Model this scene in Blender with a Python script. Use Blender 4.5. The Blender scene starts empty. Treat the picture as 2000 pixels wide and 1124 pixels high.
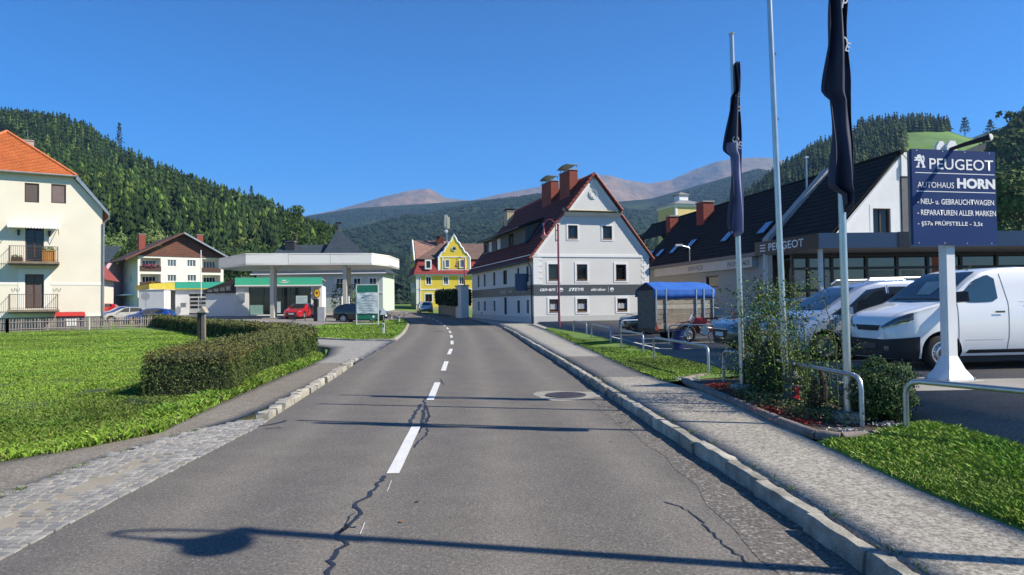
import bpy, bmesh, math, random
import numpy as np
from mathutils import Vector, Matrix
sc = bpy.context.scene
col = sc.collection
R = math.radians
random.seed(7)
rng = np.random.default_rng(7)
# ------------------------------------------------------------ camera
EYE = 1.65; FPX = 1350.0; PITCH = math.atan(30 / FPX); ROLL = -0.012
cam_d = bpy.data.cameras.new('camera'); cam = bpy.data.objects.new('camera', cam_d); col.objects.link(cam)
cam_d.sensor_width = 36; cam_d.lens = 36 * FPX / 2000; cam_d.clip_start = 0.1; cam_d.clip_end = 30000
CM = Matrix.Rotation(math.pi / 2 + PITCH, 3, 'X') @ Matrix.Rotation(ROLL, 3, 'Z')
cam.matrix_world = Matrix.Translation((0, 0, EYE)) @ CM.to_4x4()
sc.camera = cam
# ------------------------------------------------------------ sky, sun, exposure
SUN_EL = R(40.7); SAZ = R(13.0)
sund = Vector((math.cos(SUN_EL) * math.cos(SAZ), -math.cos(SUN_EL) * math.sin(SAZ), math.sin(SUN_EL)))
w = bpy.data.worlds.new('World'); sc.world = w; w.use_nodes = True
nt = w.node_tree; bg = nt.nodes['Background']
sky = nt.nodes.new('ShaderNodeTexSky'); sky.sky_type = 'NISHITA'; sky.sun_disc = False
sky.sun_elevation = SUN_EL; sky.sun_rotation = R(103); sky.altitude = 700
sky.air_density = 1.0; sky.dust_density = 0.0; sky.ozone_density = 3.0
hs = nt.nodes.new('ShaderNodeHueSaturation'); hs.inputs['Saturation'].default_value = 1.66
tm = nt.nodes.new('ShaderNodeMix'); tm.data_type = 'RGBA'; tm.blend_type = 'MULTIPLY'; tm.inputs[0].default_value = 1; tm.inputs[7].default_value = (.70, .86, 1.05, 1)
nt.links.new(sky.outputs[0], hs.inputs['Color']); nt.links.new(hs.outputs[0], tm.inputs[6]); 
tcw = nt.nodes.new('ShaderNodeTexCoord'); sxw = nt.nodes.new('ShaderNodeSeparateXYZ'); mrw = nt.nodes.new('ShaderNodeMapRange'); tm2 = nt.nodes.new('ShaderNodeMix'); tm2.data_type = 'RGBA'; tm2.blend_type = 'MULTIPLY'; tm2.inputs[0].default_value = 1
nt.links.new(tcw.outputs['Generated'], sxw.inputs[0]); nt.links.new(sxw.outputs[2], mrw.inputs[0]); mrw.inputs[1].default_value = .05; mrw.inputs[2].default_value = .55; mrw.inputs[3].default_value = 1.12; mrw.inputs[4].default_value = .62
nt.links.new(tm.outputs[2], tm2.inputs[6]); nt.links.new(mrw.outputs[0], tm2.inputs[7]); nt.links.new(tm2.outputs[2], bg.inputs[0])
bg.inputs[1].default_value = 0.108
sl = bpy.data.lights.new('sun', 'SUN'); sl.energy = 5.0; sl.angle = R(0.53); sl.color = (1, 0.92, 0.78)
so = bpy.data.objects.new('sun', sl); col.objects.link(so); so.rotation_euler = sund.to_track_quat('Z', 'Y').to_euler()
so.location = (30, -10, 40)
vs = sc.view_settings; vs.view_transform = 'Standard'; vs.look = 'None'; vs.exposure = 0.86; vs.gamma = 1; vs.use_curve_mapping = False
sc.cycles.max_bounces = 6; sc.cycles.transparent_max_bounces = 8; sc.cycles.volume_bounces = 0
# ------------------------------------------------------------ helpers
def ray(u, v): return CM @ Vector(((u - 1000) / FPX, -(v - 562) / FPX, -1))
def gp(u, v, z=0.0):                      # where a sight line meets the level z
    d = ray(u, v); t = (z - EYE) / d.z; return Vector((d.x * t, d.y * t, z))
def sp(u, v, Y):                          # where a sight line meets the distance Y
    d = ray(u, v); t = Y / d.y; return Vector((d.x * t, Y, EYE + d.z * t))
def sm(t): t = np.clip(t, 0, 1); return t * t * (3 - 2 * t)
def gz(x, y):
    z = np.maximum(0, np.minimum(y, 130) - 35.0) ** 2 * 1.6e-4
    return z + 0.22 * sm((-np.asarray(x) - 12) / 8) * sm((np.asarray(y) - 46) / 18)
def N(m, t, **k):
    n = m.node_tree.nodes.new(t)
    for a, b in k.items(): setattr(n, a, b)
    return n
MATS = {}
def mat(name, c=(.5, .5, .5), rough=.8, metal=0, spec=.5, n1=0.12, s1=3.0, n2=0.0, s2=40., bump=0.0, bs=60., c2=None, attr=None, coat=0, tr=0, bd=.01):
    if name in MATS: return MATS[name]
    m = bpy.data.materials.new(name); m.use_nodes = True; MATS[name] = m
    L = m.node_tree.links.new; b = m.node_tree.nodes['Principled BSDF']
    b.inputs['Roughness'].default_value = rough; b.inputs['Metallic'].default_value = metal
    b.inputs['Specular IOR Level'].default_value = spec; b.inputs['Coat Weight'].default_value = coat
    b.inputs['Coat Roughness'].default_value = .05
    tc = N(m, 'ShaderNodeTexCoord')
    if attr:
        a = N(m, 'ShaderNodeAttribute', attribute_name=attr); base = a.outputs['Color']
    else:
        a = N(m, 'ShaderNodeRGB'); a.outputs[0].default_value = (*c, 1); base = a.outputs[0]
    if c2 is not None:
        nz = N(m, 'ShaderNodeTexNoise'); nz.inputs['Scale'].default_value = s1 * .6; nz.inputs['Detail'].default_value = 5
        L(tc.outputs['Object'], nz.inputs['Vector'])
        r = N(m, 'ShaderNodeMapRange'); r.inputs[1].default_value = .4; r.inputs[2].default_value = .62; L(nz.outputs[0], r.inputs[0])
        mx = N(m, 'ShaderNodeMix', data_type='RGBA'); L(r.outputs[0], mx.inputs[0]); L(base, mx.inputs[6]); mx.inputs[7].default_value = (*c2, 1)
        base = mx.outputs[2]
    for amt, s in ((n1, s1), (n2, s2)):
        if amt <= 0: continue
        nz = N(m, 'ShaderNodeTexNoise'); nz.inputs['Scale'].default_value = s; nz.inputs['Detail'].default_value = 6
        L(tc.outputs['Object'], nz.inputs['Vector'])
        r = N(m, 'ShaderNodeMapRange'); r.inputs[1].default_value = .25; r.inputs[2].default_value = .75
        r.inputs[3].default_value = 1 - amt; r.inputs[4].default_value = 1 + amt; L(nz.outputs[0], r.inputs[0])
        mx = N(m, 'ShaderNodeMix', data_type='RGBA', blend_type='MULTIPLY'); mx.inputs[0].default_value = 1
        L(base, mx.inputs[6]); L(r.outputs[0], mx.inputs[7]); base = mx.outputs[2]
    L(base, b.inputs['Base Color'])
    if bump > 0:
        nz = N(m, 'ShaderNodeTexNoise'); nz.inputs['Scale'].default_value = bs; nz.inputs['Detail'].default_value = 4
        L(tc.outputs['Object'], nz.inputs['Vector'])
        bp = N(m, 'ShaderNodeBump'); bp.inputs['Strength'].default_value = bump; bp.inputs['Distance'].default_value = bd
        L(nz.outputs[0], bp.inputs['Height']); L(bp.outputs[0], b.inputs['Normal'])
    if tr > 0: b.inputs['Transmission Weight'].default_value = tr
    m['base'] = 1
    return m
class MB:
    def __init__(s): s.v = []; s.f = []; s.m = []; s.mi = 0; s.T = None
    def add(s, vs, fs):
        o = len(s.v)
        s.v += [tuple(s.T @ Vector(p)) if s.T else tuple(p) for p in vs]
        s.f += [tuple(i + o for i in f) for f in fs]; s.m += [s.mi] * len(fs); return s
    def box(s, x0, x1, y0, y1, z0, z1):
        return s.hexa([(x0, y0, z0), (x1, y0, z0), (x1, y1, z0), (x0, y1, z0), (x0, y0, z1), (x1, y0, z1), (x1, y1, z1), (x0, y1, z1)])
    def hexa(s, p): return s.add(p, [(0, 3, 2, 1), (4, 5, 6, 7), (0, 1, 5, 4), (1, 2, 6, 5), (2, 3, 7, 6), (3, 0, 4, 7)])
    def prism(s, pts, ext):               # planar polygon pushed along a vector
        n = len(pts); e = Vector(ext)
        vs = [Vector(p) for p in pts] + [Vector(p) + e for p in pts]
        return s.add(vs, [tuple(range(n))[::-1], tuple(range(n, 2 * n))] + [(i, (i + 1) % n, n + (i + 1) % n, n + i) for i in range(n)])
    def quad(s, *p): return s.add(p, [tuple(range(len(p)))])
    def tube(s, pts, r, n=8, cap=True):
        pts = [Vector(p) for p in pts]; rs = r if isinstance(r, (list, tuple)) else [r] * len(pts)
        vs = []; up = Vector((0, 0, 1))
        for i, p in enumerate(pts):
            a = pts[max(0, i - 1)]; b = pts[min(len(pts) - 1, i + 1)]; d = (b - a).normalized()
            if i == 0:
                e1 = d.cross(up if abs(d.z) < .9 else Vector((1, 0, 0))).normalized()
            else:
                e1 = (e1 - d * e1.dot(d)).normalized()
            e2 = d.cross(e1)
            vs += [p + (e1 * math.cos(k * 2 * math.pi / n) + e2 * math.sin(k * 2 * math.pi / n)) * rs[i] for k in range(n)]
        fs = [(i * n + k, i * n + (k + 1) % n, (i + 1) * n + (k + 1) % n, (i + 1) * n + k) for i in range(len(pts) - 1) for k in range(n)]
        if cap: fs += [tuple(range(n))[::-1], tuple((len(pts) - 1) * n + k for k in range(n))]
        return s.add(vs, fs)
    def lathe(s, prof, n=20, o=(0, 0, 0), ax='z', cap=True):
        o = Vector(o); vs = []
        for r, h in prof:
            for k in range(n):
                c, q = math.cos(k * 2 * math.pi / n) * r, math.sin(k * 2 * math.pi / n) * r
                vs.append(o + (Vector((c, q, h)) if ax == 'z' else Vector((c, h, q)) if ax == 'y' else Vector((h, c, q))))
        m = len(prof)
        fs = [(i * n + k, i * n + (k + 1) % n, (i + 1) * n + (k + 1) % n, (i + 1) * n + k) for i in range(m - 1) for k in range(n)]
        if cap: fs += [tuple(range(n))[::-1], tuple((m - 1) * n + k for k in range(n))]
        return s.add(vs, fs)
    def build(s, name, mt, parent=None, smooth=False, ang=35):
        me = bpy.data.meshes.new(name); me.from_pydata(s.v, [], s.f)
        for q in (mt if isinstance(mt, (list, tuple)) else [mt]): me.materials.append(q)
        me.polygons.foreach_set('material_index', s.m)
        bm = bmesh.new(); bm.from_mesh(me); bmesh.ops.recalc_face_normals(bm, faces=bm.faces)
        if smooth:
            for f in bm.faces: f.smooth = True
            a = R(ang)
            for e in bm.edges:
                if len(e.link_faces) == 2 and e.calc_face_angle(0) > a: e.smooth = False
        bm.to_mesh(me); bm.free(); me.update()
        o = bpy.data.objects.new(name, me); col.objects.link(o)
        if parent: o.parent = parent
        return o
def tag(o, label=None, cat=None, group=None, kind=None):
    if label: o['label'] = label
    if cat: o['category'] = cat
    if group: o['group'] = group
    if kind: o['kind'] = kind
    return o
def E(name, label, cat, loc=(0, 0, 0), rz=0, group=None, sc_=1):
    o = bpy.data.objects.new(name, None); col.objects.link(o); o.location = loc; o.rotation_euler = (0, 0, rz); o.scale = (sc_,) * 3
    o.empty_display_size = .2
    return tag(o, label, cat, group)
def dup(root, loc, rz=None, label=None, group=None, s=None, mats=None):
    def cp(o, par):
        c = o.copy(); col.objects.link(c)
        if par: c.parent = par
        if mats and o.type == 'MESH' and any(m.name in mats for m in o.data.materials):
            c.data = o.data.copy()
            for i, m in enumerate(c.data.materials):
                if m.name in mats: c.data.materials[i] = mats[m.name]
        for ch in list(o.children): cp(ch, c)
        return c
    r = cp(root, None); r.location = loc
    if rz is not None: r.rotation_euler = (0, 0, rz)
    if label: r['label'] = label
    if group: r['group'] = group
    if s: r.scale = (s,) * 3
    return r
def npmesh(name, V, F, mt, parent=None, colr=None, smooth=False, matidx=None):   # F: (n,3) or (n,4) array
    me = bpy.data.meshes.new(name); V = np.asarray(V, np.float32); F = np.asarray(F, np.int32); k = F.shape[1]
    me.vertices.add(len(V)); me.vertices.foreach_set('co', V.ravel())
    me.loops.add(F.size); me.loops.foreach_set('vertex_index', F.ravel())
    me.polygons.add(len(F)); me.polygons.foreach_set('loop_start', np.arange(0, F.size, k, dtype=np.int32))
    if smooth: me.polygons.foreach_set('use_smooth', np.ones(len(F), bool))
    for q in (mt if isinstance(mt, (list, tuple)) else [mt]): me.materials.append(q)
    if matidx is not None: me.polygons.foreach_set('material_index', np.asarray(matidx, np.int32))
    if colr is not None:
        a = me.color_attributes.new('tint', 'FLOAT_COLOR', 'POINT')
        a.data.foreach_set('color', np.concatenate([colr, np.ones((len(colr), 1))], 1).astype(np.float32).ravel())
    me.update(calc_edges=True)
    o = bpy.data.objects.new(name, me); col.objects.link(o)
    if parent: o.parent = parent
    return o
FONT_CACHE = {}
def text(s, x0, x1, z0, z1, mt, parent, M4, bold=0., name='lettering', ext=.004, shear=0.):
    """lettering filling the box x0..x1, z0..z1 of the frame M4 (x right, z up, -y out)"""
    cu = bpy.data.curves.new('t', 'FONT'); cu.body = s; cu.size = 1; cu.offset = bold; cu.resolution_u = 3; cu.shear = shear
    ob = bpy.data.objects.new('t', cu); col.objects.link(ob)
    dg = bpy.context.evaluated_depsgraph_get(); me = bpy.data.meshes.new_from_object(ob.evaluated_get(dg))
    bpy.data.objects.remove(ob); bpy.data.curves.remove(cu)
    co = np.zeros(len(me.vertices) * 3, np.float32); me.vertices.foreach_get('co', co); co = co.reshape(-1, 3)
    a, b = co.min(0), co.max(0)
    x = x0 + (co[:, 0] - a[0]) / (b[0] - a[0]) * (x1 - x0); z = z0 + (co[:, 1] - a[1]) / max(1e-6, b[1] - a[1]) * (z1 - z0)
    n = len(co); V = np.zeros((n, 3), np.float32); V[:, 0] = x; V[:, 2] = z; V[:, 1] = -ext
    me.vertices.foreach_set('co', V.ravel()); me.materials.clear(); me.materials.append(mt); me.transform(M4); me.update(); me.name = name
    o = bpy.data.objects.new(name, me); col.objects.link(o)
    if parent: o.parent = parent
    return o
class Fac:                                 # a facade: origin, direction to the right, outward normal
    def __init__(s, O, a): s.O = Vector(O); s.ux = Vector((math.cos(a), math.sin(a), 0)); s.n = Vector((math.sin(a), -math.cos(a), 0)); s.a = a
    def P(s, x, z, d=0): return s.O + s.ux * x + s.n * d + Vector((0, 0, z))
    def box(s, mb, x0, x1, z0, z1, d0, d1):
        return mb.hexa([s.P(x0, z0, d1), s.P(x1, z0, d1), s.P(x1, z0, d0), s.P(x0, z0, d0), s.P(x0, z1, d1), s.P(x1, z1, d1), s.P(x1, z1, d0), s.P(x0, z1, d0)])
    def M(s, d=0): return Matrix.Translation(s.O + s.n * d) @ Matrix.Rotation(s.a, 4, 'Z')
def clip(poly, a, b, c):                   # keep a*x+b*z<=c
    out = []
    for i in range(len(poly)):
        p, q = poly[i], poly[(i + 1) % len(poly)]; dp = a * p[0] + b * p[1] - c; dq = a * q[0] + b * q[1] - c
        if dp <= 1e-9: out.append(p)
        if (dp < -1e-9 and dq > 1e-9) or (dp > 1e-9 and dq < -1e-9):
            t = dp / (dp - dq); out.append((p[0] + (q[0] - p[0]) * t, p[1] + (q[1] - p[1]) * t))
    return out
def wall(mb, fc, poly, ops, depth=.14, d=0):
    """convex wall polygon (ccw, x/z) with rectangular openings (x0,x1,z0,z1) and their reveals"""
    xs = sorted({p[0] for p in poly} | {q for o in ops for q in o[:2]}); zs = sorted({p[1] for p in poly} | {q for o in ops for q in o[2:4]})
    for i in range(len(xs) - 1):
        for j in range(len(zs) - 1):
            cx, cz = (xs[i] + xs[i + 1]) / 2, (zs[j] + zs[j + 1]) / 2
            if any(o[0] < cx < o[1] and o[2] < cz < o[3] for o in ops): continue
            c = [(xs[i], zs[j]), (xs[i + 1], zs[j]), (xs[i + 1], zs[j + 1]), (xs[i], zs[j + 1])]
            for k in range(len(poly)):
                p, q = poly[k], poly[(k + 1) % len(poly)]; a, b = q[1] - p[1], -(q[0] - p[0])
                c = clip(c, a, b, a * p[0] + b * p[1])
                if len(c) < 3: break
            if len(c) >= 3: mb.quad(*[fc.P(x, z, d) for x, z in c])
    for x0, x1, z0, z1 in [o[:4] for o in ops]:
        for (a, b), (e, f) in (((x0, z0), (x1, z0)), ((x1, z0), (x1, z1)), ((x1, z1), (x0, z1)), ((x0, z1), (x0, z0))):
            mb.quad(fc.P(a, b, d), fc.P(e, f, d), fc.P(e, f, d - depth), fc.P(a, b, d - depth))
def window(par, fc, o, fm, gm, sur=None, sw=.12, depth=.12, sash=2, fw=.07, bars=0, name='window', label=None, sill=None, inner=None):
    """surround proud of the wall, frame set back in the opening, panes behind it"""
    x0, x1, z0, z1 = o
    b = MB()
    for q in ((x0, x0 + fw, z0, z1), (x1 - fw, x1, z0, z1), (x0 + fw, x1 - fw, z0, z0 + fw), (x0 + fw, x1 - fw, z1 - fw, z1)): fc.box(b, *q, -depth, -depth + .06)
    for k in range(1, sash):
        xm = x0 + (x1 - x0) * k / sash; fc.box(b, xm - fw * .5, xm + fw * .5, z0 + fw, z1 - fw, -depth, -depth + .05)
    for k in range(bars):
        zm = z0 + (z1 - z0) * (k + 1) / (bars + 1); fc.box(b, x0 + fw, x1 - fw, zm - .02, zm + .02, -depth, -depth + .045)
    w_ = b.build(name, fm, par)
    if label: w_['label'] = label
    if sur:
        b = MB()
        for q in ((x0 - sw, x0 - .002, z0 - sw, z1 + sw), (x1 + .002, x1 + sw, z0 - sw, z1 + sw), (x0 - .002, x1 + .002, z0 - sw, z0), (x0 - .002, x1 + .002, z1, z1 + sw)): fc.box(b, *q, -.02, .03)
        b.build('surround', sur, w_)
    if sill:
        b = MB(); fc.box(b, x0, x1, z0 - .0, z0 + .05, -depth + .06, .06); b.build('sill', sill, w_)
    b = MB(); fc.box(b, x0 + fw * .5, x1 - fw * .5, z0 + fw * .5, z1 - fw * .5, -depth - .03, -depth + .01); b.build('pane', gm, w_)
    if inner:
        b = MB()
        for q in inner: fc.box(b, x0 + (x1 - x0) * q[0], x0 + (x1 - x0) * q[1], z0 + (z1 - z0) * q[2], z0 + (z1 - z0) * q[3], -depth + .012, -depth + .02)
        b.build('curtain', M_curt, w_)
    return w_
# ------------------------------------------------------------ shared materials
M_white = mat('white_paint', (.72, .72, .70), .55, n1=.05)
M_curt = mat('curtain_cloth', (.6, .62, .66), .8)
M_glass = mat('window_glass', (.010, .011, .012), .08, spec=.5, n1=0)
M_glassb = mat('window_glass_pale', (.08, .1, .12), .08, spec=.8, n1=.3, s1=1.5)
M_brown = mat('brown_wood', (.075, .035, .02), .5)
M_wood = mat('golden_wood', (.30, .15, .05), .5)
M_steel = mat('galvanised_steel', (.42, .44, .45), .38, metal=.85, n1=.15, s1=8)
M_dark = mat('dark_paint', (.012, .012, .014), .5)
M_rub = mat('tyre_rubber', (.012, .012, .012), .85, bump=.2, bs=60)
M_conc = mat('concrete', (.34, .32, .29), .9, n1=.18, s1=2, n2=.12, s2=60, bump=.3, bs=80)
# ------------------------------------------------------------ ground materials
def asphalt(name, c, tan, specks=.5, sc_=1.0, trk=False, coarse=1.0):
    m = mat(name, c, .88, n1=.0, spec=.35); L = m.node_tree.links.new; b = m.node_tree.nodes['Principled BSDF']
    tc = N(m, 'ShaderNodeTexCoord')
    def nz(s, d=5, dist=0):
        n = N(m, 'ShaderNodeTexNoise'); n.inputs['Scale'].default_value = s; n.inputs['Detail'].default_value = d; n.inputs['Distortion'].default_value = dist
        L(tc.outputs['Object'], n.inputs['Vector']); return n.outputs[0]
    def rng_(x, a, b_, c_, d_):
        r = N(m, 'ShaderNodeMapRange'); r.inputs[1].default_value = a; r.inputs[2].default_value = b_; r.inputs[3].default_value = c_; r.inputs[4].default_value = d_; L(x, r.inputs[0]); return r.outputs[0]
    def mix(f, a, bb, blend='MIX'):
        x = N(m, 'ShaderNodeMix', data_type='RGBA', blend_type=blend)
        for k, v in ((0, f), (6, a), (7, bb)):
            if isinstance(v, (int, float)): x.inputs[k].default_value = v if k == 0 else (v, v, v, 1)
            elif isinstance(v, tuple): x.inputs[k].default_value = (*v, 1)
            else: L(v, x.inputs[k])
        return x.outputs[2]
    base = mix(rng_(nz(.35, 4), .35, .65, 0, 1), c, tan)
    if trk:      # worn wheel paths: strips of paler worn stone along the lanes
        a = N(m, 'ShaderNodeAttribute', attribute_name='tint')
        base = mix(a.outputs['Fac'], base, tuple(x * 1.35 for x in tan))
    base = mix(1.0, base, rng_(nz(2.2), .3, .7, .9, 1.1), 'MULTIPLY')
    base = mix(1.0, base, rng_(nz(45 * sc_, 3), .3, .7, 1 - .3 * coarse, 1 + .3 * coarse), 'MULTIPLY')
    vo = N(m, 'ShaderNodeTexVoronoi'); vo.inputs['Scale'].default_value = 85 * sc_; L(tc.outputs['Object'], vo.inputs['Vector'])
    hue = N(m, 'ShaderNodeSeparateColor'); L(vo.outputs['Color'], hue.inputs[0])
    s1 = rng_(hue.outputs[0], .80, .97, 0, specks); base = mix(s1, base, (.42, .39, .35))
    s2 = rng_(hue.outputs[1], .6, 1, 0, .5 * coarse); base = mix(s2, base, tuple(x * .45 for x in c))
    L(base, b.inputs['Base Color'])
    bp = N(m, 'ShaderNodeBump'); bp.inputs['Strength'].default_value = .55 * coarse; bp.inputs['Distance'].default_value = .006
    ad = N(m, 'ShaderNodeMath', operation='ADD'); L(nz(110 * sc_, 3), ad.inputs[0]); L(hue.outputs[2], ad.inputs[1]); L(ad.outputs[0], bp.inputs['Height']); L(bp.outputs[0], b.inputs['Normal'])
    return m
M_road = asphalt('road_asphalt', (.122, .113, .104), (.142, .128, .110), .30, trk=True)
M_side = asphalt('pavement_asphalt_coarse', (.29, .268, .228), (.335, .31, .26), .9, .6, coarse=1.5)
M_sidel = asphalt('pavement_asphalt_pale', (.31, .295, .255), (.34, .32, .28), .4, .8)
M_sided = asphalt('pavement_asphalt_dark', (.135, .13, .122), (.16, .15, .14), .5, .8)
M_left = asphalt('left_path_asphalt', (.185, .162, .132), (.215, .188, .152), .5, .7)
M_lot = asphalt('lot_asphalt', (.165, .148, .13), (.20, .18, .158), .4, .7)
M_drive = asphalt('drive_asphalt', (.27, .265, .25), (.30, .29, .27), .4, .7)
M_fore = asphalt('forecourt_asphalt', (.20, .19, .175), (.24, .225, .21), .4, .7)
M_stone = mat('granite', (.32, .295, .245), .85, c2=(.20, .19, .16), n1=.3, s1=7, n2=.3, s2=70, bump=.6, bs=45)
M_stonel = mat('pale_granite', (.42, .39, .33), .85, c2=(.28, .265, .22), n1=.2, s1=7, n2=.2, s2=80, bump=.6, bs=45)
COB = [mat('cobble_%s' % n, c, .8, n1=.25, s1=9, n2=.2, s2=90, bump=.5, bs=60) for n, c in (('grey', (.25, .24, .22)), ('blue_grey', (.205, .20, .195)), ('pale', (.31, .295, .27)), ('tan', (.27, .25, .215)))]
M_sand = mat('joint_sand', (.27, .24, .19), .95, n1=.2, s1=2, n2=.2, s2=70, bump=.4, bs=70)
M_soil = mat('bed_soil', (.045, .032, .024), .95, n1=.3, s1=6, bump=.8, bs=30)
M_turf = mat('turf', (.13, .215, .028), .95, n1=.28, s1=.35, n2=.35, s2=14, bump=.6, bs=25, c2=(.10, .17, .028), bd=.03)
M_paint = mat('road_paint', (.62, .62, .60), .7, n1=.08, s1=5, n2=.12, s2=50)
M_tar = mat('sealing_tar', (.022, .023, .027), .45, n1=.2)
M_line = mat('lot_paint', (.55, .55, .52), .8, n1=.2, s1=6)
M_blade = mat('grass_blade', attr='tint', rough=.6, n1=0, spec=.3)
M_leaf = mat('leaf', attr='tint', rough=.62, n1=0, spec=.2)
M_needle = mat('conifer_needles', attr='tint', rough=.9, n1=0, spec=.1)
M_bark = mat('bark', (.11, .08, .06), .9, n1=.3, s1=12, bump=.6, bs=30)
def struct(o, name=None): o['kind'] = 'structure'; return o
def lerp_pts(pts, Y):
    ys = [p[1] for p in pts]; return np.interp(Y, ys, [p[0] for p in pts])
# paired stations of the carriageway: left edge, right edge
RD = [((-3.30, -6), (2.2, -6)), ((-3.35, 2), (2.14, 2)), ((-3.38, 4.6), (2.09, 4.4)), ((-3.42, 6.2), (2.02, 6.2)), ((-3.46, 9.2), (1.80, 9.4)), ((-3.75, 12.5), (1.62, 12.4)),
      ((-4.05, 16), (1.44, 15.6)), ((-4.47, 20), (1.16, 20)), ((-4.85, 25), (.82, 24.8)), ((-5.3, 30), (.46, 30)), ((-5.95, 38), (-.06, 38)), ((-6.9, 46), (-.68, 45)), ((-8.1, 55), (-1.7, 53)),
      ((-9.5, 63), (-2.95, 61)), ((-11.4, 71), (-4.5, 69)), ((-13.4, 79), (-6.2, 77)), ((-16.3, 88), (-8.6, 85)), ((-21, 98), (-12.6, 94.5)), ((-29, 110), (-20, 105)), ((-50, 130), (-42, 124)), ((-90, 160), (-84, 152))]
def rk0(y): return float(np.interp(y, [r[1] for l, r in RD], [r[0] for l, r in RD]))
def dense(RD, k):
    out = []
    for i in range(len(RD) - 1):
        for j in range(k):
            t = j / k; out.append(tuple(tuple(a[q] + (b[q] - a[q]) * t for q in range(2)) for a, b in zip(RD[i], RD[i + 1])))
    return out + [RD[-1]]
rdd = dense(RD, 4)
V = []; F = []; T = []; nc = 28
for i, (l, r) in enumerate(rdd):
    for k in range(nc + 1):
        t = k / nc; x = l[0] + (r[0] - l[0]) * t; y = l[1] + (r[1] - l[1]) * t; V.append((x, y, float(gz(x, y)) if y > 35 else 0))
        d = t * 5.5; f = max(math.exp(-((d - q) / .28) ** 2) for q in (.75, 2.15, 3.35, 4.7)); T.append((f * .75,) * 3)
        if i and k: a = (i - 1) * (nc + 1) + k - 1; F.append((a, a + 1, a + nc + 2, a + nc + 1))
road = npmesh('road', V, F, M_road, colr=np.array(T), smooth=True); struct(road)
def ribbon(name, A, B, mt, z=0.0, n=60, follow=True, z2=None, skirt=.3):
    V = []; F = []; z2 = z if z2 is None else z2
    for i in range(n + 1):
        t = i / n
        P = []
        for L_ in (A, B):
            s = t * (len(L_) - 1); k = min(int(s), len(L_) - 2); f = s - k
            P.append([L_[k][q] + (L_[k + 1][q] - L_[k][q]) * f for q in range(2)])
        for k in range(5):
            x = P[0][0] + (P[1][0] - P[0][0]) * k / 4; y = P[0][1] + (P[1][1] - P[0][1]) * k / 4
            V.append((x, y, z + (z2 - z) * k / 4 + (float(gz(x, y)) if follow else 0)))
            if i and k: a = (i - 1) * 5 + k - 1; F.append((a, a + 1, a + 6, a + 5))
    if skirt:
        for k, sgn in ((0, 1), (4, 1)):
            b0 = len(V); V += [(V[i * 5 + k][0], V[i * 5 + k][1], V[i * 5 + k][2] - skirt) for i in range(n + 1)]
            F += [(i * 5 + k, (i + 1) * 5 + k, b0 + i + 1, b0 + i) for i in range(n)]
    return struct(npmesh(name, V, F, mt, smooth=False))
def sheet(name, poly, mt, z=0.0, kind=True):
    """flat-ish polygon following the ground, cut into cells about 3 m wide"""
    xs = [p[0] for p in poly]; ys = [p[1] for p in poly]; mb = MB(); st = max(3.0, (max(ys) - min(ys)) / 40)
    y = min(ys)
    while y < max(ys) - 1e-6:
        c = clip([tuple(p) for p in poly], 0, 1, y + st); c = clip(c, 0, -1, -y)
        if len(c) >= 3: mb.quad(*[(px, py, z + float(gz(px, py))) for px, py in c])
        y += st
    o = mb.build(name, mt)
    return struct(o) if kind else o
EDGE = [(float(r[0]) if False else (r[0] - .62, r[1])) for l, r in RD]
ribbon('worn_road_edge', [(rk0(y) - .36 + .05 * math.sin(y * 1.1) + .03 * math.sin(y * 5.3) - .12 * max(0, 1 - abs(y - 5) / 4), y) for y in np.linspace(1, 13, 40)], [(rk0(y), y) for y in np.linspace(1, 13, 40)], asphalt('worn_edge_asphalt', (.128, .116, .104), (.15, .134, .114), .6, .6, coarse=1.4), z=.003, skirt=0)
# the land itself: one sheet reaching the horizon
xs = np.concatenate([-np.geomspace(60, 9000, 22)[::-1], np.linspace(-50, 60, 34), np.geomspace(70, 9000, 22)])
ys = np.concatenate([-np.geomspace(30, 4000, 12)[::-1], np.linspace(-20, 140, 50), np.geomspace(150, 9000, 22)])
X, Yg = np.meshgrid(xs, ys); Z = gz(X, Yg) - .06 - .15 * sm((Yg - 140) / 30)
V = np.stack([X.ravel(), Yg.ravel(), Z.ravel()], 1); nx, ny = len(xs), len(ys)
ii = (np.arange(ny - 1)[:, None] * nx + np.arange(nx - 1)).ravel()
struct(npmesh('ground', V, np.stack([ii, ii + 1, ii + nx + 1, ii + nx], 1), M_turf, smooth=True))
# left side: cobbled gutter, narrow path, lawn
LP_out = [(-5.7, 7.4), (-5.2, 8.1), (-4.68, 9.1), (-4.96, 11.1), (-5.28, 14.2), (-5.57, 17.9), (-5.75, 20.6), (-6.0, 22.6)]
LP_out0 = [(-12.5, -6), (-9.6, 0), (-7.6, 4)] + LP_out
LP_in = [(-4.2, -6), (-4.25, 0), (-4.3, 4), (-4.35, 5.9), (-4.47, 7.4), (-4.3, 8.9), (-4.0, 9.9), (-3.95, 11.1), (-4.08, 14.2), (-4.38, 17.9), (-4.6, 20.6), (-4.66, 21.8)]
ribbon('left_path', LP_out0, LP_in[:len(LP_out0)] if len(LP_in) >= len(LP_out0) else LP_in, M_left, z=.008)
ribbon('cobble_bed', [(-4.42, -6), (-4.45, 2), (-4.5, 6.5), (-4.48, 8.2), (-4.15, 9.6), (-3.72, 10.2)], [(-3.36, -6), (-3.4, 2), (-3.44, 6.5), (-3.47, 8.2), (-3.5, 9.3), (-3.6, 10.1)], M_sand, z=.004)
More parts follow.
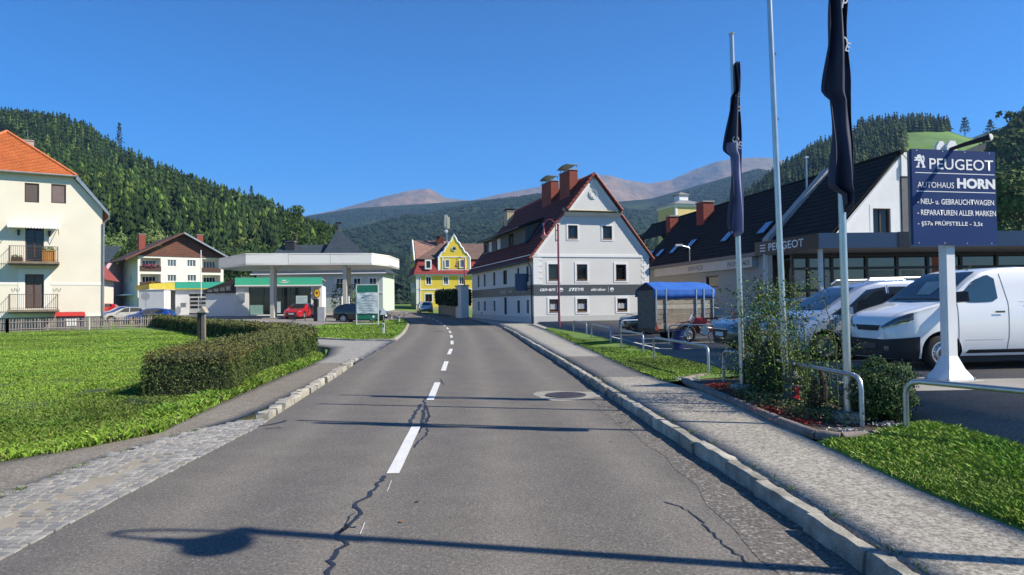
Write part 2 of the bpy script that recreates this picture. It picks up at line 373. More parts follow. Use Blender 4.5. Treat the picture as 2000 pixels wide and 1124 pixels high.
sheet('drive', [(-4.5, 19.6), (-5.35, 31.6), (-6.6, 31.3), (-9.9, 33.2), (-16.1, 45), (-24, 57), (-29.5, 57), (-21.6, 46.5), (-15, 37.0), (-10.2, 29.6), (-8.2, 26.4), (-6.3, 22.7), (-5.6, 19.9)][::-1], M_drive, z=.004) if False else None
def strip(name, A, B, mt, z): return ribbon(name, A, B, mt, z)
strip('drive', [(-5.7, 19.4), (-6.0, 22.4), (-7.0, 26.5), (-10.6, 31.6), (-16.0, 39.8), (-22.5, 48.5), (-31, 57.5)], [(-4.4, 19.4), (-4.75, 24), (-5.3, 31.0), (-10.0, 34.4), (-14.7, 44), (-17.5, 54.5), (-20, 64)], M_drive, .016)
strip('forecourt', [(-14, 52.6), (-17.5, 53.5), (-24, 56), (-34, 60), (-46, 66)], [(-9.9, 66), (-11.5, 72), (-14.5, 82), (-20.2, 95), (-48, 96)], M_fore, .02)
sheet('grass_island', [(-5.45, 31.2), (-6.1, 38), (-7.0, 45), (-8.2, 54), (-9.4, 62), (-10.4, 66.5), (-12.2, 58), (-14.7, 54.4), (-14.2, 44), (-10.6, 35.0), (-9.6, 33.6), (-7.2, 31.6)][::-1], M_turf, .06)
# ------------------------------------------------------------ right side: kerb, pavement, verge, lot
RK = [(r[0], r[1]) for l, r in RD]
RP_out = [(3.6, -6), (3.45, 2), (3.3, 4.5), (3.2, 5.5), (3.22, 7.3), (3.24, 9.2), (3.22, 11.3), (2.86, 13.2), (2.70, 16), (2.60, 19.6), (2.35, 25), (2.15, 31), (1.95, 37), (1.5, 45), (-.35, 55), (-1.7, 62)]
def rk(y, off=0): return float(lerp_pts(RK, y)) + off
def rpo(y): return float(lerp_pts(RP_out, y))
def band(name, ya, yb, mt, z=.13, n=24):
    ys = np.linspace(ya, yb, n); return ribbon(name, [(rk(y, .15), y) for y in ys], [(rpo(y), y) for y in ys], mt, z, n=n * 2)
band('pavement', -6, 14.0, M_side); band('pavement_patch_dark', 14.0, 19.4, M_sided); band('pavement_patch_pale', 19.4, 47, M_sidel)
ribbon('house_pavement', [(rk(y, .15), y) for y in (47, 52, 58, 64, 70)], [(1.6, 47), (1.1, 52), (-1.4, 58), (-3.1, 64), (-4.7, 70)], M_sidel, .13)
sheet('corner_pavement', [(1.95, 38.2), (3.0, 41), (2.6, 46), (1.4, 48.7), (1.4, 47), (1.6, 44)], M_sidel, .134)
ribbon('verge_grass', [(rpo(y), y) for y in np.linspace(13.0, 39.5, 20)], [(4.35, 13.0)] + [(float(np.interp(y, [14, 17, 22, 30, 39.5], [4.35, 4.05, 3.85, 3.6, 2.1])), y) for y in np.linspace(14, 39.5, 19)], M_turf, .135, z2=.24)
ribbon('corner_grass', [(3.6, -6), (3.45, 2), (3.3, 4.5), (3.2, 5.5), (3.22, 7.4)], [(5.2, -6), (5.1, 2), (4.72, 5.5), (4.74, 7.0), (4.75, 8.0)], M_turf, .135, z2=.24)
ribbon('lawn', [(-120, -10), (-120, 20), (-110, 33), (-70, 34), (-44, 41), (-33.5, 46), (-27, 53.6)], [(-9.5, 0.2)] + LP_out[:1] + [(-5.2, 8.1), (-4.68, 9.1), (-4.96, 11.1), (-5.57, 17.9), (-6.1, 22.6), (-7.2, 26.5), (-10.7, 31.6), (-16, 39.8), (-22.5, 48.5), (-26.5, 53.5)], M_turf, .03, n=60)
ribbon('parking_lot', [(5.1, -20), (5.0, 2), (4.62, 5.5), (4.64, 7.4), (4.5, 10), (4.4, 14), (3.95, 19), (3.7, 26), (3.2, 33), (2.3, 40), (2.0, 46), (1.8, 52)], [(60, -20), (60, 2), (60, 6), (60, 10), (60, 14), (60, 18), (60, 22), (60, 27), (60, 33), (60, 50), (60, 70), (60, 90)], M_lot, .25, n=80)
# concrete apron under the sign, parking bay lines
sheet('sign_apron', [(5.3, 10.4), (16, 10.9), (16, 12.2), (5.5, 11.75)], mat('apron_concrete', (.25, .235, .21), .9, n1=.2, s1=1.2, n2=.12, s2=60), .254)
def line(a, b, w_, z=.258, mt=None, name='bay_line'):
    a = Vector((*a, 0)); b = Vector((*b, 0)); d = (b - a).normalized().cross(Vector((0, 0, 1))) * w_ / 2
    m_ = MB(); m_.quad(*[(p.x, p.y, z + float(gz(p.x, p.y))) for p in (a - d, b - d, b + d, a + d)]); o = m_.build(name, mt or M_line); return struct(o)
line((3.95, 27.7), (4.3, 20.3), .09); line((4.3, 20.3), (7.5, 19.8), .09); line((4.2, 22.9), (7.6, 23.3), .09); line((4.1, 25.6), (7.4, 26.4), .09); line((4.0, 28.6), (7.4, 29.6), .09)
# ------------------------------------------------------------ kerb stones, each a piece of the kerb
kerb = E('kerb', None, None); kerb['kind'] = 'structure'
def stone(parent, p, q, w_, h, z0, mt, name='kerb_stone', jit=.015, seg=7):
    """one worn stone between two plan points: slightly uneven box with broken edges"""
    p = Vector((*p, z0)); q = Vector((*q, z0)); d = (q - p); n = Vector((d.y, -d.x, 0)).normalized() * w_
    mb = MB(); V = []; g = .022
    for i in range(seg + 1):
        t = i / seg; c = p + d * (.004 / max(d.length, .01) + t * (1 - .008 / max(d.length, .01)))
        j = lambda s=jit: random.uniform(-s, s)
        e = .012 if i in (0, seg) else 0
        V += [c + Vector((j(), j(), -.12)), c + Vector((j(), j(), h - g - e * .6 + j())), c + n * .14 + Vector((j(.006), j(), h - e * .3 + j(.006))), c + n * .86 + Vector((j(.006), j(), h - e * .3 + j(.006))), c + n + Vector((j(), j(), h - g * .6 + j())), c + n + Vector((0, 0, -.12))]
    F = [(i * 6 + k, i * 6 + (k + 1) % 6, (i + 1) * 6 + (k + 1) % 6, (i + 1) * 6 + k) for i in range(seg) for k in range(6)] + [tuple(range(6)), tuple(range(seg * 6, seg * 6 + 6))]
    mb.add(V, F); return mb.build(name, mt, parent, smooth=True, ang=32)
y = -1.0
while y < 44:
    l = random.uniform(.55, 1.05) if y < 20 else random.uniform(.9, 1.3)
    stone(kerb, (rk(y, -.0 + random.uniform(-.02, .02)), y), (rk(y + l, random.uniform(-.02, .02)), y + l), .125, .135 + random.uniform(-.012, .012), float(gz(0, y)), random.choice((M_stone, M_stone, M_stonel))); y += l
lk = E('left_kerb', None, None); lk['kind'] = 'structure'
y = 10.15
LE = [(l[0], l[1]) for l, r in RD]
def le(y): return float(lerp_pts(LE, y))
first = True
while y < 20.4:
    l = random.uniform(.22, .42)
    if first: l = .2; first = False
    stone(lk, (le(y) - .24 + random.uniform(-.03, .03), y), (le(y + l) - .24 + random.uniform(-.03, .03), y + l), random.uniform(.13, .19), random.uniform(.05, .09), 0, M_stonel, seg=3, jit=.028); y += l + random.uniform(0, .03)
for a, b in (((-5.4, 31.1), (-7.2, 31.5)), ((-7.2, 31.5), (-9.6, 33.5)), ((-5.4, 31.1), (-6.1, 38)), ((-6.1, 38), (-7.0, 45)), ((-7.0, 45), (-8.2, 54))):
    n = int(math.dist(a, b) / .8)
    for i in range(n):
        p = [a[q] + (b[q] - a[q]) * i / n for q in range(2)]; r_ = [a[q] + (b[q] - a[q]) * (i + 1) / n for q in range(2)]
        stone(lk, p, r_, .15, .09, float(gz(*p)), M_stonel, seg=1)
# ------------------------------------------------------------ cobbles: the nearest laid one by one, the rest joined
gut = E('cobbled_gutter', None, None); gut['kind'] = 'structure'
def cob_mesh(k):
    mb = MB(); r = random.Random(k); a, b, h = .5, .5, 1
    j = lambda s: r.uniform(-s, s)
    lo = [(-a + j(.04), -b + j(.05), 0), (a + j(.04), -b + j(.05), 0), (a + j(.04), b + j(.05), 0), (-a + j(.04), b + j(.05), 0)]
    mid = [(x, y_, h * .75) for x, y_, _ in lo]; top = [(x * .84, y_ * .82, h + j(.08)) for x, y_, _ in lo]
    mb.add(lo + mid + top + [(0, 0, h * 1.12)], [(i, (i + 1) % 4, 4 + (i + 1) % 4, 4 + i) for i in range(4)] + [(4 + i, 4 + (i + 1) % 4, 8 + (i + 1) % 4, 8 + i) for i in range(4)] + [(8 + i, 8 + (i + 1) % 4, 12) for i in range(4)])
    return mb
protos = []
for k in range(12):
    o = cob_mesh(k).build('cobble', COB[(0, 1, 0, 2, 0, 1, 3, 2, 0, 1, 2, 0)[k]], gut, smooth=True, ang=50); protos.append(o.data); bpy.data.objects.remove(o)
cnt = 0
def cobbles(x_of, w_of, y0, y1, limit, far):
    global cnt
    y = y0; row = 0
    while y < y1:
        dy = random.uniform(.08, .10); x0_ = x_of(y) - w_of(y) + random.uniform(-.06, .06); xe = x_of(y) + random.uniform(-.01, .01)
        while xe > x0_:
            dx = random.uniform(.085, .125); x = xe - dx; xe = x
            sx, sy, h = dx - .010, dy - .008, random.uniform(.014, .022); z = -.004 + float(gz(x, y)); me = random.choice(protos); rz = random.uniform(-.05, .05)
            dirt = math.sin(y * 1.7 + 1) * .5 + math.sin(x * 9 + y * .8) * .6
            if not (y < 7.8 and abs((x - x_of(y) + w_of(y)) - .48) < .14 and random.random() < .75):
                if cnt < limit:
                    o = bpy.data.objects.new('cobble', me); col.objects.link(o); o.parent = gut; o.location = (x + dx / 2, y + dy / 2, z); o.scale = (sx, sy, h); o.rotation_euler = (0, 0, rz); cnt += 1
                else:
                    co = np.zeros(len(me.vertices) * 3, np.float32); me.vertices.foreach_get('co', co); co = co.reshape(-1, 3) * (sx, sy, h) + (x + dx / 2, y + dy / 2, z)
                    b0 = len(far[0]); far[0].extend(map(tuple, co)); far[1].extend([tuple(i + b0 for i in p.vertices) for p in me.polygons]); far[2].extend([protos_ix[me.name]] * len(me.polygons))
        y += dy; row += 1
protos_ix = {m.name: COB.index(m.materials[0]) for m in protos}
far = ([], [], [])
cobbles(lambda y: le(y) - .0, lambda y: np.interp(y, [3, 7.5, 9.0, 10.0], [1.08, 1.05, .85, .3]), 4.35, 10.0, 290, far)
cobbles(lambda y: le(y) + .02, lambda y: np.interp(y, [21, 25, 31], [.55, 1.1, 1.0]), 21.0, 31.0, 0, far)
mb = MB(); mb.v, mb.f, mb.m = far; o = mb.build('cobble', COB, gut); o['kind'] = 'stuff'
# ------------------------------------------------------------ lane marks, tar seams, manhole
mk = E('lane_marking', None, None); mk['kind'] = 'structure'
CL = [(-1.05, 2), (-1.18, 6.72), (-1.31, 9.29), (-1.42, 11.82), (-1.58, 14.48), (-1.71, 17.0), (-1.9, 19.85), (-2.07, 22.43), (-2.24, 25.2), (-2.45, 28.04), (-2.95, 33.5), (-3.55, 39.5), (-4.35, 46.2), (-5.35, 53.5), (-6.5, 60.8), (-8.0, 69), (-9.9, 78), (-12.0, 86), (-15.5, 94), (-21, 102.5)]
def cl(y): return float(np.interp(y, [p[1] for p in CL], [p[0] for p in CL]))
seg = [(6.75, 9.3), (11.85, 14.5)]
y = 17.0
while y < 100: seg.append((y, y + 2.75)); y += 5.45
for i, (a, b) in enumerate(seg):
    mb = MB(); n = 6; V = []
    for k in range(n + 1):
        yy = a + (b - a) * k / n; x = cl(yy); s = random.uniform(-.003, .003)
        for q in (-.062, .062): V.append((x + q + s, yy + (random.uniform(-.015, .015) if k in (0, n) else 0), .008 + float(gz(x, yy))))
    mb.add(V, [(2 * k, 2 * k + 1, 2 * k + 3, 2 * k + 2) for k in range(n)]); mb.build('dash', M_paint, mk)
def seam(pts, w0, w1, name='tar_seam', z=.006, mt=None, jt=.012):
    """poured tar along a wandering crack"""
    mb = MB(); P = []
    for i in range(len(pts) - 1):
        a, b = Vector((*pts[i], 0)), Vector((*pts[i + 1], 0)); n = max(2, int((b - a).length / .06))
        for k in range(n): P.append(a + (b - a) * k / n + Vector((random.gauss(0, jt), random.gauss(0, jt), 0)))
    P.append(Vector((*pts[-1], 0))); V = []
    for i, p in enumerate(P):
        d = (P[min(i + 1, len(P) - 1)] - P[max(i - 1, 0)]).normalized(); n = Vector((-d.y, d.x, 0)); w_ = random.uniform(w0, w1) * .38
        V += [p - n * w_ + Vector((0, 0, z)), p + n * w_ * random.uniform(.6, 1.3) + Vector((0, 0, z))]
    mb.add(V, [(2 * i, 2 * i + 1, 2 * i + 3, 2 * i + 2) for i in range(len(P) - 1)]); return struct(mb.build(name, mt or M_tar))
def px(*q): return [tuple(gp(u, v)[:2]) for u, v in q]
seam(px((600, 1190), (640, 1124), (650, 1090), (672, 1065), (660, 1040), (690, 1020), (705, 1005), (695, 985), (722, 970), (735, 950), (750, 930)), .035, .06)
seam(px((668, 1042), (680, 1028), (696, 1030)), .02, .04)
seam(px((790, 880), (805, 855), (822, 835), (838, 815), (835, 800), (828, 785), (843, 765)), .02, .05)
seam(px((805, 875), (820, 862), (836, 848), (832, 825), (840, 812)), .02, .035)
seam(px((808, 840), (800, 822), (812, 806), (822, 790)), .03, .09)
seam(px((818, 845), (826, 818), (831, 795)), .03, .07)
seam(px((690, 1005), (668, 1040)), .01, .02)
seam(px((765, 940), (756, 962)), .007, .01, 'chalk_mark', .007, M_paint, .0015); seam(px((713, 1022), (703, 1045)), .007, .01, 'chalk_mark', .007, M_paint, .0015)
seam(px((1300, 983), (1350, 1000), (1400, 1050), (1470, 1110)), .012, .025)
seam(px((860, 740), (866, 752)), .02, .03)
seam(px((450, 832), (500, 834), (540, 828), (560, 822)), .02, .12); seam(px((520, 838), (550, 836)), .02, .05)
mb = MB(); c = gp(1105, 773); V = [(c.x, c.y, .005)]; n = 40
for k in range(n):
    a = k * 2 * math.pi / n; r = .62 + .09 * math.sin(3 * a + 1) + random.uniform(-.03, .03); V.append((c.x + math.cos(a) * r * 1.02 + .03, c.y + math.sin(a) * r, .005))
mb.add(V, [(0, k + 1, (k + 1) % n + 1) for k in range(n)]); patch_ = mb.build('cement_patch', mat('cement_patch', (.27, .255, .225), .95, n1=.2, s1=6, n2=.2, s2=60)); struct(patch_)
mh = E('manhole_cover', 'round dark iron manhole cover in a cement patch near the right kerb', 'manhole cover', (c.x, c.y, .007))
M_iron = mat('cast_iron', (.07, .055, .065), .6, metal=.3, n1=.25, s1=9)
MB().lathe([(.30, 0), (.30, .010), (.0, .010)], 32, cap=False).build('lid', M_iron, mh)
MB().lathe([(.31, 0), (.31, .012), (.36, .012), (.36, 0)], 32, cap=False).build('ring', mat('iron_ring', (.05, .045, .045), .6), mh)
mb = MB()
for i in range(-4, 5):
    for j in range(-4, 5):
        if i * i + j * j < 18: mb.box(i * .06 - .02, i * .06 + .02, j * .06 - .02, j * .06 + .02, .009, .014)
mb.build('tread', M_iron, mh)['kind'] = 'stuff'
# ------------------------------------------------------------ hills and forests
def noise2(x, y, s, seed=0):
    r = np.random.default_rng(seed); g = r.random((64, 64)); u = (x / s) % 64; v = (y / s) % 64
    i, j = np.floor(u).astype(int), np.floor(v).astype(int); f, h = sm(u - i), sm(v - j)
    a, b, c, d = g[i % 64, j % 64], g[(i + 1) % 64, j % 64], g[i % 64, (j + 1) % 64], g[(i + 1) % 64, (j + 1) % 64]
    return (a * (1 - f) + b * f) * (1 - h) + (c * (1 - f) + d * f) * h - .5
def fbm(x, y, s, o=4, seed=0): return sum(noise2(x, y, s / 2 ** k, seed + k) / 2 ** k for k in range(o))
class Hill:
    """surface ruled between a foot line and a ridge line, falling away again behind the ridge"""
    def __init__(s, name, ridge, foot, mt, prof=1.15, amp=6, ns=90, nt_=50, seed=1, back=400, tint=None):
        s.R = np.array([tuple(sp(u, v, Y)) for u, v, Y in ridge]); s.F = np.array([(x, y, float(gz(x, y)) - .4) for x, y in foot])
        s.prof, s.amp, s.seed = prof, amp, seed
        S, T = np.meshgrid(np.linspace(0, 1, ns), np.linspace(0, 1, nt_), indexing='ij'); V = s.at(S.ravel(), T.ravel())
        B = s.at(np.linspace(0, 1, ns), np.ones(ns)); bk = []
        for k in (1, 2, 3): q = B.copy(); q[:, 1] += back * k / 3; q[:, 2] *= (.93, .6, 0)[k - 1]; bk.append(q)
        V = np.concatenate([V] + bk); F = []
        ii = (np.arange(ns - 1)[:, None] * nt_ + np.arange(nt_ - 1)).ravel(); F.append(np.stack([ii, ii + nt_, ii + nt_ + 1, ii + 1], 1))
        top = np.arange(ns) * nt_ + nt_ - 1; o = ns * nt_
        for k in range(3): nx_ = o + k * ns + np.arange(ns); F.append(np.stack([top[:-1], top[1:], nx_[1:], nx_[:-1]], 1)); top = nx_
        s.o = struct(npmesh(name, V, np.concatenate(F), mt, smooth=True))
    def lin(s, P, S):
        i = np.linspace(0, 1, len(P)); return np.stack([np.interp(S, i, P[:, k]) for k in range(3)], 1)
    def at(s, S, T):
        a, b = s.lin(s.F, S), s.lin(s.R, S); P = a + (b - a) * T[:, None]; P[:, 2] = a[:, 2] + (b[:, 2] - a[:, 2]) * T ** s.prof
        P[:, 2] += fbm(P[:, 0], P[:, 1], 90 if s.amp < 30 else 900, 5, s.seed) * s.amp * np.minimum(1, T * 4) * np.minimum(1, (1.0 - T) * 6 + .07)
        return P
def pix(P):
    c = (P - np.array([0, 0, EYE])) @ np.array(CM); return 1000 + FPX * c[:, 0] / -c[:, 2], 562 - FPX * c[:, 1] / -c[:, 2]
M_forest_floor = mat('forest_floor', (.035, .05, .02), .95, n1=.3, s1=.05)
M_meadow = mat('meadow', (.10, .20, .03), .95, n1=.25, s1=.03, c2=(.075, .15, .03))
M_far = mat('far_forest', (.016, .032, .019), .95, n1=.35, s1=.006, n2=.35, s2=.03, c2=(.036, .055, .025))
M_alp = mat('alpine_heath', (.25, .155, .085), .95, n1=.2, s1=.003, n2=.25, s2=.012, c2=(.16, .12, .06), bump=.8, bs=.012, bd=30)
M_far.node_tree.nodes['Principled BSDF'].inputs['Specular IOR Level'].default_value = .1
M_alp.node_tree.nodes['Principled BSDF'].inputs['Specular IOR Level'].default_value = .1
Lh = Hill('forest_hill', [(-700, 205, 700), (-300, 230, 680), (-60, 237, 640), (0, 239, 620), (60, 243, 610), (110, 247, 600), (165, 263, 590), (235, 310, 560), (330, 350, 520), (420, 393, 480), (500, 428, 440), (560, 458, 400), (625, 493, 350), (665, 528, 300)],
          [(-420, 170), (-330, 150), (-240, 150), (-190, 150), (-160, 150), (-135, 150), (-115, 152), (-98, 155), (-85, 160), (-75, 170), (-66, 180), (-60, 190), (-56, 200), (-50, 210)], M_forest_floor, prof=1.05, amp=16, seed=4)
Rh = Hill('meadow_hill', [(1240, 485, 980), (1330, 455, 940), (1400, 425, 900), (1470, 378, 860), (1540, 330, 820), (1600, 295, 780), (1680, 255, 740), (1740, 245, 720), (1800, 250, 700), (1850, 255, 690), (1880, 266, 685), (1930, 278, 680), (2000, 295, 680), (2200, 320, 700), (2600, 300, 750)],
          [(130, 700), (120, 560), (110, 420), (105, 340), (105, 280), (105, 240), (110, 200), (115, 180), (120, 170), (128, 160), (135, 150), (145, 145), (160, 135), (230, 120), (400, 100)], M_meadow, prof=1.05, amp=14, seed=9)
Nh = Hill('right_hill', [(1905, 420, 330), (1925, 360, 360), (1960, 310, 380), (2000, 262, 400), (2100, 200, 420), (2300, 160, 450), (2800, 150, 500)],
          [(115, 175), (118, 170), (122, 165), (128, 160), (140, 150), (190, 130), (300, 110)], M_forest_floor, prof=1.1, amp=8, seed=12, ns=50)
Mh = Hill('middle_mountain', [(-1200, 430, 4200), (-200, 430, 3600), (300, 430, 3200), (560, 428, 3000), (620, 418, 3000), (700, 405, 2900), (780, 400, 2800), (900, 392, 2700), (1000, 385, 2600), (1080, 378, 2500), (1180, 395, 2500), (1270, 388, 2500), (1400, 352, 2500), (1480, 330, 2400), (1560, 345, 2400), (1700, 330, 2300), (1850, 290, 2200), (1930, 258, 2200), (2010, 232, 2200), (2500, 200, 2400)],
          [(-2500, 700), (-1200, 600), (-600, 560), (-330, 520), (-260, 500), (-200, 480), (-140, 470), (-90, 470), (-20, 470), (60, 480), (150, 540), (240, 640), (330, 760), (420, 860), (560, 950), (700, 950), (900, 950), (1100, 950), (1300, 900), (2400, 900)], M_far, prof=1.25, amp=150, ns=220, nt_=110, seed=21, back=1500)
Fh = Hill('alpine_peaks', [(300, 470, 6200), (560, 430, 6200), (655, 411, 6100), (700, 398, 6000), (750, 384, 5900), (800, 373, 5900), (835, 369, 5900), (850, 374, 5950), (868, 387, 6000), (920, 392, 6200), (985, 378, 6300), (1050, 366, 6300), (1110, 352, 6200), (1160, 341, 6000), (1190, 343, 6000), (1225, 353, 6100), (1270, 359, 6200), (1310, 352, 6200), (1360, 330, 6100), (1400, 316, 6000), (1440, 310, 6000), (1500, 308, 6000), (1560, 320, 6100), (1700, 345, 6200), (2100, 330, 6400)],
          [(-3000, 3300), (-2000, 3100), (-1300, 3000), (-900, 2950), (-700, 2950), (-500, 2900), (-350, 2900), (-300, 2900), (-200, 2900), (-100, 2900), (0, 2900), (150, 2900), (300, 2900), (450, 2900), (550, 2900), (650, 2900), (800, 2900), (950, 2900), (1100, 2900), (1200, 2900), (1350, 2900), (1500, 2900), (1700, 2900), (2200, 2900), (3200, 2900)], M_alp, prof=1.5, amp=170, ns=240, nt_=70, seed=33, back=2500)
# tree shapes as plain arrays, so whole woods can be joined cheaply
def spruce_arr(seed, tiers=7, n=9, w_=.21):
    r = np.random.default_rng(seed); V = []; F = []; C = []
    for k in range(tiers):
        t = k / tiers; z = .10 + .9 * t; rad = w_ * (1 - t) ** .85 * r.uniform(.85, 1.15) + .012; ap = min(1, z + .26 * (1 - t * .55)); b = len(V)
        V.append((r.normal(0, .006), r.normal(0, .006), ap)); C.append(.95)
        for i in range(n * 2):
            a = i * math.pi / n + r.uniform(-.15, .15) + k; q = rad * (r.uniform(.85, 1.2) if i % 2 == 0 else r.uniform(.45, .65))
            V.append((math.cos(a) * q, math.sin(a) * q, z - (.035 if i % 2 == 0 else -.02) + r.uniform(-.01, .01))); C.append(1.08 if i % 2 == 0 else .8)
        F += [(b, b + 1 + i, b + 1 + (i + 1) % (2 * n)) for i in range(2 * n)]
    return np.array(V), np.array(F), np.array(C)
def leafy_arr(seed, n=160, card=.065, low=.15, w_=.34, lumps=7):
    r = np.random.default_rng(seed); V = []; F = []; C = []
    L_ = [(r.normal(0, w_ * .38), r.normal(0, w_ * .38), r.uniform(low + .2, .82), r.uniform(.16, .26)) for _ in range(lumps)]
    for i in range(n):
        lx, ly, lz, lr = L_[i % lumps]; d = r.normal(0, 1, 3); d /= np.linalg.norm(d); d[2] = abs(d[2]) * .9 - .15
        p = np.array((lx, ly, lz)) + d * lr * r.uniform(.75, 1.05); a = np.cross(d, r.normal(0, 1, 3)); a /= np.linalg.norm(a); b_ = np.cross(d, a) + d * r.uniform(-.5, .5); s = card * r.uniform(.6, 1.3)
        b = len(V); V += [p - a * s - b_ * s * .6, p + a * s * .9 - b_ * s, p + b_ * s * 1.1 + a * s * r.uniform(-.6, .6)]; F.append((b, b + 1, b + 2)); c = r.uniform(.8, 1.25); C += [c * .9, c, c * 1.1]
    return np.array(V), np.array(F), np.array(C)
SPR = [spruce_arr(k, tiers=5, n=7) for k in range(7)]; SPRL = [spruce_arr(10 + k, tiers=4, n=5) for k in range(3)]; LEF = [leafy_arr(k) for k in range(4)]; CONE = [spruce_arr(30 + k, tiers=1, n=3, w_=.26) for k in range(2)]
def wood(name, P, H, kind, tint, mt=None, parent=None):
    """many trees joined: positions, heights, prototype list per tree, tint per tree"""
    Vs, Fs, Cs, o = [], [], [], 0
    for k in range(len(P)):
        v, f, c = kind[k]; a = rng.random() * 6.28; ca, sa = math.cos(a), math.sin(a); h = H[k]; wd = h * rng.uniform(.8, 1.25)
        q = np.stack([(v[:, 0] * ca - v[:, 1] * sa) * wd, (v[:, 0] * sa + v[:, 1] * ca) * wd, v[:, 2] * h], 1) + P[k]
        Vs.append(q); Fs.append(f + o); Cs.append(np.clip(c[:, None] * tint[k], 0, 1)); o += len(v)
    o_ = npmesh(name, np.concatenate(Vs), np.concatenate(Fs), mt or M_needle, colr=np.concatenate(Cs), parent=parent); o_['kind'] = 'stuff'; return o_
def tints(n, dark=(.024, .046, .016), light=(.085, .13, .03), p=.2, v=.25):
    T = np.tile(np.array(dark), (n, 1)); m = rng.random(n) < p; T[m] = np.array(light); return T * rng.uniform(1 - v, 1 + v, (n, 1)) * rng.uniform(.92, 1.08, (n, 3))
def scatter(h, n, seed=0, tmin=0., tmax=1.):
    r = np.random.default_rng(seed); S = r.random(n * 4); T = r.uniform(tmin, tmax, n * 4); P = h.at(S, T); return P, S, T
# left hill: mixed wood, lighter broadleaves low down
P, S, T = scatter(Lh, 4400, 3); u, v = pix(P)
keep = (u > -260) & (u < 700) & (rng.random(len(P)) < .8 + .0 * T)
clear = (((u - 338) / 14) ** 2 + ((v - 438) / 34) ** 2 < 1)
P, T, u, v = [q[keep & ~clear][:9000] for q in (P, T, u, v)]
n = len(P); lo = rng.random(n) < np.clip(.75 - T * 3.2 + fbm(P[:, 0], P[:, 1], 60, 3, 5) * 1.2, .04, .85)
kind = [random.choice(LEF) if l else random.choice(SPR) if t < .5 else random.choice(SPR) for l, t in zip(lo, T)]
tn = tints(n, p=.12, v=.45); mixn = fbm(P[:, 0], P[:, 1], 45, 3, 8); tn[mixn > .25] *= (1.4, 1.4, 1.15); tn[mixn < -.25] *= .6; tn[lo] = tints(int(lo.sum()), (.062, .102, .028), (.09, .13, .035), .3)
wood('hillside_forest', P - (0, 0, .5), np.where(lo, rng.uniform(7, 13, n), rng.uniform(7, 16, n)), kind, tn)
tag(bpy.data.objects['hillside_forest'], 'dense spruce and larch forest covering the whole left hillside', 'forest')
# right hill: wood with the meadow left open near the top
P, S, T = scatter(Rh, 4000, 5); u, v = pix(P)
mead = (u > 1768) & (u < 1925) & (v > 258) & (v < 345) & (T > .45)
fr = (u > 1765) & (u < 1880) & (v <= 262) | (u <= 1768)
keep = (u > 1225) & (u < 2060) & ~mead & ~((u >= 1872) & (v < 300)); P, T = P[keep][:7000], T[keep][:7000]; n = len(P)
lo = rng.random(n) < .05; kind = [random.choice(SPR) for _ in range(n)]
tn = tints(n, (.026, .048, .020), (.07, .095, .03), .18, .3)
wood('meadow_hill_forest', P - (0, 0, .5), rng.uniform(11, 18, n), kind, tn)
tag(bpy.data.objects['meadow_hill_forest'], 'dark spruce forest on the right hill around the open green meadow', 'forest')
P, S, T = scatter(Nh, 800, 6); u, v = pix(P); keep = (u > 1890) & (u < 2300); P = P[keep][:1300]; n = len(P)
lo = rng.random(n) < .25; kind = [random.choice(LEF) if l else random.choice(SPR) for l in lo]; tn = tints(n, (.024, .042, .018), (.07, .10, .03), .15)
tn[lo] = (.075, .11, .028)
wood('near_right_forest', P - (0, 0, .5), rng.uniform(13, 20, n), kind, tn)
tag(bpy.data.objects['near_right_forest'], 'dark mixed forest rising at the right edge beyond the blue sign', 'forest')
# far woods on the middle mountain
P, S, T = scatter(Mh, 13000, 7); u, v = pix(P); keep = (u > 560) & (u < 2100) & (T < .97) & (fbm(P[:, 0], P[:, 1], 350, 4, 3) < .33 + T * 0); P, T = P[keep][:19000], T[keep][:19000]; n = len(P)
tn = tints(n, (.015, .030, .018), (.028, .044, .022), .2, .4)
wood('mountain_forest', P - (0, 0, 1), rng.uniform(13, 23, n), [random.choice(SPRL if t < .22 else CONE) for t in T], tn)
tag(bpy.data.objects['mountain_forest'], 'blue hazed conifer forest clothing the middle mountain below the bare peaks', 'forest')
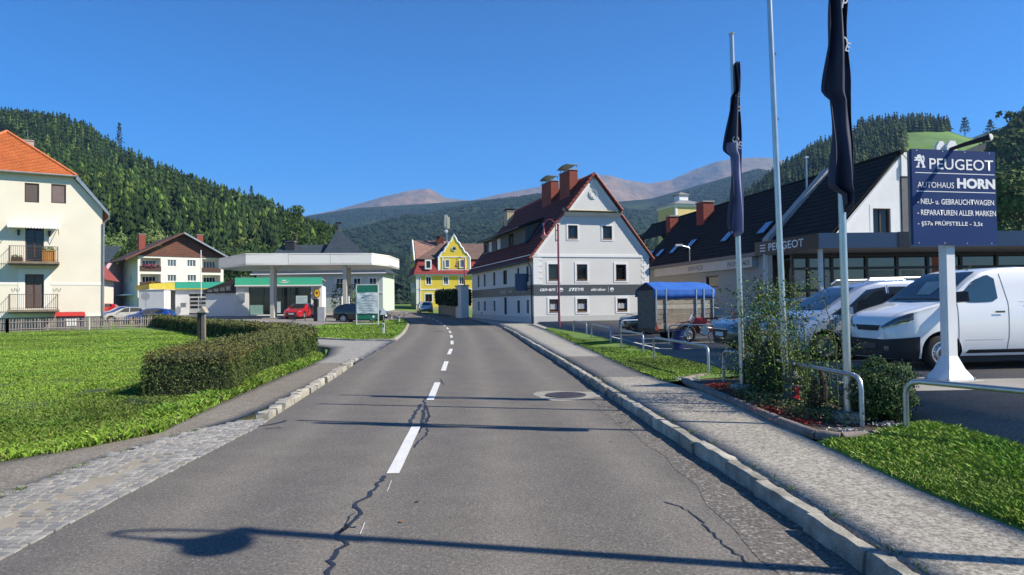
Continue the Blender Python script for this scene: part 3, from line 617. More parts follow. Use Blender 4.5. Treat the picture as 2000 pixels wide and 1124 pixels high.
# ---- single trees one can pick out
def tree(name, label, cat, x, y, h, kind='spruce', tint=(.03, .055, .02), group=None, z=None, seed=None, w_=1.0, n=900, card=.028):
    r = np.random.default_rng(seed if seed is not None else int(abs(x * 13 + y * 7)) + 3); z = float(gz(x, y)) if z is None else z
    t = E(name, label, cat, (x, y, z), 0, group)
    mb = MB(); top = .97 if kind != 'leafy' else .7
    mb.tube([(0, 0, -.3), (r.normal(0, .01) * h, 0, h * .3), (0, r.normal(0, .01) * h, h * top)], [h * .022, h * .016, h * .004], 6)
    if kind == 'leafy':
        for k in range(6): a = r.random() * 6.28; mb.tube([(0, 0, h * r.uniform(.25, .45)), (math.cos(a) * h * .2, math.sin(a) * h * .2, h * r.uniform(.55, .75))], [h * .01, h * .003], 5)
    mb.build('trunk', M_bark, t)
    if kind == 'leafy': v, f, c = leafy_arr(int(r.integers(1e6)), n=n, card=card, w_=.36 * w_, lumps=12)
    elif kind == 'spruce': v, f, c = spruce_arr(int(r.integers(1e6)), tiers=14, n=13, w_=.2 * w_)
    else:                                   # larch or pine: ragged sprays along whorled limbs
        V, F, C = [], [], []
        for k in range(n // 2):
            t_ = r.uniform(0, 1) ** .8; zz = (.28 if kind == 'sparse' else .12) + (.88 if kind != 'sparse' else .70) * t_; rad = .20 * w_ * (1 - t_ * .8) * r.uniform(.3, 1.05) * (1 + .35 * math.sin(zz * 47)); a = r.random() * 6.28
            p = np.array((math.cos(a) * rad, math.sin(a) * rad, min(.995, zz) - rad * .15)); s = card * r.uniform(.6, 1.4); q = r.normal(0, 1, 3); q /= np.linalg.norm(q); o_ = np.cross(q, (0, 0, 1))
            b = len(V); V += [p - q * s, p + q * s, p + np.array((0, 0, -s * .9)) + o_ * s * .6]; F.append((b, b + 1, b + 2)); C += [1, 1, .75]
        v, f, c = np.array(V), np.array(F), np.array(C)
    o = npmesh('crown', v * h, f, M_needle if kind != 'leafy' else M_leaf, parent=t, colr=np.clip(c[:, None] * np.array(tint) * r.uniform(.75, 1.25, (len(c), 1)), 0, 1)); o['kind'] = 'stuff'
    return t
def hilltree(label, u, v, Y, h, kind, tint, group, **k):
    p = sp(u, v, Y); return tree({'leafy': 'broadleaf_tree', 'spruce': 'spruce_tree'}.get(kind, 'larch_tree'), label, 'tree', p.x, p.y, h, kind, tint, group, z=p.z, **k)
hilltree('lone sparse larch, left of two standing against the sky beside the meadow', 1885, 268, 680, 20, 'sparse', (.05, .075, .03), 'lone trees by the hill meadow', card=.05, n=500, w_=1.4)
hilltree('lone sparse larch, right of two standing against the sky beside the meadow', 1935, 272, 678, 20, 'sparse', (.05, .075, .03), 'lone trees by the hill meadow', card=.05, n=500, w_=1.3)
hilltree('tall thin spruce poking above the skyline of the left hill', 233, 292, 556, 22, 'larch', (.03, .05, .02), None, n=700, card=.03, w_=.8)
hilltree('slim spruce on the skyline low down the left hill', 491, 412, 438, 16, 'larch', (.05, .08, .03), None, n=700, card=.03, w_=.8)
tree('larch_tree', 'tall feathery light green larch, higher of two behind the slate tower roof', 'tree', -55.5, 178, 26, 'larch', (.075, .12, .032), 'larches behind the slate roof', n=5200, card=.013, w_=1.25)
tree('larch_tree', 'shorter light green larch, lower of two behind the slate tower roof', 'tree', -48.5, 176, 21, 'larch', (.06, .10, .03), 'larches behind the slate roof', n=4600, card=.014, w_=1.25)
for i, (x, y, h, tn_, lb) in enumerate([(-88, 150, 17, (.10, .15, .04), 'pale green willow crown right above the brown gable house'), (-77, 146, 17, (.11, .15, .045), 'yellowish green broadleaf tree between brown gable house and slate roof'), (-67, 140, 14, (.045, .05, .02), 'dark brownish bushy tree just left of the slate roof chimney'),
        (-61, 150, 15, (.05, .085, .025), 'dark green broadleaf tree behind the slate roof ridge'), (-104, 150, 13, (.10, .145, .04), 'light green birch crown over the left slope of the brown gable roof'), (-29, 122, 9, (.05, .075, .025), 'dark tree standing behind the right end of the white canopy'), (-24.5, 124, 8, (.07, .10, .03), 'bushy green tree left of the yellow house')]):
    tree('broadleaf_tree', lb, 'tree', x, y, h, 'leafy', tn_, 'trees behind the filling station', n=4200, card=.016)
tree('pine_tree', 'dark bushy pine between the grey house gable and the yellow turret', 'tree', 21.8, 118, 12, 'larch', (.030, .055, .022), None, n=5200, card=.02, w_=1.7)
tree('pine_tree', 'small dark pine close to the yellow turret wall', 'tree', 26.0, 121, 10.5, 'larch', (.030, .055, .022), None, n=1500, card=.035, w_=1.4)
for i, (x, y, h, tn_, lb) in enumerate([(68, 92, 20, (.07, .11, .028), 'green broadleaf tree right of the blue sign at the picture edge'), (62, 96, 15, (.05, .08, .025), 'lower dark tree just behind the right side of the blue sign'), (78, 96, 18, (.06, .09, .026), 'broad tree behind the showroom roof at far right')]):
    tree('broadleaf_tree', lb, 'tree', x, y, h, 'leafy', tn_, 'trees behind the showroom', n=7000, card=.012)
# haze: one closed box of thin air round everything
hz = MB(); hz.box(-4500, 4500, -4500, 9500, -3, 1500); ho = hz.build('haze', None); ho['kind'] = 'stuff'
hm = bpy.data.materials.new('haze'); hm.use_nodes = True; hm.node_tree.nodes.clear(); out = N(hm, 'ShaderNodeOutputMaterial'); vp = N(hm, 'ShaderNodeVolumePrincipled')
vp.inputs['Color'].default_value = (.30, .55, 1, 1); vp.inputs['Density'].default_value = 1.1e-4; vp.inputs['Anisotropy'].default_value = 0.1
hm.node_tree.links.new(vp.outputs[0], out.inputs['Volume']); ho.data.materials.clear(); ho.data.materials.append(hm)
tag(ho, 'thin blue valley haze in front of the far mountains', 'haze')
# ------------------------------------------------------------ buildings
def tilemat(name, c, c2, tw=.3, th=.34, rough=.75, bump=.7):
    m = mat(name, c, rough, n1=.12, s1=.8, n2=.15, s2=9, spec=.3); L = m.node_tree.links.new; b = m.node_tree.nodes['Principled BSDF']
    uv = N(m, 'ShaderNodeUVMap'); br = N(m, 'ShaderNodeTexBrick'); br.offset = .5
    br.inputs['Scale'].default_value = 1; br.inputs['Brick Width'].default_value = tw; br.inputs['Row Height'].default_value = th; br.inputs['Mortar Size'].default_value = .012; br.inputs['Mortar Smooth'].default_value = .6
    br.inputs['Color1'].default_value = (*c, 1); br.inputs['Color2'].default_value = (*c2, 1); br.inputs['Mortar'].default_value = (*[x * .45 for x in c], 1)
    L(uv.outputs[0], br.inputs['Vector']); src = b.inputs['Base Color'].links[0].from_socket
    # keep the broad mottling, multiply it on the tile colours
    for n_ in m.node_tree.nodes:
        if n_.type == 'RGB': 
            for l in list(n_.outputs[0].links): L(br.outputs['Color'], l.to_socket)
    bp = N(m, 'ShaderNodeBump'); bp.inputs['Strength'].default_value = bump; bp.inputs['Distance'].default_value = .02; bp.invert = True
    L(br.outputs['Fac'], bp.inputs['Height']); L(bp.outputs[0], b.inputs['Normal']); return m
def slope(name, e0, e1, r0, r1, mt, par, row=.34, step=.035, th=.10, under=None, kind=None):
    """tiled roof plane: eave points e0,e1, ridge points r0,r1; every course is a step proud of the one above"""
    e0, e1, r0, r1 = map(Vector, (e0, e1, r0, r1)); n = ((e1 - e0).cross(r0 - e0)).normalized()
    if n.z < 0: n = -n
    L_ = ((r0 - e0).length + (r1 - e1).length) / 2; k = max(1, int(L_ / row)); V = []; F = []; UV = []; W = max((e1 - e0).length, .1)
    for i in range(k):
        a, b = i / k, (i + 1) / k; p0, p1 = e0.lerp(r0, a), e1.lerp(r1, a); q0, q1 = e0.lerp(r0, b), e1.lerp(r1, b); o = len(V)
        V += [p0 + n * (th + step), p1 + n * (th + step), q1 + n * th, q0 + n * th, p0 + n * (th if i else -0.0), p1 + n * (th if i else -0.0)]
        F += [(o, o + 1, o + 2, o + 3), (o + 4, o + 5, o + 1, o)]
        def uv(p, v): return ((p - e0).dot((e1 - e0).normalized()), v)
        UV += [uv(p0, i * row), uv(p1, i * row), uv(q1, (i + 1) * row - .02), uv(q0, (i + 1) * row - .02), uv(p0, i * row), uv(p1, i * row), uv(p1, i * row), uv(p0, i * row)]
    o = len(V); V += [e0, e1, r1, r0, e0 + n * th, e1 + n * th, r1 + n * th, r0 + n * th]
    F += [(o, o + 3, o + 2, o + 1), (o + 0, o + 4, o + 7, o + 3), (o + 1, o + 2, o + 6, o + 5)]; UV += [(0, 0)] * 12
    me = bpy.data.meshes.new(name); me.from_pydata(V, [], F); me.materials.append(mt); me.materials.append(under or mt)
    lay = me.uv_layers.new(name='UVMap'); 
    for i, q in enumerate(UV): lay.data[i].uv = q
    for p in list(me.polygons)[-3:]: p.material_index = 1
    ob = bpy.data.objects.new(name, me); col.objects.link(ob); ob.parent = par
    if kind: ob['kind'] = kind
    return ob
M_redtile = tilemat('dark_red_tiles', (.15, .030, .022), (.11, .024, .018), .3, .34)
M_redridge = mat('red_ridge_tiles', (.26, .05, .03), .6, n1=.2, s1=5)
M_orange = tilemat('orange_tiles', (.52, .15, .045), (.44, .12, .04), .22, .3)
M_orange_r = mat('orange_ridge', (.55, .17, .06), .7, n1=.15, s1=4)
M_black = tilemat('black_shingles', (.018, .016, .015), (.026, .022, .02), .3, .3, .95)
M_slate = tilemat('slate_shingles', (.055, .075, .095), (.045, .062, .08), .35, .3, .7)
M_pinktile = tilemat('faded_pink_tiles', (.27, .15, .12), (.33, .19, .15), .35, .4)
M_browntile = tilemat('brown_tiles', (.15, .10, .085), (.19, .125, .10), .35, .4)
M_redsh = tilemat('red_shingles', (.27, .045, .04), (.33, .06, .05), .25, .25)
M_brick = tilemat('chimney_brick', (.30, .075, .05), (.24, .06, .04), .25, .08, bump=.4)
M_gwall = mat('grey_render', (.64, .63, .60), .9, n1=.05, s1=.6, n2=.04, s2=30, bump=.15, bs=60)
M_gplinth = mat('grey_plinth', (.50, .50, .48), .9, n1=.06, s1=1)
M_trim = mat('white_trim', (.74, .74, .73), .7, n1=.04)
M_band = mat('anthracite_board', (.065, .075, .085), .5, n1=.04)
M_sheetm = mat('zinc_sheet', (.36, .38, .40), .4, metal=.7, n1=.15, s1=3)
M_beige = mat('beige_render', (.42, .36, .24), .85, n1=.1)
M_text = mat('white_letters', (.78, .78, .78), .5, n1=0)
def chimney(par, x0, x1, y0, y1, z0, z1, mt, cap='plate', name='chimney'):
    b = MB(); b.box(x0, x1, y0, y1, z0, z1); c = b.build(name, mt, par)
    me = c.data; lay = me.uv_layers.new(name='UVMap')
    for p in me.polygons:
        for li in p.loop_indices:
            co = me.vertices[me.loops[li].vertex_index].co; lay.data[li].uv = ((co.y if abs(p.normal.x) > .5 else co.x), co.z)
    b = MB(); b.box(x0 - .05, x1 + .05, y0 - .05, y1 + .05, z1 + .001, z1 + .08); b.build('collar', M_sheetm if cap == 'arch' else M_conc, c)
    if cap == 'arch':
        b = MB()
        for px_, py_ in ((x0 + .06, y0 + .06), (x1 - .06, y0 + .06), (x0 + .06, y1 - .06), (x1 - .06, y1 - .06)): b.box(px_ - .02, px_ + .02, py_ - .02, py_ + .02, z1 + .08, z1 + .42)
        for i in range(6):
            a, q = i / 6, (i + 1) / 6; h = lambda t: z1 + .38 + .14 * math.sin(t * math.pi); ya, yb = y0 - .15 + (y1 - y0 + .3) * a, y0 - .15 + (y1 - y0 + .3) * q
            b.hexa([(x0 - .14, ya, h(a)), (x1 + .14, ya, h(a)), (x1 + .14, yb, h(q)), (x0 - .14, yb, h(q)), (x0 - .14, ya, h(a) + .04), (x1 + .14, ya, h(a) + .04), (x1 + .14, yb, h(q) + .04), (x0 - .14, yb, h(q) + .04)])
        b.build('rain_cover', M_sheetm, c)
    elif cap == 'flat':
        b = MB(); b.box(x0 - .12, x1 + .12, y0 - .12, y1 + .12, z1 + .22, z1 + .28)
        for q in (x0, x1 - .06): b.box(q, q + .06, y0, y1, z1 + .08, z1 + .22)
        b.build('rain_cover', M_dark, c)
    return c
# ---- the grey house with the motor vehicle signs
GH = E('grey_house', 'large grey rendered house with dark red tiled gable roof and white window surrounds', 'house', (1.53, 49.13, .25), R(15.7))
W, D = 9.05, 20.3; ez = 4.78; az = 10.55
front = Fac((0, 0, 0), 0); left = Fac((0, D, 0), -math.pi / 2)
fo_up = [(2.66, 3.40, 5.98, 6.96), (5.37, 6.10, 5.98, 6.96)]; fo_m = [(1.13, 1.93, 2.96, 4.14), (3.29, 4.11, 2.96, 4.14), (6.36, 7.19, 2.96, 4.14)]; fo_l = [(1.16, 1.86, .69, 1.63), (3.29, 4.06, .69, 1.63), (6.44, 7.24, .69, 1.63)]
b = MB(); sl_ = (az - ez) / (W / 2)
wall(b, front, [(0, -.4), (W, -.4), (W, ez), (W / 2, az), (0, ez)], fo_up + fo_m + fo_l)
lo_m = [(D - y1, D - y0, z0, z1) for y0, y1, z0, z1 in ((17.0, 17.75, 2.9, 4.08), (14.5, 15.25, 2.9, 4.08), (10.9, 11.65, 2.9, 4.08), (7.05, 8.35, 2.9, 4.08), (3.5, 4.15, 2.9, 4.08), (1.05, 1.7, 2.9, 4.08))]
lo_l = [(D - y1, D - y0, z0, z1) for y0, y1, z0, z1 in ((17.05, 17.75, .68, 1.6), (14.55, 15.25, .68, 1.6), (10.95, 11.65, .68, 1.6), (7.2, 8.1, .45, 1.88), (3.45, 4.2, .6, 1.6), (1.1, 1.75, .6, 1.62))]
wall(b, left, [(0, -.4), (D, -.4), (D, ez), (0, ez)], lo_m + lo_l)
b.quad((W, 0, -.4), (W, D, -.4), (W, D, ez), (W, 0, ez)); b.add([(0, D, -.4), (W, D, -.4), (W, D, ez), (W / 2, D, az), (0, D, ez)], [(0, 1, 2, 3, 4)])
b.build('wall', M_gwall, GH)
for o in fo_up: window(GH, front, o, M_brown, M_glass, M_trim, .12, sash=1, fw=.09, sill=M_wood)
for o in fo_m: window(GH, front, o, M_brown, M_glass, M_trim, .15, sash=1, fw=.09, sill=M_wood)
for o in fo_l: window(GH, front, o, M_brown, M_glass, M_trim, .15, sash=1, fw=.09, sill=M_wood, inner=[(.12 + .13 * k, .2 + .13 * k, .22, .6 + .04 * (k % 2)) for k in range(6)])
for i, o in enumerate(lo_m + lo_l): window(GH, left, o, M_brown, M_glass, M_trim, .10, sash=2 if i in (3,) else 1, fw=.06)
b = MB(); front.box(b, -.04, W + .04, 4.66, 4.84, .0, .05); left.box(b, 0, D + .05, 4.62, 4.86, .0, .12); b.build('string_course', M_trim, GH)
b = MB(); front.box(b, -.04, W + .02, 1.93, 2.66, .0, .04); left.box(b, .1, D + .04, 1.93, 2.66, .0, .035); b.build('sign_board', M_band, GH)
b = MB(); front.box(b, 0, W, -.35, .44, 0, .03); left.box(b, 0, D, -.35, .36, 0, .03); b.build('plinth', M_gplinth, GH)
for i in range(9):                          # corner quoins left and right
    z0 = 2.72 + i * .215; w_ = .62 if i % 2 == 0 else .42
    b = MB(); front.box(b, 0.0, w_, z0, z0 + .2, 0, .02); b.build('quoin', M_trim, GH)
    b = MB(); front.box(b, W - w_, W, z0, z0 + .2, 0, .02); b.build('quoin', M_trim, GH)
# white verge boards under the roof edge, gable ledge, round vent
def vb(x0, z0, x1, z1, d0, d1, w_=.22):
    b = MB(); n = Vector((z1 - z0, 0, -(x1 - x0))).normalized(); n = n if n.z < 0 else -n
    P = [Vector((x0, 0, z0)), Vector((x1, 0, z1)), Vector((x1, 0, z1)) + n * w_, Vector((x0, 0, z0)) + n * w_]
    b.prism([p + Vector((0, -d1, 0)) for p in P], (0, d1 - d0, 0)); return b.build('verge_board', M_trim, GH)
lx, lz = 2.52, 8.0; rx = W - 2.52
vb(0, ez, lx, ez + lx * sl_, 0, .05); vb(W, ez, rx, ez + lx * sl_, 0, .05)
b = MB(); b.prism([(lx - .1, -.42, lz), (rx + .1, -.42, lz), (W / 2, -.42, az)], (0, .40, 0)); b.build('gable_head', M_gwall, GH)
vb(lx - .0, lz + .02, W / 2, az, .42, .46); vb(rx, lz + .02, W / 2, az, .42, .46)
b = MB(); b.prism([(0 + lx - .25, -.55, lz - .02), (lx - .25, -.02, lz + .22), (lx - .25, -.02, lz - .1)], (rx - lx + .5, 0, 0)); b.build('ledge', mat('lichen_tiles', (.36, .32, .18), .9, n1=.3, s1=4), GH)
b = MB(); b.prism([(lx - .2, -.42, lz - .12), (lx - .2, -.02, lz - .12), (lx - .2, -.02, lz - .42)], (rx - lx + .4, 0, 0)); b.build('cornice', M_gwall, GH)
b = MB(); c0 = (W / 2 - .03, -.46, 9.22); b.lathe([(.34, -.03), (.34, 0.03), (.21, .03), (.21, -.03)], 28, c0, 'y', cap=False); v_ = b.build('round_vent', M_trim, GH, smooth=True)
MB().lathe([(.22, .02), (.0, .02)], 24, (c0[0], c0[1], c0[2]), 'y', cap=False).build('vent_disc', M_gwall, v_)
# roof: two long slopes, the head of the gable overhanging at the front
def RZ(x): return ez + sl_ * min(x, W - x)
o1 = .33
for sgn in (0, 1):
    X_ = (lambda x: x) if sgn == 0 else (lambda x: W - x)
    slope('roof', (X_(-o1), -.14, RZ(0) - sl_ * o1), (X_(-o1), D + .3, RZ(0) - sl_ * o1), (X_(lx - .05), -.14, lz - .06), (X_(lx - .05), D + .3, lz - .06), M_redtile, GH, th=.08)
    slope('roof', (X_(lx - .05), -.62, lz - .06), (X_(lx - .05), D + .3, lz - .06), (X_(W / 2), -.62, az), (X_(W / 2), D + .3, az), M_redtile, GH, th=.085)
    n_ = 30
    for a, bb, yy in (((-o1, RZ(0) - sl_ * o1), (lx - .05, lz - .06), -.2), ((lx - .15, lz - .1), (W / 2, az), -.68)):
        L_ = math.dist(a, bb); k = int(L_ / .32); b = MB()
        for i in range(k):
            t, t2 = i / k, (i + 1.12) / k
            p = (X_(a[0] + (bb[0] - a[0]) * t), yy + .02, a[1] + (bb[1] - a[1]) * t + .15 + .03); q = (X_(a[0] + (bb[0] - a[0]) * t2), yy + .02, a[1] + (bb[1] - a[1]) * t2 + .15)
            b.tube([p, q], [.10, .075], 8)
        b.build('verge_tile', M_redridge, GH)['kind'] = 'stuff'
b = MB(); b.tube([(W / 2, -.7, az + .1), (W / 2, D + .35, az + .1)], .11, 8); b.build('ridge', M_redridge, GH)
b = MB(); b.tube([(-o1 - .06, -.1, RZ(0) - sl_ * o1 - .0), (-o1 - .06, D + .3, RZ(0) - sl_ * o1 - .03)], .075, 8); b.build('gutter', M_dark, GH)
b = MB(); b.tube([(-o1 - .06, .0, 4.3), (-.32, .02, 4.12), (-.14, .12, 3.9), (-.10, .12, -.2)], .05, 8); b.build('downpipe', M_dark, GH)
b = MB(); b.tube([(W + o1, .1, 4.3), (W + .1, .12, 4.1), (W + .1, .12, 0)], .05, 8); b.build('downpipe', M_dark, GH)
b = MB()
for k in range(24): b.box(-.05, .05, 1 + k * .8, 1.08 + k * .8, RZ(.1), RZ(.1) + .22)
b.build('snow_guard', M_redridge, GH)['kind'] = 'stuff'
# long dormer
DM = E('dormer', None, None); DM.parent = GH
b = MB(); dx = .95; zb, zt_ = RZ(dx) - .2, 7.42; y0, y1 = 5.0, 19.2
do = [(D - 18.6, D - 18.0, 6.25, 7.1), (D - 17.5, D - 15.9, 6.15, 7.25), (D - 14.3, D - 12.7, 6.15, 7.25), (D - 9.9, D - 8.3, 6.1, 7.25)]
fd = Fac((dx, D, 0), -math.pi / 2); wall(b, fd, [(D - y1, zb), (D - y0, zb), (D - y0, zt_), (D - y1, zt_)], do, .1)
for yy in (y0, y1): b.add([(dx, yy, zb), (dx, yy, zt_), (2.45, yy, 7.9), (2.45, yy, 7.4)], [(0, 1, 2, 3)])
M_dorm = mat('dormer_slate_grey', (.10, .105, .11), .8, n1=.1)
b.build('dormer_wall', M_dorm, DM)
for i, o in enumerate(do):
    w_ = window(DM, fd, o, M_brown, mat('blind_white', (.62, .64, .68), .8) if i in (1, 2) else M_glass, None, depth=.1, sash=2 if i == 3 else 1, fw=.05)
slope('dormer_roof', (dx - .55, y0 - .3, zt_ - .1), (dx - .55, y1 + .3, zt_ - .1), (2.75, y0 - .3, 8.12), (2.75, y1 + .3, 8.12), M_redtile, DM, th=.08, under=M_dark)
b = MB(); b.tube([(dx - .6, y0 - .3, zt_ - .1), (dx - .6, y1 + .3, zt_ - .12)], .07, 8); b.build('gutter', M_dark, DM)
for yy, x0 in ((2.6, 1.35), (4.0, .85)):     # rooflights near the front
    b = MB(); n = Vector((-sl_, 0, 1)).normalized(); p = Vector((x0, yy, RZ(x0))) + n * .12; u_ = Vector((1, 0, sl_)).normalized(); v_ = Vector((0, 1, 0))
    P = [p, p + v_ * .75, p + v_ * .75 + u_ * 1.15, p + u_ * 1.15]; b.prism(P, n * .07); s_ = b.build('rooflight', M_dark, GH)
    b = MB(); b.prism([P[0] + n * .072 + u_ * .07 + v_ * .07, P[1] + n * .072 + u_ * .07 - v_ * .07, P[2] + n * .072 - u_ * .07 - v_ * .07, P[3] + n * .072 - u_ * .07 + v_ * .07], n * .01); b.build('pane', mat('rooflight_glass', (.03, .06, .12), .05, spec=1), s_)
chimney(GH, 3.5, 4.15, 1.75, 4.0, 8.6, 11.35, M_brick, 'arch'); chimney(GH, 3.45, 4.1, 5.9, 8.3, 8.6, 11.25, M_brick, 'arch'); chimney(GH, 3.2, 3.9, 18.5, 19.6, 8.6, 10.4, M_beige, 'flat')
M4 = Matrix.Translation((0, -.042, 0))
text('can-am', .46, 1.62, 2.21, 2.40, M_text, GH, M4, .02, shear=.3); text('STEYR', 2.63, 3.80, 2.2, 2.43, M_text, GH, M4, .025, shear=.3); text('ski-doo', 4.35, 5.50, 2.2, 2.42, M_text, GH, M4, .02, shear=.3)
for x in (1.78, 5.72):
    b = MB(); b.box(x, x + .02, -.046, -.042, 2.13, 2.48); b.build('divider', M_text, GH)
    b = MB(); cx = x + .3; b.lathe([(.15, 0), (.15, .004), (.0, .004)], 20, (cx, -.047, 2.3), 'y', cap=False); b.build('logo', M_text, GH)
    b = MB(); b.prism([(cx - .1, -.049, 2.27), (cx + .02, -.049, 2.30), (cx + .1, -.049, 2.26), (cx + .12, -.049, 2.20), (cx - .04, -.049, 2.2)], (0, .001, 0)); b.build('logo_mark', M_band, GH)
ML = left.M(.038)
M_tdim = mat('grey_letters', (.42, .43, .45), .6, n1=.1)
text('SERVICE', D - 9.2, D - 7.2, 2.12, 2.45, M_tdim, GH, ML, .02); text('can-am', D - 6.6, D - 5.4, 2.2, 2.4, M_tdim, GH, ML, .02, shear=.3); text('STEYR', D - 4.6, D - 3.4, 2.2, 2.42, M_tdim, GH, ML, .02, shear=.3); text('ski-doo', D - 3.0, D - 1.9, 2.2, 2.42, M_tdim, GH, ML, .02, shear=.3)
BS = E('hanging_sign', 'dark blue projecting box sign with small lion emblem at the corner of the grey house', 'sign', (GH.location.x - .55, GH.location.y + .05, .25), R(15.7))
b = MB(); b.box(-.62, .28, .5, .66, 2.25, 3.5); b.build('box', mat('sign_navy_dark', (.008, .03, .09), .35), BS)
b = MB(); b.box(.28, .58, .55, .60, 3.3, 3.36); b.box(.28, .58, .55, .60, 2.4, 2.46); b.build('bracket', M_dark, BS)
# ---- the dealership: long black-roofed hall, service wing, showroom under a flat dark canopy
DH = E('dealership_hall', 'long low grey hall with steep black roof, skylights and white gable beside the parking lot', 'building', (22.16, 39.2, -.31), R(10.5), sc_=1.4)
rz_, ke, xe = 7.27, 1.037, -3.6
M_hall = mat('hall_render', (.36, .355, .35), .9, n1=.06, s1=.8)
M_hallp = mat('hall_plinth', (.20, .195, .19), .9, n1=.1)
M_gable = mat('gable_render', (.72, .72, .71), .9, n1=.05)
M_navy = mat('sign_navy', (.008, .030, .125), .45, n1=.04, spec=.25)
M_fblack = mat('fascia_black', (.018, .018, .022), .35, n1=.05)
M_fblue = mat('fascia_gloss_blue', (.020, .040, .095), .3, n1=.1, s1=1.2, spec=.7)
L1 = 17.3
sf = Fac((-3.33, L1 + 3.0, 0), -math.pi / 2); D2 = L1 + 3.0
ops = [(D2 - 10.6, D2 - 9.2, 2.1, 2.72), (D2 - 12.8, D2 - 11.6, .9, 2.4)]
b = MB(); wall(b, sf, [(0, -.1), (D2 - 4.0, -.1), (D2 - 4.0, 3.5), (0, 3.5)], ops)
g = Fac((-3.33, 0, 0), 0)
go = [(2.03, 2.83, 3.85, 5.03)]
wall(b, g, [(-.0, 2.9), (3.33, 2.9), (3.33, rz_ - .05), (0, 3.55)], go)
b.add([(3.33, 0, 0), (3.33, 26, 0), (3.33, 26, 3.6), (3.33, 0, 3.6)], [(0, 1, 2, 3)])
b.add([(0.35, .002, 3), (3.33, .002, 3), (3.33, .002, 3.6), (0.35, .002, rz_ - .3)], [(0, 1, 2, 3)])
b.build('wall', [M_hall], DH)
b = MB(); b.prism([(-3.33, -.03, 3.2), (0, -.03, 3.2), (0, -.03, rz_ - .1), (-3.33, -.03, 3.7)], (0, .025, 0)) if False else None
for i, o in enumerate(ops): window(DH, sf, o, M_dark, M_glass, None, depth=.1, sash=1)
window(DH, g, go[0], M_brown, M_glass, M_white, .14, sash=2, fw=.06)
b = MB(); sf.box(b, 0, D2 - 4.0, -.1, .72, 0, .03); b.build('plinth', M_hallp, DH)
b = MB(); sf.box(b, D2 - 17.2, D2 - 5.25, 2.95, 3.44, .02, .30); b.build('fascia', mat('fascia_silver', (.50, .49, .46), .5, n1=.08, s1=2), DH)
b = MB(); sf.box(b, 0, D2 - 4.2, 3.45, 3.62, .0, .36); b.build('gutter', mat('gutter_grey', (.16, .17, .19), .5, metal=.3), DH)
MS = sf.M(.302); M_tgrey = mat('slate_letters', (.14, .155, .19), .6, n1=0)
text('SERVICE', D2 - 12.2, D2 - 10.3, 3.08, 3.32, M_tgrey, DH, MS, .01); text('PRÜFSTRASSE', D2 - 7.6, D2 - 5.4, 3.07, 3.36, M_tgrey, DH, MS, .01)
b = MB(); sf.box(b, D2 - 4.15, D2 - 3.65, .95, 2.0, .02, .06); b.build('poster', mat('faded_poster', (.40, .40, .37), .7, n1=.3, s1=4), DH)
b = MB(); sf.box(b, D2 - 4.95, D2 - 4.83, 1.1, 1.35, .02, .05); b.build('notice', M_white, DH)
b = MB(); sf.box(b, D2 - 2.6, D2 - .1, 0, 2.75, .02, .06); b.build('workshop_door', mat('door_dark', (.03, .033, .04), .4), DH)
# white face of the gable, set a finger proud of the grey masonry
b = MB(); wall(b, g, [(.08, 2.95), (3.30, 2.95), (3.30, rz_ - .14), (.08, 3.72)], go, depth=.02, d=.02); b.build('gable_render', M_gable, DH)
b = MB(); P0, P1 = Vector((-3.5, -.05, 3.36)), Vector((.05, -.05, rz_ - .06)); n = Vector((1, 0, -1)).normalized() * .2; b.prism([P0, P1, P1 + n, P0 + n], (0, .045, 0)); b.build('verge_board', M_trim, DH)
b = MB(); b.box(.0, .36, -.10, .5, 6.35, 7.32); b.build('gable_corbel', M_trim, DH)
b = MB(); b.box(.02, .33, -.06, .5, 2.9, 6.34); b.build('shade_panel', mat('shade_panel_grey', (.12, .12, .125), .7, n1=.15), DH)  # dark panel, a shaded face of the gable put into its colour
slope('roof', (xe, -.1, rz_ + ke * xe), (xe, 20.4, rz_ + ke * xe), (0, -.1, rz_), (0, 20.4, rz_), M_black, DH, row=.3, step=.02, th=.06)
slope('roof', (-1.15, 20.4, rz_ - ke * 1.15), (-1.15, 26.5, rz_ - ke * 1.15), (0, 20.4, rz_), (0, 26.5, rz_), M_black, DH, row=.3, step=.02, th=.06)
slope('roof', (-xe, -.1, rz_ + ke * xe), (-xe, 26.5, rz_ + ke * xe), (0, -.1, rz_), (0, 26.5, rz_), M_black, DH, row=.3, step=.02, th=.06)
b = MB(); b.tube([(0, -.15, rz_ + .05), (0, 26.5, rz_ + .05)], .1, 6); b.build('ridge', M_black, DH)
b = MB(); q = .34
for i in range(9):
    t0, t1 = i / 9, (i + .97) / 9; x0, x1 = xe + .35 + (-xe - .35) * t0, xe + .35 + (-xe - .35) * t1
    b.hexa([(x0, 4.45, rz_ + ke * x0 - .1), (x1, 4.45, rz_ + ke * x1 - .1), (x1, 4.95, rz_ + ke * x1 - .1), (x0, 4.95, rz_ + ke * x0 - .1), (x0, 4.45, rz_ + ke * x0 + q), (x1, 4.45, rz_ + ke * x1 + q), (x1, 4.95, rz_ + ke * x1 + q), (x0, 4.95, rz_ + ke * x0 + q)])
b.build('fire_wall', mat('coping_grey', (.34, .335, .33), .8, n1=.1), DH)['kind'] = 'stuff'
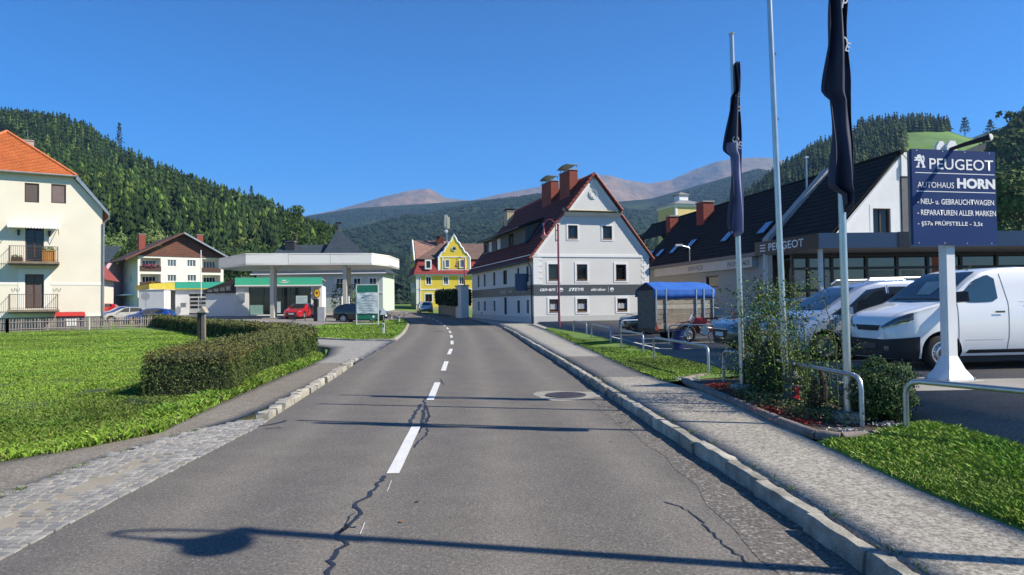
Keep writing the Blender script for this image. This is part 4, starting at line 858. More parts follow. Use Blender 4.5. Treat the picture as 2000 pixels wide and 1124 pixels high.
for yy, a, bb, w_ in ((6.0, -2.68, -2.08, .75), (9.6, -2.73, -2.15, .75), (14.0, -2.72, -2.2, .75), (16.1, -2.88, -2.4, .7), (18.2, -2.94, -2.45, .7), (20.0, -2.9, -2.4, .6), (4.3 - 1.8, -2.9, -2.0, .8)):
    n = Vector((-ke, 0, 1)).normalized(); P = [Vector((x, y_, rz_ + ke * x)) + n * .09 for x, y_ in ((a, yy - w_ / 2), (a, yy + w_ / 2), (bb, yy + w_ / 2), (bb, yy - w_ / 2))]
    if yy < 3: continue
    b = MB(); b.prism(P, n * .06); s_ = b.build('skylight', M_dark, DH)
    b = MB(); u_ = (P[3] - P[0]).normalized() * .06; v2 = (P[1] - P[0]).normalized() * .06
    b.prism([P[0] + n * .062 + u_ + v2, P[1] + n * .062 + u_ - v2, P[2] + n * .062 - u_ - v2, P[3] + n * .062 - u_ + v2], n * .01); b.build('pane', mat('skylight_glass', (.25, .33, .45), .08, spec=1, metal=.6), s_)
chimney(DH, -1.15, -.55, 20.3, 21.0, 5.6, 7.25, M_brick, 'plate'); chimney(DH, -1.2, -.5, 15.1, 16.1, 5.6, 7.5, M_brick, 'plate')
b = MB(); b.tube([(-.66, 5.3, 6.5), (-.66, 5.3, 8.3)], [.05, .03], 6); a_ = b.build('aerial', M_steel, DH); MB().box(-.74, -.58, 5.22, 5.38, 8.18, 8.26).build('aerial_head', M_steel, a_)
FL = E('flat_roof_lamp', 'small grey lamp bracket on the edge of the hall roof', 'lamp', (0, 0, 0)); p = DH.matrix_basis
# showroom
SR = E('showroom', 'dark glass showroom under a flat black and blue fascia with white lettering', 'building', (14.94, 33.6, -.31), 0, sc_=1.4)
z0, z1 = 3.17, 3.70
aw = math.radians(103); dvx, dvy = math.cos(aw) * 3.9, math.sin(aw) * 3.9
Fs = Fac((dvx, dvy, 0), aw - math.pi)
b = MB(); Fs.box(b, 0, 3.9, z0, z1, -.12, 0); b.build('fascia_side', M_fblack, SR)
b = MB(); b.box(0.02, 2.78, 0, .12, z0, z1); b.build('fascia_front', M_fblue, SR)
b = MB(); b.box(2.782, 3.2, -.02, .12, z0, z1 + .01); b.build('fascia_corner', M_fblack, SR)
b = MB(); b.box(3.202, 22, 0, .12, z0, z1); b.build('fascia_front', M_fblue, SR)
M_soff = mat('soffit_grey', (.34, .345, .35), .6, n1=.05)
b = MB(); b.prism([(.1, .12, z0 + .02), (22, .12, z0 + .02), (22, 8, z0 + .02), (1.9, 8, z0 + .02), (1.8, 3.9, z0 + .02), (dvx, dvy, z0 + .02)], (0, 0, .06)); b.build('soffit', M_soff, SR)
b = MB(); b.prism([(.1, .12, z1 - .08), (22, .12, z1 - .08), (22, 8, z1 - .08), (1.9, 8, z1 - .08), (1.8, 3.9, z1 - .08), (dvx, dvy, z1 - .08)], (0, 0, .05)); b.build('roof', M_conc, SR)
T_ = Fs.M(.004); text('PEUGEOT', .95, 3.1, z0 + .13, z0 + .42, M_text, SR, T_, .01)
for k in range(3):
    b = MB(); Fs.box(b, .38, .74, z0 + .14 + k * .11, z0 + .18 + k * .11, .002, .008); b.build('logo_bar', M_text, SR)
# glazed walls
M_showg = mat('showroom_glass', (.010, .012, .014), .03, spec=1.0, n1=0)
M_mull = mat('mullion_black', (.02, .02, .022), .4)
def glazing(fc, L_, zb, zt, xs, hs):
    b = MB(); fc.box(b, 0, L_, zb, zt, -.10, -.06); b.build('glazing', M_showg, SR)
    for x in xs: b = MB(); fc.box(b, x - .05, x + .05, zb, zt, -.06, .02); b.build('mullion', M_mull, SR)
    for h in hs: b = MB(); fc.box(b, 0, L_, h - .05, h + .05, -.055, .012); b.build('transom', M_mull, SR)
Fg = Fac((.3, 3.0, 0), 0); glazing(Fg, 20, 0, z0, [0, .62, 1.2, 1.55, 2.9, 4.1, 5.3, 6.6, 8.0, 9.5, 11, 12.6], [.05, 1.75, 2.6, 3.1])
M_post = mat('poster_paper', (.42, .41, .38), .6, n1=.15, s1=5)
for x0, x1, za, zb in ((.08, .52, 1.85, 2.55), (.66, 1.1, .4, 1.6), (1.25, 1.5, 1.9, 2.5)):
    b = MB(); Fg.box(b, x0, x1, za, zb, -.058, -.05); b.build('poster', M_post, SR)
b = MB(); Fg.box(b, 5.5, 6.4, 1.85, 3.0, -.058, -.05); b.build('orange_panel', mat('orange_panel', (.28, .06, .02), .5, n1=.3, s1=6), SR)
for x0, x1, za, zb, c in ((3.0, 4.0, 2.2, 2.5, (.16, .15, .13)), (3.2, 3.9, 1.85, 2.1, (.03, .14, .10)), (4.3, 5.1, 2.25, 2.5, (.17, .15, .12)), (4.5, 5.2, 1.82, 2.0, (.03, .13, .10)), (9.6, 10.8, 2.65, 3.0, (.06, .06, .05))):
    b = MB(); Fg.box(b, x0, x1, za, zb, -.058, -.052); b.build('display_board', mat('board_%d' % int(x0 * 10), c, .2, n1=.3, s1=3), SR)
for i, (x, y_) in enumerate(((.18, .35), (-.75, 3.1))):
    b = MB(); b.box(x, x + .13, y_, y_ + .13, 0, z0 + .02); b.box(x - .04, x + .17, y_ - .04, y_ + .17, 0, .03); b.build('column', mat('column_pale', (.42, .47, .50), .4, n1=.05), SR)
# lamp bracket on hall roof edge
FL.scale = (1.4,) * 3; FL.location = (13.2, 51.2, 4.75); b = MB(); b.tube([(0, 0, -.1), (0, 0, .55), (-.05, 0, .62), (-.55, -.1, .72)], .03, 6); b.build('bracket', M_steel, FL); b = MB(); b.box(-.75, -.4, -.18, .02, .68, .78); b.build('lamp_head', M_white, FL)
# yellow turret behind
TU = E('turret', 'pale yellow turret with grey pyramid roof and small white lantern behind the black hall roof', 'tower', (24.2, 98, -.31), R(18)); TU.scale = (1.4,) * 3
b = MB(); b.box(-1.7, 1.7, -1.7, 1.7, 0, 10.7); b.build('wall', mat('turret_yellow', (.62, .50, .22), .9, n1=.05), TU)
b = MB(); b.box(-1.8, 1.8, -1.8, 1.8, 10.7, 10.95); b.build('cornice', M_trim, TU)
for x in (-1.72, 1.50): b = MB(); b.box(x, x + .22, -1.73, -1.5, 0, 10.7); b.build('corner_strip', M_trim, TU)
b = MB(); b.add([(-2, -2, 10.95), (2, -2, 10.95), (2, 2, 10.95), (-2, 2, 10.95), (0, 0, 11.75)], [(0, 1, 4), (1, 2, 4), (2, 3, 4), (3, 0, 4), (0, 3, 2, 1)]); b.build('roof', mat('turret_roof', (.20, .21, .22), .6, n1=.2), TU)
b = MB(); b.box(-.5, .5, -.5, .5, 11.3, 12.05); l_ = b.build('lantern', M_trim, TU); b = MB(); b.box(-.62, .62, -.62, .62, 12.05, 12.15); b.add([(-.6, -.6, 12.15), (.6, -.6, 12.15), (.6, .6, 12.15), (-.6, .6, 12.15), (0, 0, 12.45)], [(0, 1, 4), (1, 2, 4), (2, 3, 4), (3, 0, 4)]); b.build('lantern_roof', M_hallp, l_)
# ---- yellow house down the road
YH = E('yellow_house', 'bright yellow house with curved white-edged gable and red mansard roof at the bend', 'house', (-14.68, 106, .8), R(12))
M_yel = mat('yellow_render', (.70, .52, .055), .9, n1=.05, s1=.5); M_yelp = mat('yellow_dull', (.50, .42, .08), .9, n1=.05)
yf = Fac((0, 0, 0), 0); yl = Fac((0, 13, 0), -math.pi / 2); YW = 14
yo = [(1.5, 2.25, 3.85, 5.0), (4.2, 4.9, 3.85, 5.0), (6.65, 7.35, 3.85, 5.0), (9.6, 10.3, 3.85, 5.0), (1.35, 2.4, 1.2, 2.35), (11.5, 12.2, 3.85, 5.0)]
ylo = [(13 - y1, 13 - y0, z0_, z1_) for z0_, z1_ in ((3.85, 5.0), (1.0, 2.4)) for y0, y1 in ((2, 2.9), (4.6, 5.5), (7.5, 8.4), (10.3, 11.2))]
b = MB(); wall(b, yf, [(0, -.6), (YW, -.6), (YW, 5.3), (0, 5.3)], yo); wall(b, yl, [(0, -.6), (13, -.6), (13, 5.3), (0, 5.3)], ylo); b.build('wall', M_yel, YH)
for o in yo: window(YH, yf, o, M_white if o[2] > 3 else M_brown, M_glassb if o[0] in (4.2,) else M_glass, M_trim, .14, sash=2, fw=.06)
b = MB()
for k in range(9): a = math.pi * k / 9; b.hexa([(1.87 + q * math.cos(t), yy, 2.35 + q * .38 * math.sin(t)) for q, t, yy in ((.66, a, -.04), (.66, a + math.pi / 9, -.04), (.66, a + math.pi / 9, .0), (.66, a, .0), (.5, a, -.04), (.5, a + math.pi / 9, -.04), (.5, a + math.pi / 9, 0), (.5, a, 0))])
b.build('window_arch', M_trim, YH)
for o in ylo: window(YH, yl, o, M_white, M_glass, M_trim, .14, sash=1, fw=.06)
b = MB(); yf.box(b, 0, YW, 2.95, 3.15, 0, .06); yl.box(b, 0, 13, 2.95, 3.15, 0, .06); b.build('string_course', M_trim, YH)
b = MB(); yf.box(b, -.15, YW, 5.22, 5.4, 0, .35); yl.box(b, 0, 13.15, 5.22, 5.4, 0, .35); b.build('eaves_cornice', M_trim, YH)
b = MB(); yf.box(b, -.02, .45, -.4, 5.2, 0, .06); b.build('corner_strip', M_trim, YH)
b = MB(); yf.box(b, 0, YW, -.6, .35, 0, .05); yl.box(b, 0, 13, -.6, .35, 0, .05); b.build('plinth', mat('yellow_plinth', (.40, .36, .22), .9), YH)
slope('mansard', (-.4, -.4, 5.4), (YW, -.4, 5.4), (.2, .45, 7.7), (YW, .45, 7.7), M_redsh, YH, row=.25, step=.02, th=.04)
slope('mansard', (-.4, 13.4, 5.4), (-.4, -.4, 5.4), (.45, 12.6, 7.7), (.45, .2, 7.7), M_redsh, YH, row=.25, step=.02, th=.04)
slope('roof', (-.05, .1, 7.7), (YW, .1, 7.7), (4.5, 6.5, 10.7), (YW, 6.5, 10.7), M_browntile, YH, row=.4, step=.02, th=.05)
slope('roof', (.0, 13.0, 7.7), (.0, .1, 7.7), (4.5, 6.51, 10.7), (4.5, 6.5, 10.7), M_browntile, YH, row=.4, step=.02, th=.05)
slope('side_roof', (.3, 4.0, 7.6), (5.8, 4.0, 7.6), (.3, 8.5, 11.3), (6.5, 8.5, 11.3), M_pinktile, YH, row=.4, step=.02, th=.05)
slope('side_roof', (6.0, 10, 9.2), (14, 10, 9.2), (6.0, 13, 11.0), (14, 13, 11.0), M_pinktile, YH, row=.4, step=.02, th=.05)
b = MB(); b.add([(.1, 4.0, 5.3), (.1, 13, 5.3), (.1, 13, 7.5), (.1, 8.5, 11.3), (.1, 4.0, 7.4)], [(0, 1, 2, 3, 4)]); b.build('side_gable', M_yel, YH)
b = MB(); b.tube([(.05, 3.8, 7.3), (.05, 8.5, 11.4), (.05, 13.2, 7.3)], .13, 6); b.build('gable_edge', M_trim, YH)
b = MB(); b.box(3.9, 5.1, 7.3, 8.0, 9.6, 12.0); b.build('chimney', M_brick, YH)
# curved gable with white rim
gp_ = [(4.45, 6.3), (4.45, 8.35), (4.75, 8.75), (4.95, 9.05), (5.3, 9.2), (5.5, 9.75), (5.85, 10.1), (6.05, 10.6), (6.4, 10.85), (6.6, 11.35), (6.9, 11.9)]
gp_ = gp_ + [(13.8 - x, z) for x, z in gp_[::-1][1:]]; gp_ = [(x - 1.05, z - .35) for x, z in gp_]
gx = 5.85
b = MB(); n_ = len(gp_)
for i in range(n_ // 2):
    p, q = gp_[i], gp_[i + 1]; p2, q2 = gp_[n_ - 1 - i], gp_[n_ - 2 - i]
    if abs(p[1] - q[1]) < 1e-6: continue
    b.hexa([(p[0], -.15, p[1]), (p2[0], -.15, p2[1]), (p2[0], .25, p2[1]), (p[0], .25, p[1]), (q[0], -.15, q[1]), (q2[0], -.15, q2[1]), (q2[0], .25, q2[1]), (q[0], .25, q[1])])
b.build('curved_gable', M_yel, YH)
b = MB(); b.tube([(x, -.12, z) for x, z in gp_], .16, 6); b.build('gable_rim', M_trim, YH)
b = MB()
for z in (6.0, 8.0): b.box(3.45, 8.3, -.22, -.14, z, z + .14)
for x in (3.5, 4.0, 7.55, 8.1): b.box(x, x + .13, -.215, -.14, 6.14, 8.0)
b.build('gable_trim', M_trim, YH)['kind'] = 'stuff'
for x in (4.45, 6.75):
    fq = Fac((0, -.27, 0), 0); window(YH, fq, (x, x + .6, 6.45, 7.6), M_white, M_glassb, M_trim, .1, sash=1, fw=.05, depth=.05)
window(YH, Fac((0, -.42, 0), 0), (1.45, 2.2, 6.3, 7.5), M_white, M_glass, M_trim, .14, sash=1, depth=.02)
b = MB(); b.lathe([(.38, 0), (.38, .08), (.25, .08), (.25, 0)], 20, (gx, -.25, 9.35), 'y', cap=False); v_ = b.build('oval_window', M_trim, YH); b = MB(); b.lathe([(.25, .03), (0, .03)], 20, (gx, -.22, 9.35), 'y', cap=False); b.build('pane', M_glass, v_); v_.scale = (1, 1, 1)
b = MB(); slope('gable_roof', (3.6, .2, 8.1), (3.6, 6.2, 8.1), (gx, .2, 11.2), (gx, 6.2, 11.2), M_browntile, YH, row=.4, step=.02, th=.05); slope('gable_roof', (8.1, .2, 8.1), (8.1, 6.2, 8.1), (gx, .2, 11.2), (gx, 6.2, 11.2), M_browntile, YH, row=.4, step=.02, th=.05)
b = MB(); b.tube([(.62, -.3, 5.3), (.62, -.12, 5.0), (.62, -.12, 0)], .05, 6); b.build('downpipe', M_white, YH)
for i, (y_, z) in enumerate(((2.4, 3.4), (1.2, 2.6))): b = MB(); b.box(-.75, -.05, y_, y_ + .12, z, z + .75); b.build('wall_sign', M_white, YH)
AN = E('antenna_mast', 'mobile phone mast with white panel antennas on the yellow house roof', 'antenna', (-10.6, 113.5, 10.9))
b = MB(); b.tube([(0, 0, -1), (0, 0, 5.5)], .06, 6); b.tube([(0, 0, 1.2), (.5, 0, -.6)], .03, 5); b.tube([(0, 0, 1.2), (-.5, 0, -.6)], .03, 5); b.build('pole', M_steel, AN)
for k in range(5): a = k * 1.25 + .3; b = MB(); x, y_ = math.cos(a) * .36, math.sin(a) * .36; b.box(x - .12, x + .12, y_ - .07, y_ + .07, 3.1 + .3 * (k % 2), 5.0 + .3 * (k % 2)); b.build('panel_antenna', mat('antenna_cream', (.6, .58, .42), .5), AN)
b = MB(); b.lathe([(0, -.1), (.28, -.06), (.3, .02), (0, .05)], 12, (-.1, -.25, 2.6), 'y'); b.build('dish', M_white, AN)
# white side building behind the grey house, wall, hedge and entrance of the lane
LB = E('low_garden_wall', 'low shaded garden wall under the dark clipped hedge beside the grey house', 'wall', (-4.9, 70, .0))
b = MB(); b.prism([(0, 0, 0), (-4.6, 19, .3), (-4.3, 19.2, .3), (.25, .1, 0)], (0, 0, 1.45)); b.build('wall', mat('old_wall', (.30, .26, .20), .95, n1=.2, s1=1.5), LB)
SB = E('side_annex', 'narrow grey annex at the far end of the grey house', 'building', (-4.2, 69.2, .2), R(15.7))
b = MB(); b.box(-.9, -.15, 0, 3, 0, 3.2); b.build('wall', M_gwall, SB); b = MB(); b.box(-1.0, -.1, -.1, 3.1, 3.2, 3.3); b.build('roof', M_conc, SB)
# ---- the cream house on the left
CH = E('cream_house', 'tall cream rendered house with orange tiled roof and two iron balconies behind the picket fence', 'house', (-32.01, 54, .3), R(32))
M_cream = mat('cream_render', (.70, .65, .54), .9, n1=.06, s1=.5, n2=.04, s2=20, bump=.1, bs=50)
M_creaml = mat('cream_trim', (.74, .72, .66), .9, n1=.03)
cf = Fac((0, 0, 0), 0)
Z = lambda z: z - .3
co = [(-5.0, -4.1, Z(9.6), Z(11.05)), (-3.35, -2.4, Z(9.65), Z(11.1)), (-4.95, -3.8, Z(5.18), Z(7.75)), (-4.95, -3.8, Z(1.66), Z(4.22)), (-10.0, -9.1, Z(9.6), Z(11.05)), (-10.2, -9.1, Z(5.18), Z(7.75))]
b = MB(); wall(b, cf, [(-12.6, Z(1.0)), (0, Z(1.0)), (0, Z(9.35)), (-2.0, Z(11.72)), (-10.6, Z(11.72)), (-12.6, Z(9.35))], co, .16)
b.add([(0, 0, 0), (0, 16, 0), (0, 16, Z(9.35)), (0, 0, Z(9.35))], [(0, 1, 2, 3)]); b.add([(-12.6, 0, 0), (-12.6, 16, 0), (-12.6, 16, Z(9.35)), (-12.6, 0, Z(9.35))], [(0, 3, 2, 1)]); b.build('wall', M_cream, CH)
b = MB(); cf.box(b, -12.6, 0, -.5, Z(.98), -.3, -.04); b.build('stone_base', mat('rubble_stone', (.26, .25, .22), .95, n1=.5, s1=3.5, n2=.3, s2=18, bump=.8, bs=7, bd=.08), CH)
b = MB(); cf.box(b, -12.6, -5.4, Z(3.42), Z(3.62), 0, .025); cf.box(b, -3.35, -.0, Z(3.42), Z(3.62), 0, .025); cf.box(b, -12.6, 0, Z(1.0), Z(1.25), 0, .02); b.build('string_course', M_creaml, CH)
b = MB()
for q in ((-5.37, -4.97, Z(1.26), Z(4.62)), (-3.78, -3.38, Z(1.26), Z(4.62)), (-4.97, -3.78, Z(4.24), Z(4.62))): cf.box(b, *q, 0, .03)
b.build('door_surround', M_creaml, CH)
M_shut = mat('roller_shutter', (.10, .075, .065), .6, n1=.05)
for i, o in enumerate(co):
    if i in (0, 1, 4):
        w_ = window(CH, cf, o, M_brown, mat('shutter_mauve', (.17, .125, .12), .6) if i else M_shut, None, .10, sash=1, fw=.07, depth=.1)
    else: window(CH, cf, o, M_brown, M_glass if i == 2 else M_shut, None, depth=.14, sash=2, fw=.09, bars=2 if i == 2 else 0, name='balcony_door')
M_rail = mat('rail_iron', (.10, .07, .06), .6, n1=.1)
for nm, zs, lab in (('balcony', Z(5.12), None), ('balcony', Z(1.58), None)):
    B_ = E(nm, None, None); B_.parent = CH; xa, xb, dp = -5.85, -2.9, 1.05
    b = MB(); cf.box(b, xa - .1, xb + .1, zs - .16, zs, 0, dp + .08); cf.box(b, xa - .05, xb + .05, zs - .27, zs - .16, 0, dp - .05); b.build('slab', mat('weathered_slab', (.20, .16, .12), .9, n1=.3, s1=3), B_)
    zt = zs + 1.12; b = MB(); P = lambda x, d, z: cf.P(x, z, d)
    b.tube([P(xa, 0, zt), P(xa, dp, zt), P(xb, dp, zt), P(xb, 0, zt)], .022, 5); b.build('handrail', M_rail, B_)
    b = MB(); b.tube([P(xa, 0, zs + .12), P(xa, dp, zs + .12), P(xb, dp, zs + .12), P(xb, 0, zs + .12)], .015, 4); b.build('bottom_rail', M_rail, B_)
    n = 24
    for i in range(n + 1):
        x = xa + (xb - xa) * i / n; b = MB(); b.tube([P(x, dp, zs), P(x, dp, zt)], .011, 4, cap=False); b.build('baluster', M_rail, B_)
    for x in (xa, xb):
        for k in range(1, 8): b = MB(); b.tube([P(x, dp * k / 8, zs), P(x, dp * k / 8, zt)], .011, 4, cap=False); b.build('baluster', M_rail, B_)
    for x in (xa, xb): b = MB(); b.tube([P(x, dp, zs), P(x, dp, zt + .03)], .028, 5); b.build('post', M_rail, B_)
AW = E('awning', 'white scalloped awning cassette above the upper balcony door', 'awning', CH.matrix_basis @ Vector((0, 0, 0)) if False else (CH.location.x, CH.location.y, .3), R(32))
M_awn = mat('awning_white', (.74, .73, .70), .8, n1=.05)
b = MB(); n = 18
b.add([cf.P(-5.95, Z(8.02), .05), cf.P(-2.78, Z(8.02), .05), cf.P(-2.72, Z(7.88), .75), cf.P(-6.0, Z(7.88), .75)], [(0, 1, 2, 3)])
for i in range(n): x0, x1 = -6.0 + 3.28 * i / n, -6.0 + 3.28 * (i + 1) / n; b.add([cf.P(x0, Z(7.88), .75), cf.P(x1, Z(7.88), .75), cf.P(x1, Z(7.66), .76), cf.P((x0 * .3 + x1 * .7), Z(7.59), .76), cf.P((x0 * .7 + x1 * .3), Z(7.59), .76), cf.P(x0, Z(7.66), .76)], [(0, 1, 2, 3, 4, 5)])
b.build('cloth', M_awn, AW); b = MB(); b.tube([cf.P(-5.95, Z(7.98), .06), cf.P(-2.8, Z(7.98), .06)], .09, 8); b.build('cassette', M_white, AW)
for x in (-5.9, -2.9): b = MB(); b.tube([cf.P(x, Z(7.8), .03), cf.P(x + .05, Z(7.2), .6), cf.P(x, Z(7.86), .74)], .025, 5); b.build('arm', M_steel, AW)
for x in (-5.35, -3.45):
    L_ = E('wall_lantern', 'small wall lantern %s the upper balcony door' % ('left of' if x < -4 else 'right of'), 'lamp', (CH.location.x, CH.location.y, .3), R(32), 'lanterns beside the balcony door')
    b = MB(); cf.box(b, x - .07, x + .07, Z(7.1), Z(7.45), .05, .2); b.build('housing', M_dark, L_); b = MB(); cf.box(b, x - .1, x + .1, Z(7.45), Z(7.5), .0, .24); b.build('cap', M_dark, L_)
PB = E('balcony_crate', 'orange brown slatted plant crate with green plants on the upper balcony', 'planter', (CH.location.x, CH.location.y, .3), R(32))
for k in range(7): b = MB(); cf.box(b, -3.86 + k * .115, -3.86 + k * .115 + .1, Z(5.14), Z(6.0), .74, .78); b.build('slat', mat('orange_wood', (.42, .19, .04), .6, n1=.2), PB)
b = MB(); cf.box(b, -3.85, -3.08, Z(5.13), Z(5.95), .4, .735); b.build('box', M_brown, PB)
def fluff(name, cx, cy, cz, rx, ry, rz2, n, s, tint, par=None, label=None, cat='plant', mt=None, group=None, seed=1, flower=None, z0=None):
    r = np.random.default_rng(seed); d = r.normal(0, 1, (n, 3)); d /= np.linalg.norm(d, axis=1)[:, None]; rad = r.uniform(.55, 1.05, (n, 1)) ** .6
    P = d * rad * (rx, ry, rz2) + (cx, cy, cz); a = r.normal(0, 1, (n, 3)); a /= np.linalg.norm(a, axis=1)[:, None]; b_ = np.cross(a, d) * .8; ss = s * r.uniform(.6, 1.4, (n, 1))
    V = np.stack([P - a * ss, P + b_ * ss * .6, P + a * ss, P - b_ * ss * .6], 1).reshape(-1, 3)
    if z0 is not None: V[:, 2] = np.maximum(V[:, 2], z0)
    F = np.arange(4 * n).reshape(n, 4); c = np.array(tint) * r.uniform(.55, 1.5, (n, 1)) * (1, 1, 1)
    if flower is not None: m = r.random(n) < flower[3]; c[m] = np.array(flower[:3]) * r.uniform(.7, 1.2, (int(m.sum()), 1))
    o = npmesh(name, V, F, mt or M_leaf, parent=par, colr=np.clip(np.repeat(c, 4, 0), 0, 1))
    if label: tag(o, label, cat, group)
    o['kind'] = 'stuff' if not label else 'thing'
    return o
fluff('foliage', -3.5, -.57, Z(6.1), .4, .2, .2, 160, .07, (.09, .17, .04), PB, seed=4)
b = MB(); cf.box(b, -5.75, -5.05, Z(5.14), Z(5.42), .7, .95); BB = tag(b.build('flower_box', M_brown), 'low dark flower box at the left end of the upper balcony', 'planter'); BB.location = CH.location; BB.rotation_euler = (0, 0, R(32)); fluff('foliage', -5.4, -.82, Z(5.5), .35, .12, .1, 120, .06, (.08, .15, .04), BB, seed=7)
# roof
hx = -6.3
slope('hip_roof', (-10.9, -.35, Z(11.72)), (-1.75, -.35, Z(11.72)), (hx, 3.0, Z(15.25)), (hx + .01, 3.0, Z(15.25)), M_orange, CH, row=.24, step=.03, th=.07)
for sgn in (0, 1):
    X_ = (lambda x: x) if sgn == 0 else (lambda x: -12.6 - x)
    slope('roof', (X_(.4), -.3, Z(9.0)), (X_(.4), 16, Z(9.0)), (X_(-1.75), -.3, Z(11.72)), (X_(-1.75), 16, Z(11.72)), M_orange, CH, row=.24, step=.03, th=.07)
    slope('roof', (X_(-1.75), -.3, Z(11.72)), (X_(-1.75), 16, Z(11.72)), (hx, 3.0, Z(15.25)), (hx, 16, Z(15.25)), M_orange, CH, row=.24, step=.03, th=.07)
    b = MB(); p0, p1 = Vector((X_(-1.7), -.38, Z(11.80))), Vector((hx, 3.0, Z(15.4)))
    for k in range(20): a, c_ = p0.lerp(p1, k / 20), p0.lerp(p1, (k + 1.15) / 20); b.tube([a, c_], [.13, .10], 7)
    b.build('hip_tile', M_orange_r, CH)['kind'] = 'stuff'
b = MB(); b.tube([(hx, 3, Z(15.35)), (hx, 16, Z(15.35))], .12, 7); b.build('ridge', M_orange_r, CH)
b = MB(); b.tube([(-10.9, -.42, Z(11.74)), (-1.7, -.42, Z(11.74))], .075, 7); b.build('gutter', M_sheetm, CH)
b = MB(); b.hexa([(.42, -.36, Z(8.85)), (.52, -.36, Z(9.0)), (.52, .1, Z(9.0)), (.42, .1, Z(8.85)), (-1.8, -.36, Z(11.6)), (-1.66, -.36, Z(11.8)), (-1.66, .1, Z(11.8)), (-1.8, .1, Z(11.6))]); b.build('verge_flashing', M_sheetm, CH)
b = MB(); b.tube([(.46, -.3, Z(9.0)), (.40, -.2, Z(8.6)), (.08, -.1, Z(8.3)), (.06, -.1, 0)], .06, 8); b.build('downpipe', M_sheetm, CH)
chimney(CH, -5.6, -4.7, 5.0, 5.7, Z(13.0), Z(15.2), mat('chimney_pale', (.40, .38, .34), .9, n1=.2), 'plate')
b = MB(); b.tube([(-5.1, 5.3, Z(15.2)), (-5.1, 5.3, Z(16.2))], .02, 4); b.build('rod', M_steel, CH)
for xo in (-5.75, -3.2):
    for k in (0, .28): 
        b = MB(); b.tube([cf.P(xo + k, Z(3.15), .03), cf.P(xo + k + .08, Z(2.95), .06), cf.P(xo + k + .18, Z(3.0), .05), cf.P(xo + k + .2, Z(3.2), .03)], .012, 4); b.build('scroll_ornament', M_rail, CH)
# ---- brown gabled apartment house
AH = E('apartment_house', 'cream apartment house with wide brown timber gable, loggias and red chimneys', 'building', (-59.58, 110, .8), R(40))
af = Fac((0, 0, 0), 0); al = Fac((0, 16, 0), -math.pi / 2); Z = lambda z: z - .8
M_apt = mat('apartment_cream', (.74, .70, .62), .9, n1=.03); M_apts = mat('apartment_side', (.55, .55, .52), .9, n1=.08); M_board = mat('gable_boards', (.13, .045, .025), .7, n1=.3, s1=.5, n2=.35, s2=6)
lo = [(.37, 3.36, Z(7.6), Z(9.6)), (.37, 3.36, Z(5.1), Z(7.0)), (9.75, 12.7, Z(7.6), Z(9.7)), (9.75, 12.7, Z(5.1), Z(7.0))]; wo = [(4.35, 5.67, Z(8.3), Z(9.4)), (7.35, 8.69, Z(8.35), Z(9.45)), (4.35, 5.67, Z(5.85), Z(6.92)), (7.4, 8.77, Z(5.9), Z(6.97))]
b = MB(); wall(b, af, [(0, Z(3.2)), (13.2, Z(3.2)), (13.2, Z(9.9)), (0, Z(9.9))], lo + wo, .12)
b.add([(0, 0, 0), (0, 16, 0), (0, 16, Z(9.9)), (0, 0, Z(9.9))], [(0, 1, 2, 3)]); b.add([(13.2, 0, 0), (13.2, 16, 0), (13.2, 16, Z(9.9)), (13.2, 0, Z(9.9))], [(0, 1, 2, 3)]); b.build('wall', M_apt, AH)
b = MB(); af.box(b, .6, 13.2, -1, Z(3.15), -1.2, -.8); b.build('ground_floor', mat('dark_ground_floor', (.05, .05, .05), .9), AH)
for i in range(9):
    z0_, z1_ = Z(9.92) + i * .4, Z(9.92) + (i + 1) * .4 - .03; hw = lambda z: 6.6 * (1 - (z - Z(9.92)) / (Z(13.5) - Z(9.92)))
    b = MB(); h0, h1 = max(.05, hw(z0_)), max(.0, hw(z1_)); b.prism([(6.6 - h0, -.12, z0_), (6.6 + h0, -.12, z0_), (6.6 + h1, -.12, z1_), (6.6 - h1, -.12, z1_)], (0, .1, 0)); b.build('board', M_board, AH)
for sgn in (0, 1):
    X_ = (lambda x: x) if sgn == 0 else (lambda x: 13.2 - x)
    slope('roof', (X_(-2.0), -1.2, Z(9.1)), (X_(-2.0), 16.5, Z(9.1)), (X_(6.6), -1.2, Z(13.75)), (X_(6.6), 16.5, Z(13.75)), M_browntile, AH, row=.4, step=.02, th=.14, under=M_board)
    b = MB(); b.hexa([(X_(-2.0), -1.28, Z(9.02)), (X_(-2.0), -1.2, Z(9.02)), (X_(-2.0), -1.2, Z(9.3)), (X_(-2.0), -1.28, Z(9.3)), (X_(6.6), -1.28, Z(13.68)), (X_(6.6), -1.2, Z(13.68)), (X_(6.6), -1.2, Z(13.95)), (X_(6.6), -1.28, Z(13.95))]); b.build('barge_board', M_sheetm if sgn else M_board, AH)
for x, y_ in ((1.6, 7.0), (9.8, 3.2)): chimney(AH, x, x + 1.0, y_, y_ + .9, Z(10.5), Z(14.0), M_brick, 'plate')
for o in wo: window(AH, af, o, M_white, M_glassb, M_white, .08, sash=3, fw=.08)
